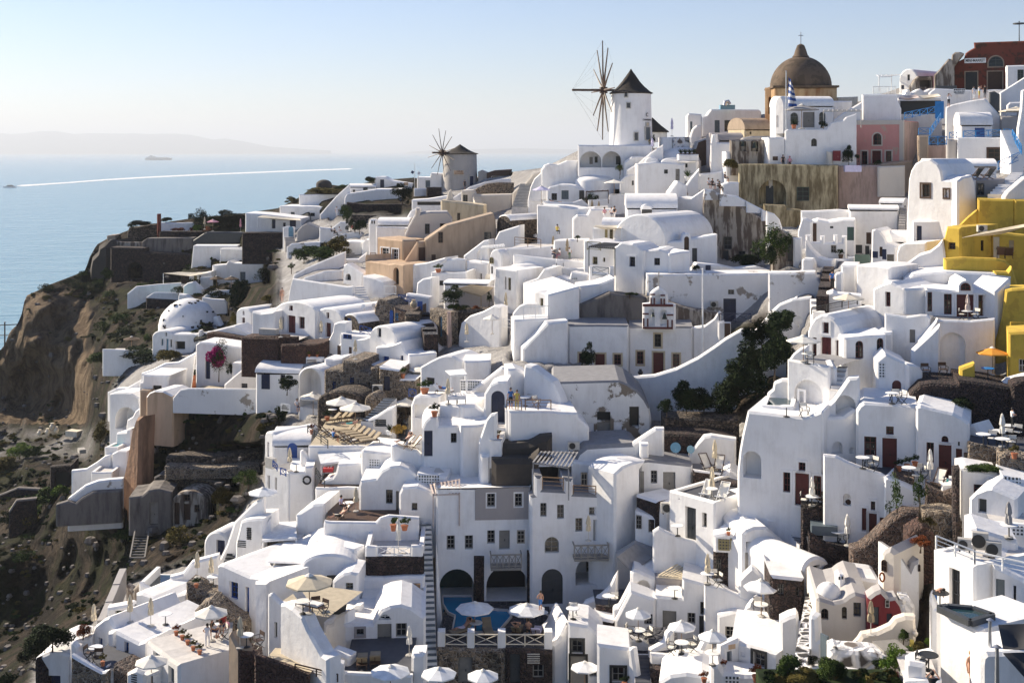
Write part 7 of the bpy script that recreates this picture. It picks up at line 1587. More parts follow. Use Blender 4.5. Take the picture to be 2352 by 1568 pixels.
for l,x,a,c in[('folded beige parasol above two dark deckchairs',1862,890,1180),('folded beige parasol above two white loungers',1838,1138,1445)]:fo(l,x,a,c,'ecru')
T(1764,784)
umb('white parasol on curved balcony by tall maroon door',325,-25,185,310);umb('bright orange parasol in yellow courtyard',2062,45,305,285,'orange_cloth')
for l,x,a,c in[('folded beige parasol before wide maroon door',970,885,1135),('folded beige parasol before fanlight maroon doors',1490,975,1292),('folded beige parasol before lower left maroon door',405,1235,1505),('folded pale parasol on breakfast terrace',2152,650,965)]:fo(l,x,a,c,'canvas')
T(1764,392)
umb('half-hidden cream parasol behind maroon barrel house',740,1215,1345,285,'cream',104);fo('folded striped parasol before maroon double doors',1835,1128,1372,'striped')
T(0,1176)
for l,x,a,c in[('folded cream parasol, left of pair by steep stair',1812,418,600),('folded cream parasol, right of pair by steep stair',1940,415,645),('folded cream parasol on dark roof terrace',1385,775,1042),('short folded cream parasol by white gateway',1195,880,1010),('folded cream parasol at cliff-side rail',862,952,1090),('folded greyish parasol on orange-lit bastion',2205,945,1245)]:fo(l,x,a,c)
umb('wide cream parasol over waiter and diners',1940,850,1180,310);umb('cream parasol at bottom edge by louvre boxes',1390,1375,1600,300,'canvas',80)
T(588,1176)
umb('large taupe parasol over sandy sun deck',490,560,930,440,'ecru');umb('white parasol above sunbather at pool rail',2010,815,1110,350,'white')
for l,x,a,c,w in[('white parasol tip at bottom edge by courtyard',1235,1445,1700,370),('white parasol at bottom edge by long stair foot',1680,1495,1720,330),('white parasol barely showing at bottom edge',2085,1525,1740,300)]:umb(l,x,a,c,w,'white',77)
for l,x,a,c in[('folded white parasol on potted plant deck',1308,45,385),('folded cream parasol in grey courtyard',1408,1055,1315)]:fo(l,x,a,c,'canvas')
T(1176,1176)
for l,x,a,c,w in[('blue-white parasol in middle of pool terrace',405,620,990,385),('white parasol above lilac towel at pool rail',135,830,1120,350),('white parasol, topmost of trio below half-moon window',1160,870,1170,245),('white parasol, middle of trio below half-moon window',1558,985,1275,260),('white parasol beside yellow plaque gate',1843,1070,1400,265),('white parasol over black framed door at bottom',668,1360,1640,260),('white parasol on sunlit deck by lava hut',2290,605,960,320)]:umb(l,x,a,c,w,'white',83.6 if x==668 else None)
for l,x,a,c in[('folded white parasol in dark paved yard',1797,370,655),('folded grey parasol on right hotel balcony',702,40,262),('folded white parasol on long rounded balcony',1520,0,205)]:fo(l,x,a,c,'ecru',96 if x==702 else None)
T(1764,1176)
fo('folded white parasol over sunken lounge',730,5,310,'canvas');fo('folded golden parasol beside crimson cottage',945,940,1130,'kraft');fo('folded grey striped parasol on frame edge terrace',2210,0,230,'shc');fo('folded olive parasol by glazed door at frame edge',2325,820,1015,'ecru')
T(588,784)
for i,(x,y)in enumerate([(700,745),(770,735),(830,725),(830,845),(880,860),(925,875),(970,895),(1015,915),(1060,935)]):F('lounger','khaki wooden lounger in rows on parasol terrace',x,y,-62,1.05,group='wooden loungers on parasol terrace')
for i,(x,y)in enumerate([(600,850),(660,870),(740,900),(800,915),(860,935)]):F('deckchair','grey sling deckchair at parasol terrace edge',x,y,120,1,{'sling':'acgrey'},group='deckchairs at parasol terrace edge')
F('table','round white table below cluster of cream parasols',705,690);F('table','round white table by wooden deckchairs',1450,890);F('deckchair','wooden deckchair with sunbather on rounded deck',1385,975,-60,1,{'frame':'wood'});F('deckchair','empty wooden deckchair on rounded deck',1455,985,-60,1,{'frame':'wood'})
F('laid','white draped table, left of two by plunge pool',1810,575);F('laid','white draped table, right of two by plunge pool',1885,570);F('lounger','white lounger with sleeping sunbather under pergola',1715,480,70,1,{'mattress':'cwhite'})
F('table','round white table below blue railings',370,1195);F('laid','dark table with red mats, upper of two in slatted restaurant',640,1190,0,1,{'tablecloth':'cred'});F('laid','dark table with red mats, lower of two in slatted restaurant',665,1235,0,1,{'tablecloth':'cred'});F('table','round white table on round deck',850,1560);F('deckchair','wooden deckchair on round deck',790,1620,-70,1,{'frame':'wood'})
F('table','white table by black wreath terrace foot',330,1500)
T(1176,392)
for i,(x,y)in enumerate([(90,640),(160,630),(230,640),(300,625),(340,650)]):F('laid','laid white table on upper restaurant terrace',x,y,i*7,1,group='laid tables on upper restaurant terrace')
for i,(x,y)in enumerate([(90,770),(150,775),(210,785),(270,790),(590,800),(640,800)]):F('laid','laid white table on middle restaurant terrace',x,y,i*9,1,group='laid tables on middle restaurant terrace')
for i,(x,y)in enumerate([(440,880),(510,885),(580,880),(630,880)]):F('laid','glass-laden table on lowest restaurant terrace',x,y,i*5,1,group='tables on lowest restaurant terrace')
T(1764,392)
F('deckchair','black deckchair, left of two on high roof terrace',1915,78,200,1.1,{'sling':'dgrey'},123);F('deckchair','black deckchair, right of two on high roof terrace',2025,78,200,1.1,{'sling':'dgrey'},123)
F('deckchair','dark deckchair, left of two in yellow court',2140,800,160,1,{'sling':'brown'},110);F('deckchair','dark deckchair, right of two in yellow court',2215,805,160,1,{'sling':'brown'},110)
F('table','round table before maroon double doors',1830,1372);F('chair','white canvas chair left of maroon door table',1785,1368,60);F('chair','white canvas chair right of maroon door table',1905,1368,-60)
T(1176,784)
F('deckchair','dark framed deckchair, left of two on stone terrace',1790,1180,20,1.15);F('deckchair','dark framed deckchair, right of two on stone terrace',1900,1195,-20,1.15);F('deckchair','white deckchair left of round lounger table',1790,1425,-30,1.1,{'frame':'white'});F('deckchair','white deckchair right of round lounger table',1935,1450,-30,1.1,{'frame':'white'});F('table','round white table between two white loungers',1835,1440)
F('table','small white table beside couple',120,590);F('chair','pale wooden chair right of couple',225,600,40,1,{'frame':'wood'})
T(1764,784)
for l,k,x,y,rz in[('round white table on curved balcony','table',365,205,0),('canvas chair on curved balcony','chair',385,200,160),('round table on hot tub terrace','table',170,690,0),('towel-draped chair by archway','chair',335,690,10),('round table before arched maroon door','table',1140,570,0),('canvas chair behind arched door table','chair',1160,550,180),('canvas chair right of arched door table','chair',1225,572,-70),('black chair, left of two under flying arch','chair',1450,320,0),('black chair, right of two under flying arch','chair',1610,310,0),('round table by wide maroon door','table',870,1165,0),('canvas chair behind wide maroon door table','chair',925,1155,180),('canvas chair right of wide maroon door table','chair',965,1185,-60),('round table below geranium boxes','table',1295,1260,0),('canvas chair above geranium box table','chair',1370,1235,180),('canvas chair in front of geranium box table','chair',1360,1290,-20),('canvas chair right of geranium box table','chair',1420,1275,-80),('white lounger by stone hot tub','deckchair',1570,1330,-40),('round table before lower left maroon door','table',402,1520,0),('canvas chair left of lower maroon door table','chair',335,1510,70),('dark chair right of lower maroon door table','chair',490,1510,-60),('round table at breakfast terrace front','table',1980,955,0),('round table in middle of breakfast terrace','table',2125,920,0),('round table near waiter with towels','table',2220,870,0),('round table under folded breakfast parasol','table',2155,1000,0),('chair at breakfast terrace front','chair',2060,950,-30),('chair in middle of breakfast terrace','chair',2200,930,-40),('chair below waiter with towels','chair',2290,890,-40),('chair at right of breakfast terrace','chair',2230,980,180),('blue table in yellow courtyard','table',2020,340,0)]:
 F(k,l,x,y,rz,1.05,{'seat':'brown','backrest':'brown'}if l.startswith(('black','dark'))else{'table_top':'sky'}if l.startswith('blue')else None)
T(0,1176)
for l,k,x,y,rz in[('round white table on round stone terrace','table',880,1340,0),('black chair left of round stone terrace table','chair',820,1350,80),('black chair in front of round stone terrace table','chair',895,1390,0),('white table on dark roof terrace','table',1520,1030,0),('round table with diners beside waiter','table',1985,1140,0),('chair with its back turned at diners table','chair',2050,1160,-60),('round table on orange-lit bastion','table',2265,1235,0),('brown wooden chair on orange-lit bastion','chair',2310,1265,-30),('white table behind rubble wall','table',1960,680,0),('round table at bottom edge parasol','table',1400,1580,0)]:F(k,l,x,y,rz,1.05,{'seat':'brown','backrest':'brown'}if l.startswith(('black','brown'))else None,80 if y>1570 else None)
T(588,1176)
for l,k,x,y,rz in[('white cushioned lounger under taupe parasol','lounger',470,880,60),('round glass table under taupe parasol','table',432,930,0),('brown wooden chair right of glass table','chair',610,940,-40),('brown wooden chair behind glass table','chair',540,890,200),('khaki lounger, left of two in grey courtyard','lounger',975,1410,185),('khaki lounger, right of two in grey courtyard','lounger',1095,1395,185),('dark framed deckchair on potted plant deck','deckchair',1400,215,-50),('white table beside bathing man','table',2020,1110,0),('empty khaki lounger at pool edge','lounger',2130,1120,10),('lounger carrying bathing man','lounger',1900,1120,-50),('brown chair at bottom left deck edge','chair',20,1240,-50)]:F(k,l,x,y,rz,1.1,{'mattress':'cwhite'}if l.startswith('white')else{'seat':'brown','backrest':'brown'}if l.startswith('brown')else None)
T(1176,1176)
for l,k,x,y,rz in[('lounger with lilac towel at pool rail','lounger',230,1140,170),('khaki lounger with dark-haired sunbather','lounger',45,1125,170),('round table left under middle pool parasol','table',275,1010,0),('round table right of middle pool parasol','table',560,980,0),('folding chair left of right pool table','chair',490,1000,60),('folding chair behind right pool table','chair',555,940,190),('folding chair under middle pool parasol','chair',350,1000,-60),('table on small dark stone terrace','table',890,860,0),('white chair behind dark stone terrace table','chair',940,840,180),('table inside cane-roof porch','table',1495,790,0),('table under trio topmost parasol','table',1165,1180,0),('chair left of trio topmost table','chair',1085,1150,70),('chair right of trio topmost table','chair',1245,1180,-70),('table under trio middle parasol','table',1560,1300,0),('chair left of trio middle table','chair',1470,1300,70),('chair right of trio middle table','chair',1650,1270,-70),('chair behind trio middle table','chair',1590,1230,180),('table beside yellow plaque gate','table',1845,1400,0),('chair in yellow plaque yard','chair',1895,1320,-70),('table in dark paved yard','table',1795,660,0),('chair behind dark yard table','chair',1845,630,180),('chair right of dark yard table','chair',1890,680,-70),('table on sunlit deck by lava hut','table',2290,950,0),('chair on sunlit deck by lava hut','chair',2260,890,170),('white deckchair on long rounded balcony','deckchair',1415,195,10),('round table on long rounded balcony','table',1520,215,0),('white chair on long rounded balcony','chair',1620,230,-70)]:F(k,l,x,y,rz,1.05,{'mattress':'lilac'}if 'lilac' in l else None)
T(1764,1176)
for l,k,x,y,rz in[('round table in sunken lounge','table',640,280,0),('canvas chair in sunken lounge','chair',690,290,-60),('black bistro table at bottom','table',1475,1450,0),('black bistro chair at bottom','chair',1420,1460,60),('black wire table below bending man','table',1580,870,0),('white table on frame edge terrace','table',2215,240,0),('white chair on frame edge terrace','chair',2300,270,-60)]:F(k,l,x,y,rz,1.05,{'table_top':'iron'}if l.startswith('black')and k=='table' else{'seat':'iron','backrest':'iron'}if l.startswith('black')else None,{1475:60.5,1420:60.5,1580:66}.get(x))
T(588,784)
man('man in blue polo and black shorts standing at twig railing',2340,620,'stand','cblue','cblack','skin',10,195);man('sunbather in turquoise shorts propped on a lounger',880,800,'lie','skin','cteal','skin',-70,d=113);man('man in blue shirt sitting among grey deckchairs',710,930,'sit','cblue','cblack','skin',120);man('blond sunbather in blue trunks asleep under pergola',1715,475,'lie','skin','cblue','skin',70,hair='blond');man('sunbather stretched in wooden deckchair',1370,960,'lounge','skin','cblack','skin',-60);man('two-tone dressed guest sitting in arch shade',375,640,'sit','cwhite','cnavy','skin',30);man('woman in white hat seated by striped canvas porch',1830,1560,'sit','skin','cred','skin',60,hat='cwhite',d=100);man('dark-haired woman seated at round deck table',780,1560,'sit','lilac','cblack','skin',60)
T(1176,784)
man('woman in long yellow dress beside man in blue',45,630,'stand','cyellow','cyellow','cyellow',-10,185)
T(1176,392)
man('waiter in white shirt and green trousers at restaurant',528,815,'lean','cwhite','cgreen',None,20,112);man('diner in white at middle restaurant terrace',365,805,'sit','cwhite','cnavy',None,90);man('long-haired diner facing man in white',440,810,'sit','cwhite','cpink',None,-60);man('person in yellow shirt at upper restaurant bar',415,590,'sit','cyellow','cblack',None,150,d=153)
for i,(x,y,p_,s,h)in enumerate([(1805,165,'sit','cwhite',None),(1840,170,'sit','cblack',None),(1890,180,'sit','cwhite',None),(1905,195,'sit','cgreen',None),(1955,105,'sit','cblack',None)]):man(['sitter in white at left end of ruin coping','bareheaded sitter in black on ruin coping','long-haired sitter in white behind green shirt','man in green shirt perched on ruin coping','man crouching above ruin coping beside white pot'][i],x,y,p_,s,'cblack','skin' if i!=3 else None,30+i*8,d=151 if i<4 else 159)
man('man in white tee and black cap standing by ruin coping',1997,215,'lean','cwhite','cblack',None,20,102,hat='cblack');man('straw-hatted woman, left of two behind closed brown parasols',850,435,'sit','cpink','cwhite',None,0,hat='straw',d=156);man('man in white beside straw-hatted women',912,430,'sit','cwhite','cnavy',None,10,d=156.5);man('straw-hatted woman right of man in white',940,425,'sit','cblack','cwhite',None,-10,hat='straw',d=157);man('sunbather lying behind terrace lip by staircases',390,320,'lie','skin','cblack','skin',80,d=167)
T(1764,0)
man('man in white tee with raised arms photographing above blue stairs',1660,985,'photo','cwhite','cblack','skin',10,125,d=159);man('woman in long white dress beside market wall',1890,915,'stand','cwhite','cwhite','cwhite',30,d=160);man('man in pale shirt and yellow shorts taking a picture',1940,908,'photo','cwhite','cyellow','skin',40,d=160.5);man('man in dark tee standing at market terrace edge',1993,905,'stand','cblack','cblack',None,0,d=161)
man('woman in cap leaning over olive house parapet',138,1545,'lean','cblack','cblack','skin',10,d=159.5);man('woman in pink top leaning over olive house parapet',200,1560,'lean','cpink','cblack','skin',-10,d=159.5,hat='cpink')
T(588,392)
man('man photographing in front of stubby windmill',1752,172,'photo','cblack','cblack',None,150);man('woman in dark top at stubby windmill door',1918,172,'stand','cblack','cblack','skin',20,hair='blond');man('person with navy backpack among group on white parapet',690,585,'sit','cnavy','cblack',None,100,d=201);man('person in black on white parapet',722,600,'sit','cblack','cblack',None,120,d=200.5);man('person in pale clothes on white parapet',765,588,'sit','cwhite','cwhite',None,60,d=201);man('person in white robe by green shrubs',742,420,'stand','cwhite','cwhite','cwhite',0,d=214);man('person in red sitting alone on rounded parapet',887,566,'sit','cred','cblack',None,60,d=200);man('bather at small pool beside bowed terrace',240,1205,'stand','skin','skin','skin',0,d=151)
T(1764,392)
man('man in blue shirt and cap walking down lane steps',588,1090,'stand','cblue','cblack',None,20,175,hat='cblack',d=111)
T(1764,784)
man('waiter carrying a pile of white towels',2245,800,'carry','cwhite','cblack',None,100,165)
T(0,1176)
man('waiter all in white with black belt on dining terrace',1905,1235,'lean','cwhite','cwhite',None,190,215);man('bare-shouldered diner left of dining table',1945,1150,'sit','cblack','cnavy','skin',70);man('dark-haired woman in pale top at dining table',2095,1135,'sit','cpink','cwhite','skin',-60);man('man in red behind dining table',2050,1090,'sit','cred','cnavy','skin',0);man('woman in cream on near side of dining table',2030,1170,'sit','cream','cwhite','skin',200)
T(588,1176)
man('bare-chested man lounging with hands behind his head by pool',1905,1115,'lounge','skin','lilac','skin',-60);man('sunbather with feet up in wooden deckchair on deck',770,85,'lounge','skin','cblack','skin',-60,d=99)
T(1176,1176)
man('shirtless man in blue trunks leaning over a pool terrace table',262,900,'lean','skin','cblue','skin',200,165);man('dark-haired sunbather on khaki lounger',45,1115,'lounge','skin','cblack','skin',170);man('sunbather half hidden by pool balustrade',150,1140,'sit','skin','cblack','skin',170)
T(1764,1176)
man('shirtless man in blue trunks bending over balcony wall',1540,880,'bend','skin','cblue','skin',60,250,d=66.3);man('bare-chested woman-haired bather by oval opening',1865,1600,'lean','skin','skin','skin',20,d=60,hair='blond');man('man in black with sunglasses photographing at bottom edge',1510,1800,'photo','cblack','cblack',None,150,d=57)
T(1176,0)
tree('round topiary tree in front of double arched porch',993,1512,1600,66,60,d=171.5);bush('dark round shrub beside tall windmill door',1302,1330,44,70,'ld',180)
for i,x in enumerate((1198,1255)):bush(['golden grass clump, larger of two at tall windmill','golden grass clump, smaller of two at tall windmill'][i],x,1332,52-i*12,66-i*8,'goldgrass',180,'ornamental_grass','grass')
for i,x in enumerate((1550,1590,1630,1670)):pot(['agave at left end of white dome planter','agave second in white dome planter','agave third in white dome planter','agave at right end of white dome planter'][i],x,1375,1440,60,'ld','brown',168.5,True)
bush('shaggy olive bush under twin bells',2020,1568,150,120,'lo',161);pot('dark shrub beside skyline house window',2025,1175,1225,60,'ld',d=187)
T(1764,0)
pot('spiky agave in a round terracotta urn below flag',238,1100,1185,70,'ld','terracotta',161,True);bush('dark shrub on lilac wall end under pergola bar',510,1190,70,66,'ld',161)
bush('dark bush, taller one left of pink house',740,1520,110,140,'ld',159);bush('dark bush, lower one left of pink house steps',830,1470,60,60,'ld',160);bush('low bush before pink house door',1010,1530,80,60,'leaf',160)
T(1176,392)
tree('round topiary tree below oval dome',725,218,345,130,110,'ld');tree('small topiary tree on corner beside long barrel roof',1008,205,340,92,85);tree('dark potted tree against ruined wall below dome',990,-60,70,50,70,'ld',176)
bush('clipped dark shrub, left of pair by restaurant',205,520,90,100,'ld');bush('clipped dark shrub, right of pair by restaurant',270,520,100,105,'ld');bush('flat black-green shrub on restaurant wall top',600,632,70,30,'ld',151);pot('agave in a white lattice pot below grey door',1612,0,95,80,'leaf','white',166,True)
bush('dark leafy shrub in walled yard',1690,925,70,70,'ld',134);tree('leafy green tree against weathered ruin and arch gateway',2400,560,960,320,300,'leaf',133.5,'tree');bush('tangled shrubs at foot of ruin windows',2150,880,300,110,'ld',140);bush('weeds on top of brown rock behind chapel',1080,1150,120,40,'ld',127.4)
bush('red flowers beside narrow dark stairs',1590,240,44,70,'leafred',161)
T(1764,392)
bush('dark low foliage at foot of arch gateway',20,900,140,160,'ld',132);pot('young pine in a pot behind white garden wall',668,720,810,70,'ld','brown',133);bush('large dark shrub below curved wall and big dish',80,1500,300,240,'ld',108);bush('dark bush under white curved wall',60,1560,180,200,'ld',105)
T(1764,784)
for i,(l,x,y,w,h)in enumerate([('broad dark fig tree mass left of curved balcony',60,330,330,420),('dark tree crown higher on slope behind fig',-60,120,300,260)]):bush(l,x,y,w,h,'ld',103-i*-4,'fig_tree','tree',2200)
T(1176,784)
for i,(x,y,w,h)in enumerate([(1600,670,270,230),(1760,690,340,250),(1950,700,330,330),(2080,570,380,380),(2180,410,330,330)]):bush(['dark shrub at left end above rubble wall','dark shrub second above rubble wall','dark shrub third above rubble wall','tall dark shrub midway up walled slope','tall dark shrub at top of walled slope'][i],x,y,w,h,'ld',108+i*.6,n=1500)
bush('thin climbing shrub by left chapel door',700,335,130,250,'ld',119);bush('small weeds by left chapel door foot',820,340,90,110,'ld',119.3);bush('wiry shrub beside cistern house end',1420,660,120,130,'ld',106)
T(588,392)
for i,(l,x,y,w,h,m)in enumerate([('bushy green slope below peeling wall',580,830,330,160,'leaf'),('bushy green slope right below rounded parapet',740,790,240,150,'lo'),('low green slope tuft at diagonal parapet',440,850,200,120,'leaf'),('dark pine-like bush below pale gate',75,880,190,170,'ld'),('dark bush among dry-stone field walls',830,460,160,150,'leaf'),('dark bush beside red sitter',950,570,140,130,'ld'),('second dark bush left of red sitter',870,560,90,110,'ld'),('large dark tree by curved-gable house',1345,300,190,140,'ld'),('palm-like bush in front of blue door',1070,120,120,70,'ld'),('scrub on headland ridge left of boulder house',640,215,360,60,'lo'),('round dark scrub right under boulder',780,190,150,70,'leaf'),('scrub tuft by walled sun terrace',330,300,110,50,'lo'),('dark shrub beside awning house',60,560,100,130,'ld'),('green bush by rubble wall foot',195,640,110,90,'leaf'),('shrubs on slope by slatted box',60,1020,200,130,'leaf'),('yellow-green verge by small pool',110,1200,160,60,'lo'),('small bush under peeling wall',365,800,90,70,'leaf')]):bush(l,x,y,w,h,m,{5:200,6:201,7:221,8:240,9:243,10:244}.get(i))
tree('little round tree by slatted box',325,855,950,60,50)
for l,x,a,c,w in[('potted palm on left of green-shutter terrace',1675,865,935,80),('potted cactus in white planter bay',1530,1035,1100,70),('potted shrub on white low wall',1625,1175,1245,50)]:pot(l,x,a,c,w)
for i,(x,y,w,h)in enumerate([(1810,1250,190,150),(1820,1290,110,70),(1910,1300,100,70),(2030,1290,80,60),(1880,1400,110,120),(2140,1230,60,90)]):bush(['large dark shrub under reed pergola','spiky low plant under reed pergola','leafy plant in middle of dark ledge','red geranium shrub on dark ledge','golden-green shrub at rounded wall top','tall stalks at right of reed pergola'][i],x,y,w,h,['ld','leaf','leaf','leafred','lo','ld'][i],138)
T(0,392)
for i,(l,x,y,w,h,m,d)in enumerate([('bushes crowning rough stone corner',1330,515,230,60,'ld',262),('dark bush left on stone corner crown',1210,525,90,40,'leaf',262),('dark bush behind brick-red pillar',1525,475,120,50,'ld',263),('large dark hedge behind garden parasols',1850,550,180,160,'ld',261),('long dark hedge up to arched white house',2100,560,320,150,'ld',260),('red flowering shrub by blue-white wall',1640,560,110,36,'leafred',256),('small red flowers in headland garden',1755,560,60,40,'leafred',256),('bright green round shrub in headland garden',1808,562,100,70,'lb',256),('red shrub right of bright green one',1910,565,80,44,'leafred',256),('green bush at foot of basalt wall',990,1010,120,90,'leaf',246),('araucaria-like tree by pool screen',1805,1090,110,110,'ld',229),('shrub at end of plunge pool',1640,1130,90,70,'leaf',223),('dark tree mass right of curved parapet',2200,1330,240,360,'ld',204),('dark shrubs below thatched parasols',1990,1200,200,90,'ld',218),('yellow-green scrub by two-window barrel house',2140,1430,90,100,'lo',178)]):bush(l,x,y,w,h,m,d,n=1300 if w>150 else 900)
SCRUB=[(OX,OY,[(410,1100,170,80),(640,1040,130,70),(720,1080,170,100),(860,1110,170,120),(900,1060,140,80),(760,960,100,60),(1020,1170,150,120),(780,1140,120,70),(930,1210,130,80),(1240,1190,160,70),(1100,1400,220,120),(960,1480,200,120),(1190,1520,220,130),(700,1500,90,60),(630,1560,80,50),(1400,1330,120,60),(1360,1560,110,80)])]
T(0,784)
for i,(l,x,y,w,h,m)in enumerate([('scrub bank under white cliff lip, sea side',1000,200,330,130,'leaf'),('scrub bank under white cliff lip, house side',1300,200,420,150,'ld'),('scrub bank beside stair parapet',1560,180,260,120,'lo'),('weedy bush at foot of cascade house',920,980,170,200,'lo'),('rounded yellow-green bush on lower field',180,1080,220,110,'lb'),('rounded green bush on lower field',310,1080,160,100,'leaf'),('olive scrub at left edge of lower field',40,1190,260,120,'lo'),('white-flowering bush by sweeping wall',580,1430,170,130,'lb'),('fresh green shrub by concrete slab',780,1260,150,90,'lb'),('green bank below white-capped curve',420,1530,350,150,'leaf'),('green bank at bottom of curve',300,1600,300,120,'lb'),('grey-green tree on peeling wall',2060,640,280,180,'ld'),('shrub with palms in white courtyard',1750,400,150,220,'leaf'),('dark vines at ruined slope left',1420,880,260,120,'ld'),('dark shrubs on ruined terrace',1860,760,140,160,'ld'),('yellow-green verge beside arched cave house',2100,1520,260,170,'lo'),('green scrub at right of slope',2280,1330,180,150,'leaf'),('weeds on dark field left edge',30,960,90,50,'lo')]):bush(l,x,y,w,h,m,n=1300)
b_=bush('magenta bougainvillea climbing white courtyard wall',2010,350,210,290,'ld',150,'bougainvillea','flowering shrub');q_=[c for c in b_.children if c.name.startswith('foliage')][0]
V_,F_=leaves(1500,1.05,1.05,.13,91,.7);o_=obj('blossom',mesh('blossom',V_,F_,['magenta'],sharp=0),b_,q_.location+Vector((-.1,-.25,.55)));o_.scale=[s*.72 for s in q_.scale]
jar('big terracotta jar in white courtyard',1780,310,420)
T(588,784)
bush('heart-shaped dark bush at archway foot',285,470,170,120,'ld',131);bush('dark ivy mass hanging by white corner wall',210,760,150,190,'ld',133,'ivy','ivy');bush('ochre flowering grass in white bed',1300,855,90,90,'goldgrass',108.5,'ornamental_grass','grass');bush('second ochre clump at right of white bed',1365,820,60,60,'goldgrass',109,'ornamental_grass','grass');pot('blue-green agave in white flowerbed',1225,770,855,90,'ld','white',109,True)
for l,x,a,c,w,m in[('large potted shrub on parasol terrace',655,640,730,70,'ld'),('square planter with red flowers at terrace corner',510,765,850,50,'leafred'),('terracotta pot, left of three on brown wall',385,120,180,46,'ld'),('terracotta pot, middle of three on brown wall',488,90,142,34,'lo'),('terracotta pot, right of three on brown wall',562,90,142,34,'lo'),('large pot by iron rail of stone house',1350,245,340,60,'leaf'),('brown round pot on lattice pedestal',1240,355,430,66,'brown'),('leafy pot group under cave roof parasol',1550,370,480,120,'leaf'),('dark potted shrub at bench wall',1640,580,690,90,'ld'),('orange flower pot on small white stairs',2215,820,890,70,'lo')]:pot(l,x,a,c,w,m)
T(1764,784)
for i,(x,w)in enumerate(((1205,80),(1275,80),(1350,80))):pot(['terracotta trough with herbs, left of three','terracotta trough with herbs, middle of three','terracotta trough with herbs, right of three'][i],x,1090-i*20,1190-i*22,w,'ld','terracotta',85.6)
bush('tall thin climbing shrub against sunlit white wall',1180,1640,150,340,'leaf',82.2,'climber','climber',420);bush('denser climbing shrub right of thin climber',1390,1560,130,260,'leaf',81,'climber','climber',700);pot('terracotta jar with plant on pale stone wall',2265,960,1075,90,'lo','terracotta',79.5);bush('planted bed above wide maroon window',1960,1200,280,90,'leaf',79.6);pot('potted herb on white ledge by lower maroon door',528,1395,1450,44);jar('dark urn in white wall niche',740,1425,1502,'brown',86.2);bush('dark weeds at stone wall foot',1800,640,260,130,'ld',90.3)
T(0,1176)
for i,(x,y,w,h,m)in enumerate([(480,1280,440,280,'ld'),(330,1420,320,200,'ld'),(760,1170,160,110,'leafred')]):bush(['big dark tree-like bush on bottom slope','dark bush below big one on slope','rust-red shrub by cliff-side parasol'][i],x,y,w,h,m,n=1400)
SCRUB.append((OX,OY,[(80,90,170,120),(260,130,260,160),(560,290,240,110),(200,450,200,120),(320,540,170,150),(440,640,140,90),(990,190,190,110),(1160,250,190,140),(1640,300,260,180),(1290,640,130,80),(100,1560,300,140),(700,380,320,160),(830,430,220,120),(1100,600,260,120),(620,560,260,140)]))
for i,(x,y)in enumerate([(1620,1130),(1675,1170),(1725,1215),(1775,1270),(1835,1305)]):pot(['red geranium box, first from gateway end','geranium box, second in roof edge row','geranium box, third in roof edge row','geranium box, fourth in roof edge row','geranium box nearest waiter'][i],x,y-90,y,66,'leafred' if i==0 else 'lo')
pot('hanging plant on round terrace pedestal',945,1310,1410,60,'lo',d=82);pot('potted plant behind rubble wall',1805,610,690,66)
T(588,1176)
pot('large shrub pot, left of two on plant deck',1262,35,170,90,d=95.5);pot('large shrub pot, right of two on plant deck',1365,60,165,100,d=95.8);pot('potted shrub in bottom lantern corner',1490,1400,1520,70,'ld')
for i,(x,y)in enumerate([(1135,225),(1170,200),(1208,170)]):pot(['small white trough, lowest of three','small white trough, middle of three','small white trough, topmost of three'][i],x,y-50,y,44,'leaf','white')
T(1176,1176)
pot('small pot on lattice box by bluish barrel roof',1990,145,210,40);pot('red flowers on bottom flower ledge',1765,1470,1560,80,'leafred',d=75);pot('red flowers in a white jar by gate beam',1940,1365,1440,70,'leafred','white',76.5);pot('tall red flowers right of lattice vent',2240,1415,1560,100,'leafred',d=74.5);pot('dark plant by black-window box',1035,1510,1600,80,'ld',d=81)
T(1764,1176)
for i,(x,y,w,h,m)in enumerate([(160,1510,210,230,'leaf'),(400,1410,110,100,'ld'),(600,1540,300,230,'leaf'),(1160,1500,210,220,'lb'),(1240,1200,120,100,'leaf'),(1100,1180,130,90,'ld'),(1360,1330,230,130,'lo'),(1190,1290,190,70,'leaf'),(500,1130,180,190,'ld'),(780,1280,110,70,'leaf'),(990,1440,120,90,'ld'),(1490,1230,110,70,'lb'),(1490,130,150,90,'lo'),(1400,330,160,90,'leafred'),(330,1600,300,120,'lo'),(1090,60,90,110,'magenta')]):bush(['round green shrub at foot of cobbled path','spiky plant by garden gate','loose green shrub in bottom garden','bright green dome shrub by black table','green shrub under pale garden table','dark plants behind swooping garden wall','olive shrub right of raised bed','low herbs in raised bed','dark climber inside white garden wall','low green plant on sd wall','dark tuft on black-sd wall','bright green clump by corner house','dry grass above cobbled wall','rusty weeds on rubble bank','straggly shrubs along bottom kerb','pink climber by maroon doors'][i],x,y,w,h,m,{12:77.5,13:77,15:86.5,4:69.5,6:69,7:68.5,9:69.5,10:67}.get(i),n=1300)
def bell(label,x,y0,y1,d):
 p=P(px(x),py(y1),d);H=(y1-y0)/SH*d/FPX;r=root('bell',label,'bell',p)
 MB().lathe([(.42*H,0),(.36*H,.12*H),(.25*H,.4*H),(.2*H,.7*H),(.05*H,.82*H)],16).obj('body','bell',r);MB().bar((0,0,.8*H),(0,0,H),.05).obj('hanger','iron',r)
T(1176,0)
bell('smaller bronze bell in left opening of stone belfry',2120,1290,1345,162.8);bell('larger bronze bell in right opening of stone belfry',2230,1290,1362,162.8)
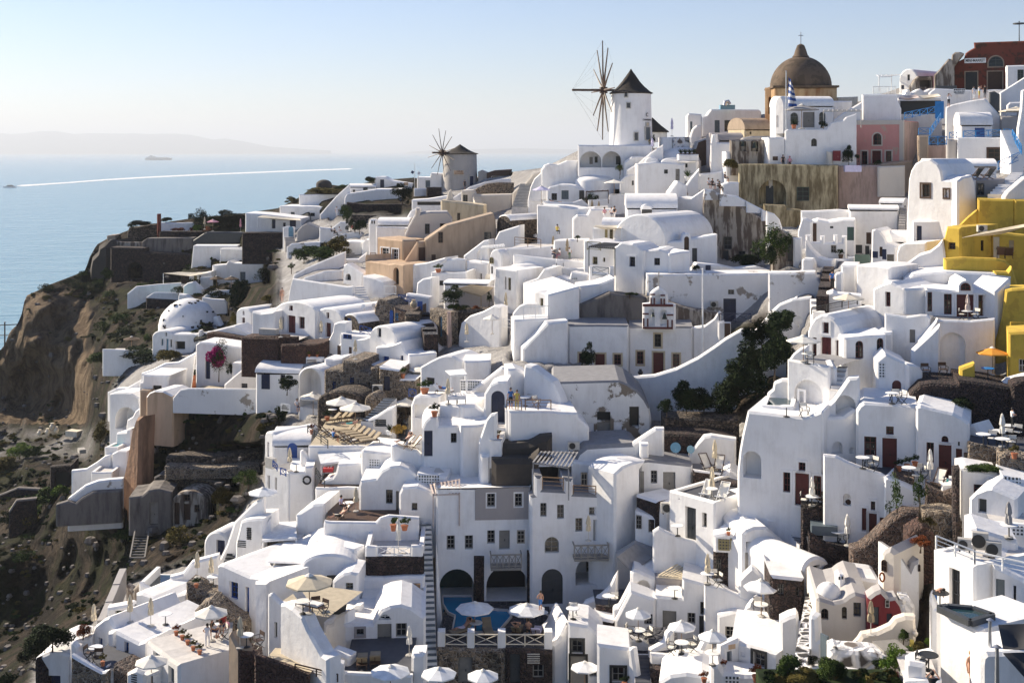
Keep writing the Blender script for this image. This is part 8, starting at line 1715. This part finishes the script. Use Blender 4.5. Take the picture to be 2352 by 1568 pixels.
boxthing('vent_duct','silver vent duct on skyline house roof','vent',1915,965,2050,1004,186,'lblue',1.2);MB().tube([P(px(x),py(y),186)for x,y in((1955,970),(1960,938),(1985,932),(2000,960))],.3,8).obj('bent_pipe','steel',bpy.data.objects['vent_duct']).matrix_parent_inverse=Matrix.Translation(-bpy.data.objects['vent_duct'].location)@Matrix.Identity(4)
rail('white picket fence on skyline terrace',1640,1335,1712,1335,72,'v','white',178.5)
T(1764,0)
r,H=pole('silver flag pole on flag terrace',166,660,1180,'steel',.09,160.8)
pf=P(px(185),py(700),160.7);k=160.7/FPX/SH
fl=root('greek_flag','blue and white striped flag hanging from silver pole','flag',P(px(176),py(980),160.7));st=[MB(),MB()]
for i in range(9):
 for j in range(9):
  q=[]
  for jj,ii in((j,i),(j+1,i),(j+1,i+1),(j,i+1)):
   t,s=jj/9,ii/9;q.append(((12+78*s*(.45+.55*t))*k,.22*sin(s*9+t*3),(278*(1-t)-60*s*(1-t)+30*(1-s)*0)*k))
  blue=j%2==0;st[0 if blue else 1].add(q,[(0,1,2,3)])
st[0].obj('blue_stripe','blue',fl,sharp=0);st[1].obj('white_stripe','cwhite',fl,sharp=0)
r,H=pole('tall thin antenna mast above red market',2308,205,380,'iron',.08,183,'antenna_mast','antenna');MB().lathe([(.9,H-.3),(.9,H-.15),(.05,H-.1)],12).obj('ring_lamp','iron',r)
slats('white timber pergola beside slit-window barrel house',[(1020,705),(1135,700),(1230,685),(998,690)],184,'white',2.2,n=5);rail('white lattice fence on skyline right of great dome',965,866,1172,866,70,'v','white',181)
slats('scalloped striped awning over market kiosk',[(1195,912),(1392,900),(1370,872),(1215,885)],168,'striped',0,'awning',solid=True,d1=170);slats('cream striped awning right over market kiosk',[(1400,905),(1590,885),(1560,862),(1345,885)],167.5,'cream',0,'awning',solid=True,d1=170)
slats('grey flat pergola bar at flag terrace',[(510,1022),(855,1018),(850,1008),(515,1010)],161.5,'acgrey',2.2,n=8,d1=163.5)
for l,a in[('blue cross rail along market stair landing',(1255,1098,1535,1040,62,'x','sky',156,158)),('blue cross rail beside lower stair',(1385,1240,1485,1240,62,'x','sky',153)),('steep blue rail up market stair',(1490,1250,1590,1100,66,'x','sky',152.5,156)),('blue cross rail on concrete pillar wall',(1480,1332,1642,1332,78,'x','sky',152)),('blue cross rail before little blue door',(1796,1265,2138,1252,60,'x','sky',149.5,148.5)),('short blue rail left of little blue door',(1668,1275,1735,1272,58,'x','sky',152.8)),('blue stair handrail at frame edge',(2245,1270,2330,1420,80,'x','sky',144.5,139)),('small blue rail by frame edge column',(2168,1244,2225,1244,56,'x','sky',147)),('blue rail below brown framed window',(2115,1565,2330,1470,80,'x','sky',140))]:rail(l,*a)
boxthing('shutter_gate','tall bright blue slatted gate at market stair','gate',1535,930,1615,1090,157.5,'sky',.12,-30);boxthing('garden_gate','red pointed picket gate left of pink house','gate',597,1385,668,1480,158.3,'red',.1);boxthing('planter_box','two white draped crates before pink house','crate',710,1520,860,1580,156,'lilac',.8)
T(588,392)
for i,x in enumerate((1462,1495)):r,H=pole(['taller flag mast beside stubby windmill house','shorter flag mast beside stubby windmill house'][i],x-4,-60+i*70,165,'steel',.06,229)
for i,(x,y)in enumerate(((1438,15),(1497,25))):f_=root('small_flag',['striped little flag on taller mast','white square flag on shorter mast'][i],'flag',P(px(x),py(y),228.8));MB().box((0,0,0),(.5,.03,.5),M=Matrix.Rotation(.5,3,'Y')).obj('cloth','cnavy' if i==0 else 'cwhite',f_,sharp=0)
o=dome('boulder','big flat-bottomed dark boulder on headland',613,148,146,84,d=243,m='rock',base=.4,n=20,cat='boulder')
slats('grey reed pergola roof on white posts',[(1835,1085),(2068,1148),(2178,1072),(1985,1048)],141,'kraft',2.6,n=24,d1=144);slats('white canvas awning over three blue doors',[(12,428),(412,458),(405,440),(60,408)],220,'cream',2.4,'awning',solid=True,d1=223);slats('white pergola shelf above two garden chairs',[(2068,712),(2280,695),(2275,672),(2085,690)],157,'white',2.8,n=14,d1=159)
dish('large grey satellite dish beside grey shutter',2128,1040,84,'acgrey',152,20);dish('white dish, left of two behind stone barrel house',995,1280,50,'white',144,-20);dish('white dish, right of two behind stone barrel house',1075,1275,50,'white',144,30)
for l,a in[('white cross-rail balcony by louvred house',(2275,1435,2400,1470,80,'x','white',131)),('blue-white cross rail before stone barrel house',(955,1490,1060,1520,70,'x','blue',135.5)),('white picket gate in front of arched doorway',(1180,1140,1285,1140,80,'v','white',156)),('grey picket gate beside lit tan house',(1050,835,1102,835,80,'v','wood',166)),('blue cross rail above brown stone house',(1310,1185,1460,1225,50,'x','blue',145))]:rail(l,*a)
boxthing('shutter_gate','blue gate leaf at head of stone stairs','gate',1483,1200,1530,1292,141,'blue',.1);boxthing('sofa','grey outdoor sofa by maroon barrel house','sofa',25,1460,180,1512,143,'acgrey',.8,-20);jar('yellowish jar beside blue gate',1448,1185,1260,'sand',142)
T(1176,392)
slats('black steel pergola frame by front house',[(707,695),(946,710),(990,668),(852,660)],135,'iron',3.0,n=12,d1=139);slats('dark pergola frame over terrace by oval dome',[(682,190),(885,182),(880,178),(690,186)],167,'brown',1.8,n=4,d1=169);slats('white canvas roof before olive shutters',[(745,518),(1008,528),(1012,502),(765,500)],143,'cream',2.4,'awning',solid=True,d1=146)
for l,a in[('black cross railing on front house balcony',(742,965,890,975,82,'x','greyblue',133)),('green cross railing on shuttered balcony',(690,728,815,735,76,'x','olivewood',137)),('navy cross railing at long weathered wall',(1908,1392,2195,1395,82,'x','navy',121.5)),('wood and glass rail of upper restaurant',(25,690,265,712,80,'h','wood',148)),('white lattice rail on bright block',(105,1362,330,1350,110,'v','white',122.8)),('white small railing grille above round window',(478,110,540,110,66,'v','white',182))]:rail(l,*a)
pole('tall bare white flag pole before chapel',1752,910,1700,'white',.09,119);aircon('air conditioner on long weathered wall',1822,1198,1893,1256,129.6)
o,fr=B('bell_tower','white chapel bell tower outlined in maroon with two bells',1200,1506,[(1200,1225),(1268,1218),(1270,1130),(1300,1100),(1350,1068),(1400,1100),(1432,1130),(1436,1218),(1506,1232)],1440,d=121.5,th=-4,L=.9,sk=.2,f='an 1255 1270 1310 1425 dark .4; an 1362 1275 1420 1425 dark .4; an 1322 1130 1362 1220 dark .35')
for x0,y0,x1,y1 in[(1200,1226,1480,1246),(1200,1308,1256,1320),(1422,1318,1482,1330),(1200,1436,1478,1452),(1268,1130,1315,1142),(1364,1138,1405,1150)]+[(x,a,x+14,c)for x,a,c in((1202,1355,1430),(1240,1358,1430),(1424,1368,1440),(1464,1370,1440),(1270,1165,1225),(1300,1168,1225),(1364,1172,1228),(1392,1175,1228))]:
 a,c=fr.uv(x0,y1),fr.uv(x1,y0);MB().box(((a.x+c.x)/2,-.05,(a.y+c.y)/2),(c.x-a.x,.12,c.y-a.y)).obj('trim','maroon',o,sharp=0)
a=fr.uv(1350,1068);MB().bar((a.x,.4,a.y),(a.x,.4,a.y+1.5),.12).bar((a.x-.4,.4,a.y+1.0),(a.x+.4,.4,a.y+1.0),.12).obj('cross','beige',o,sharp=0)
bell('bronze bell, left of two in chapel tower',1295,1295,1340,121.2);bell('bronze bell, right of two in chapel tower',1402,1300,1362,121.2)
T(1764,392)
dish('pale dish half hidden in shrubs above barrel house',280,1440,100,'acgrey',104,-25);rail('post and chain rail beside stub steps',400,1320,820,1230,60,'h','iron',105);rail('yellow cross-rail balcony at frame edge',2230,1480,2400,1490,90,'x','yellow',97);slats('pale sun sail stretched over yellow court',[(1778,617),(2400,510),(2400,482),(1990,560)],108,'ecru',0,'sun_sail',solid=True,d1=111);aircon('air conditioner on yellow court wall',1922,500,2008,560,111.5)
for i,x in enumerate((800,1095)):boxthing('garden_gate',['dark green arched double gate of white garden','narrow dark picket gate beside blue hatches'][i],'gate',x,770,x+(138,62)[i],880,(131,124)[i],('green','iron')[i],.1)
T(0,392)
slats('white striped pergola over cliff house terrace',[(2022,722),(2400,742),(2420,698),(2052,706)],237,'white',2.6,n=26,d1=240);slats('white canvas canopy by cliff pool',[(1500,942),(1750,968),(1915,938),(1640,930)],230,'cream',2.4,'canopy',solid=True,d1=233)
r,H=pole('wooden utility pole at left edge',44,1395,1700,'brown',.16,215,'utility_pole');MB().bar((-1.6,0,H-.5),(2.2,0,H-.3),.14).bar((-1.4,0,H-2.2),(.6,0,H-2.2),.12).obj('crossarm','brown',r)
T(0,1176)
a,c=P(px(1262),py(415),126),P(px(1312),py(190),134);v=Vector((.75,0,0));r=root('ladder','grey wooden ladder on bare slope','ladder',a)
for o_ in(-v,v):MB().bar(o_,c-a+o_+UP*.8,.14).obj('rail','gw',r,sharp=0)
for i in range(10):q=(c-a)*i/9;MB().bar(q-v,q+v,.12).obj('rung','gw',r,sharp=0)
T(0,784)
for i,(x,y)in enumerate([(365,865),(437,855),(518,838),(480,805)]):jar(['whitish bulk sack, leftmost on dirt track','whitish bulk sack second on dirt track','whitish bulk sack, rightmost on dirt track','whitish bulk sack stacked on others'][i],x,y-56,y,'cream',212,'bulk_sack')
boxthing('plank_stack','stack of pale boards on dirt track','planks',730,990,790,1030,185,'acgrey',1.5,30);boxthing('rubble_block','wrapped pale pallet beside bulk sacks','pallet',600,830,705,876,210,'cream',1.6,-20)
T(588,784)
slats('white slatted pergola roof over dark restaurant',[(600,1122),(948,1080),(972,970),(556,972)],108.6,'white',2.3,n=46,d1=112);slats('twig pergola with striped canvas by pierced box',[(1628,1398),(1868,1392),(1868,1262),(1602,1310)],98.8,'striped',2.6,n=8,d1=101);slats('white pergola over sleeping sunbather',[(1790,312),(1935,302),(1900,255),(1742,268)],112,'white',2.7,n=12,d1=115)
for l,a in[('blue cross rail, left of two below blue arched door',(155,1150,195,1190,60,'x','blue',108.8)),('blue cross rail, right of two below blue arched door',(225,1225,275,1240,66,'x','blue',108.6)),('white picket rail at parasol terrace corner',(230,640,310,650,70,'v','white',124)),('iron rail along lounger terrace edge',(475,840,660,980,70,'h','iron',113,110)),('iron rail of slatted restaurant',(550,1220,630,1340,60,'h','iron',107.5,105.5)),('blue cross rail by flower pots',(1405,510,1470,520,76,'x','blue',117)),('twig railing in front of couple, left half',(2305,625,2440,630,90,'h','wood',102.8)),('twig railing in front of couple, right half',(2475,628,2710,628,90,'h','wood',102.7))]:rail(l,*a)
aircon('white grille box on rubble stone house',1070,398,1162,470,125);boxthing('wreath_box','slatted air conditioner at left house corner','air conditioner',85,1080,150,1165,109.5,'acgrey',.5,-40)
w_=root('wreath','black wreath ring on white terrace block','wreath',P(px(468),py(1273),108.7));t_=MB();t_.tube([(.32*cos(i*.3),0,.32*sin(i*.3))for i in range(22)],.09,6).obj('ring','iron',w_)
T(1176,784)
slats('grey cloth pergola on hotel roof loggia',[(195,1108),(520,1152),(605,1012),(272,1008)],97,'shc',2.6,n=9,d1=100);aircon('air conditioner above cloth pergola',512,918,620,990,101.8)
dish('large pale dish, left of two at dark stone wall',1508,1045,112,'lblue',101,-15);dish('smaller pale dish, right of two at dark stone wall',1628,1045,86,'lblue',101,15)
for l,a in[('weathered rail of hotel loggia',(280,1355,472,1365,110,'h','wood',97.6)),('weathered rail of hotel top balcony',(562,1400,770,1408,80,'h','wood',97.6))]:rail(l,*a)
aircon('louvred unit below dark stone planter',1368,1478,1500,1568,94.5);jar('wheelbarrow-like dark tub in chapel yard',1180,255,310,'iron',118)
for i,(x0,x1,y,d)in enumerate(((560,872,1955,97.4),(-200,78,2040,98.4))):
 f_=Fr(px((x0+x1)/2),py(y),d,4);a,c=f_.uv(x0,y),f_.uv(x1,y);r=root('balcony',['timber cross-rail balcony on right hotel front','timber cross-rail balcony above dining cave'][i],'balcony',f_.O-f_.b*.9,f_.th);W_=c.x-a.x
 MB().box((0,.5,-.1),(W_,1.3,.18)).obj('deck','gw',r,sharp=0)
 b=MB().bar((-W_/2,0,1.0),(W_/2,0,1.0),.1).bar((-W_/2,0,.12),(W_/2,0,.12),.08)
 for s in(-1,1):b.bar((s*W_/2,0,1),(s*W_/2,1,1),.1)
 b.obj('rail','gw',r,sharp=0);b=MB()
 for j in range(6):
  u0=-W_/2+W_*j/5;MB().bar((u0,0,0),(u0,0,1.05),.09).obj('post','gw',r,sharp=0)
  if j<5:b.bar((u0,0,.12),(u0+W_/5,0,1),.05).bar((u0+W_/5,0,.12),(u0,0,1),.05)
 b.obj('lattice','gw',r,sharp=0)
cm=bpy.data.meshes.new('cat');cv=[(0,0,.3,.1),(.25,0,.31,.1),(.42,0,.38,.06),(.52,0,.42,.075),(.6,0,.39,.03),(-.2,0,.28,.05),(-.55,0,.2,.03),(.3,.07,.12,.035),(.34,.07,0,.03),(.25,-.07,.12,.035),(.2,-.07,0,.03),(-.05,.07,.14,.04),(-.02,.07,0,.03),(-.02,-.07,.14,.04),(-.1,-.07,0,.03),(.5,.05,.52,.02),(.5,-.05,.52,.02)]
cm.from_pydata([c[:3]for c in cv],[(0,1),(1,2),(2,3),(3,4),(0,5),(5,6),(1,7),(7,8),(1,9),(9,10),(0,11),(11,12),(0,13),(13,14),(3,15),(3,16)],[]);co=bpy.data.objects.new('cat',cm);COL.objects.link(co);co.modifiers.new('s','SKIN');co.modifiers.new('u','SUBSURF').levels=1
for i,c in enumerate(cv):cm.skin_vertices[0].data[i].radius=(c[3],)*2
cm.skin_vertices[0].data[0].use_root=True;cm.materials.append(MM('cblack'));co.location=put(1115,978);co.scale=(1.5,)*3;tag(co,'black cat walking along grey hotel roof','cat',None,'thing')
T(588,1176)
for i,(x0,x1)in enumerate(((1735,1942),(2005,2222),(2292,2650))):rail(['pale timber cross rail, left bay of pool terrace','pale timber cross rail, middle bay of pool terrace','pale timber cross rail, right bay of pool terrace'][i],x0,1225,x1,1228,105,'x','cream',88.8)
for i,(x0,x1)in enumerate(((1668,1735),(1942,2005),(2222,2292),(2650,2722))):boxthing('rail_pillar',['square white rail pillar at long stair','square white rail pillar by bathing man','square white rail pillar right of khaki lounger','square white rail pillar at lilac towel end'][i],'pillar',x0,1100,x1,1262,88.7,'w',.8)
zz=bpy.data.objects['pool_terrace'].children[0].data.vertices[0].co.z+bpy.data.objects['pool_terrace'].location.z+.05;V_=[ray(px(x),py(y))for x,y in((1800,1112),(2225,1108),(2350,960),(2310,908),(2100,896),(1995,902),(1988,775),(1714,775),(1720,856),(1765,930),(1830,960))];V_=[v*(zz/v.z)for v in V_];o_=V_[0].copy();n_=len(V_)
pl=obj('swimming_pool',mesh('pool',[(v.x-o_.x,v.y-o_.y,.0)for v in V_]+[(v.x-o_.x,v.y-o_.y,-.5)for v in V_],[tuple(range(n_))]+[(i,(i+1)%n_,n_+(i+1)%n_,n_+i)for i in range(n_)],['pool'],sharp=0),None,Vector((o_.x,o_.y,zz)));tag(pl,'deep blue swimming pool on hotel terrace','pool',None,'thing')
cp=MB()
for i in range(n_):a,c=V_[i]-o_,V_[(i+1)%n_]-o_;cp.bar((a.x,a.y,.02),(c.x,c.y,.02),.1,.3)
cp.obj('coping','flt',pl,sharp=0)
slats('white slatted porch roof left of drain pipe block',[(62,258),(370,236),(362,85),(72,92)],98.5,'white',2.4,n=36,d1=103);rail('white cross rail above cobbled red-brown panel',1118,400,1422,402,85,'x','white',93.2);rail('dark handrail at bottom stone bastion',360,1460,750,1555,70,'h','brown',77)
boxthing('rattan_box','rattan cabinet on white stone-studded ledge','cabinet',1392,672,1505,760,91.5,'wood',.5);jar('grey jar beside rattan cabinet',1525,700,755,'acgrey',91.5)
for i,x in enumerate((1503,1526)):jar(['white lantern, left of two on pedestal','white lantern, right of two on pedestal'][i],x,1275,1315,'white',80.8,'lantern')
T(1176,1176)
slats('grey cloth sail hanging from hotel flank',[(965,408),(1108,552),(1335,378),(1132,288)],92,'shc',0,'sun_sail',solid=True,d1=95);slats('cane-beamed cloth roof over small porch',[(1345,580),(1560,600),(1735,560),(1560,452)],89.8,'ecru',0,n=7,d1=93)
T(1764,1176)
for l,q,d in[('black shade sail, upper of two at frame edge',[(2160,1250),(2450,1260),(2450,1020),(2115,1030)],54),('black shade sail, lower of two at frame edge',[(2400,1560),(2480,1500),(2480,1280),(2160,1290)],52)]:slats(l,q,d,'black_cloth',0,'shade_sail',solid=True,d1=d+2)
pole('shiny steel mast, taller of two at shade sails',2040,1000,1395,'steel',.11,57.8,'steel_mast');pole('shiny steel mast, shorter of two at shade sails',2104,1245,1640,'steel',.12,55,'steel_mast')
for i,(x0,y0,x1,y1)in enumerate([(1742,245,1870,340),(1878,190,2025,335),(2005,275,2145,400)]):aircon(['air conditioner, leftmost of three on corner roof','large air conditioner in middle of corner roof','air conditioner, rightmost of three on corner roof'][i],x0,y0,x1,y1,67.5+.5*(i==1),-20)
rail('white tube railing along corner roof front',1545,335,1895,475,120,'h','white',66.6,65.8);rail('white tube railing along right roof wing',1900,478,2420,600,120,'h','white',65.8,64)
zz=(HY-py(980))/FPX*61+.16;V_=[ray(px(x),py(y))for x,y in((1570,884),(1860,1015),(2066,955),(1880,890),(1650,870))];V_=[v*(zz/v.z)for v in V_];o_=V_[0].copy();V_=[Vector((v.x-o_.x,v.y-o_.y,0))for v in V_]
pl=root('roof_pool','black-rimmed curved roof pool on bright white block','pool',o_);b=MB()
for i in range(5):b.bar(V_[i],V_[(i+1)%5],.3,.3)
b.obj('rim','dgrey',pl,sharp=0);obj('water',mesh('water',[v+UP*.02 for v in V_],[(0,1,2,3,4)],['tub'],sharp=0),pl)
w_=root('wreath','dried brown flower wreath on cream shrine tower','wreath',P(px(1048),py(595),75.3),R(-44));MB().tube([(.15*cos(i*.3),0,.26*sin(i*.3))for i in range(22)],.055,6).obj('ring','leafred',w_)
boxthing('mattress','grey-green mattress in sunken lounge','mattress',400,135,640,215,85.8,'greyblue',2.2,-10);boxthing('raised_bed','wooden raised garden bed by swooping wall','garden bed',1065,1255,1290,1330,67.8,'gw',1.4,10);boxthing('ochre_panel','ochre upright board in garden','board',1308,1175,1342,1245,69,'cyellow',.15);jar('white plaster table bowl in garden',1352,1080,1140,'beige',70,'stone_table');boxthing('garden_gate','pale picket gate of bottom garden','gate',480,1140,545,1350,70.5,'greyblue',.12,-60)
rnd=random.Random(5);sb=[MB(),MB(),MB()]
def clump(x,y,w,h,q):
 HIT[0]='';p=put0(x,y)
 if HIT[0]not in('hillside','garden_bed'):return
 k=p.y/FPX/SH;V,Fc=leaves(int(150+w*4),w*k*.55,h*k*.55,.10+w*k*.008,rnd.randrange(99999))
 n=len(sb[q].V);sb[q].V+=[v+p+UP*(h*k*.28)for v in V];sb[q].F+=[tuple(n+t for t in f)for f in Fc];sb[q].I+=[0]*len(Fc)
for ox,oy,L_ in SCRUB:
 T(ox,oy)
 for q in L_:clump(*q,rnd.randrange(3))
T(1764,1176)
for i in range(45):clump(rnd.uniform(-40,1230),rnd.uniform(1480,1566),rnd.uniform(50,110),rnd.uniform(30,70),rnd.randrange(3))
T(0,0);nc=0
while nc<1000:
 x,y=rnd.uniform(-20,640),rnd.uniform(500,1600)
 if y>np.interp(x,rx,ry)+5 and inpoly((x,y),NAT)and not(x<215 and 690<y<960 and rnd.random()<.9)and noise.noise(Vector((x*.012,y*.014,3)))>-.12:
  clump(x*4,y*4,rnd.uniform(16,80)*(1 if rnd.random()<.8 else 1.8),rnd.uniform(10,36),rnd.choice((0,1,1,2,2)));nc+=1
rb=MB();nc=0
while nc<420:
 x,y=rnd.uniform(-20,640),rnd.uniform(560,1600)
 if y>np.interp(x,rx,ry)+5 and inpoly((x,y),NAT):
  nc+=1;p=put(x*4,y*4)
  if HIT[0]=='hillside':
   s=rnd.uniform(.2,.55)*(2 if rnd.random()<.1 else 1);rb.lathe([(.5*s,-.3*s),(s*rnd.uniform(.7,1),.1*s),(s*.6,s*rnd.uniform(.4,.8))],5,c=p,sx=rnd.uniform(.6,1.3))
tag(rb.obj('rubble','concrete',sharp=0),'loose volcanic rubble strewn over bare slopes','rubble',None,'stuff')
for q,m,l in((0,'leaf','green'),(1,'lo','olive'),(2,'ld','dark')):tag(sb[q].obj('scrub',m,sharp=0),l+' scrub covering bare cliff slopes','scrub',None,'stuff')
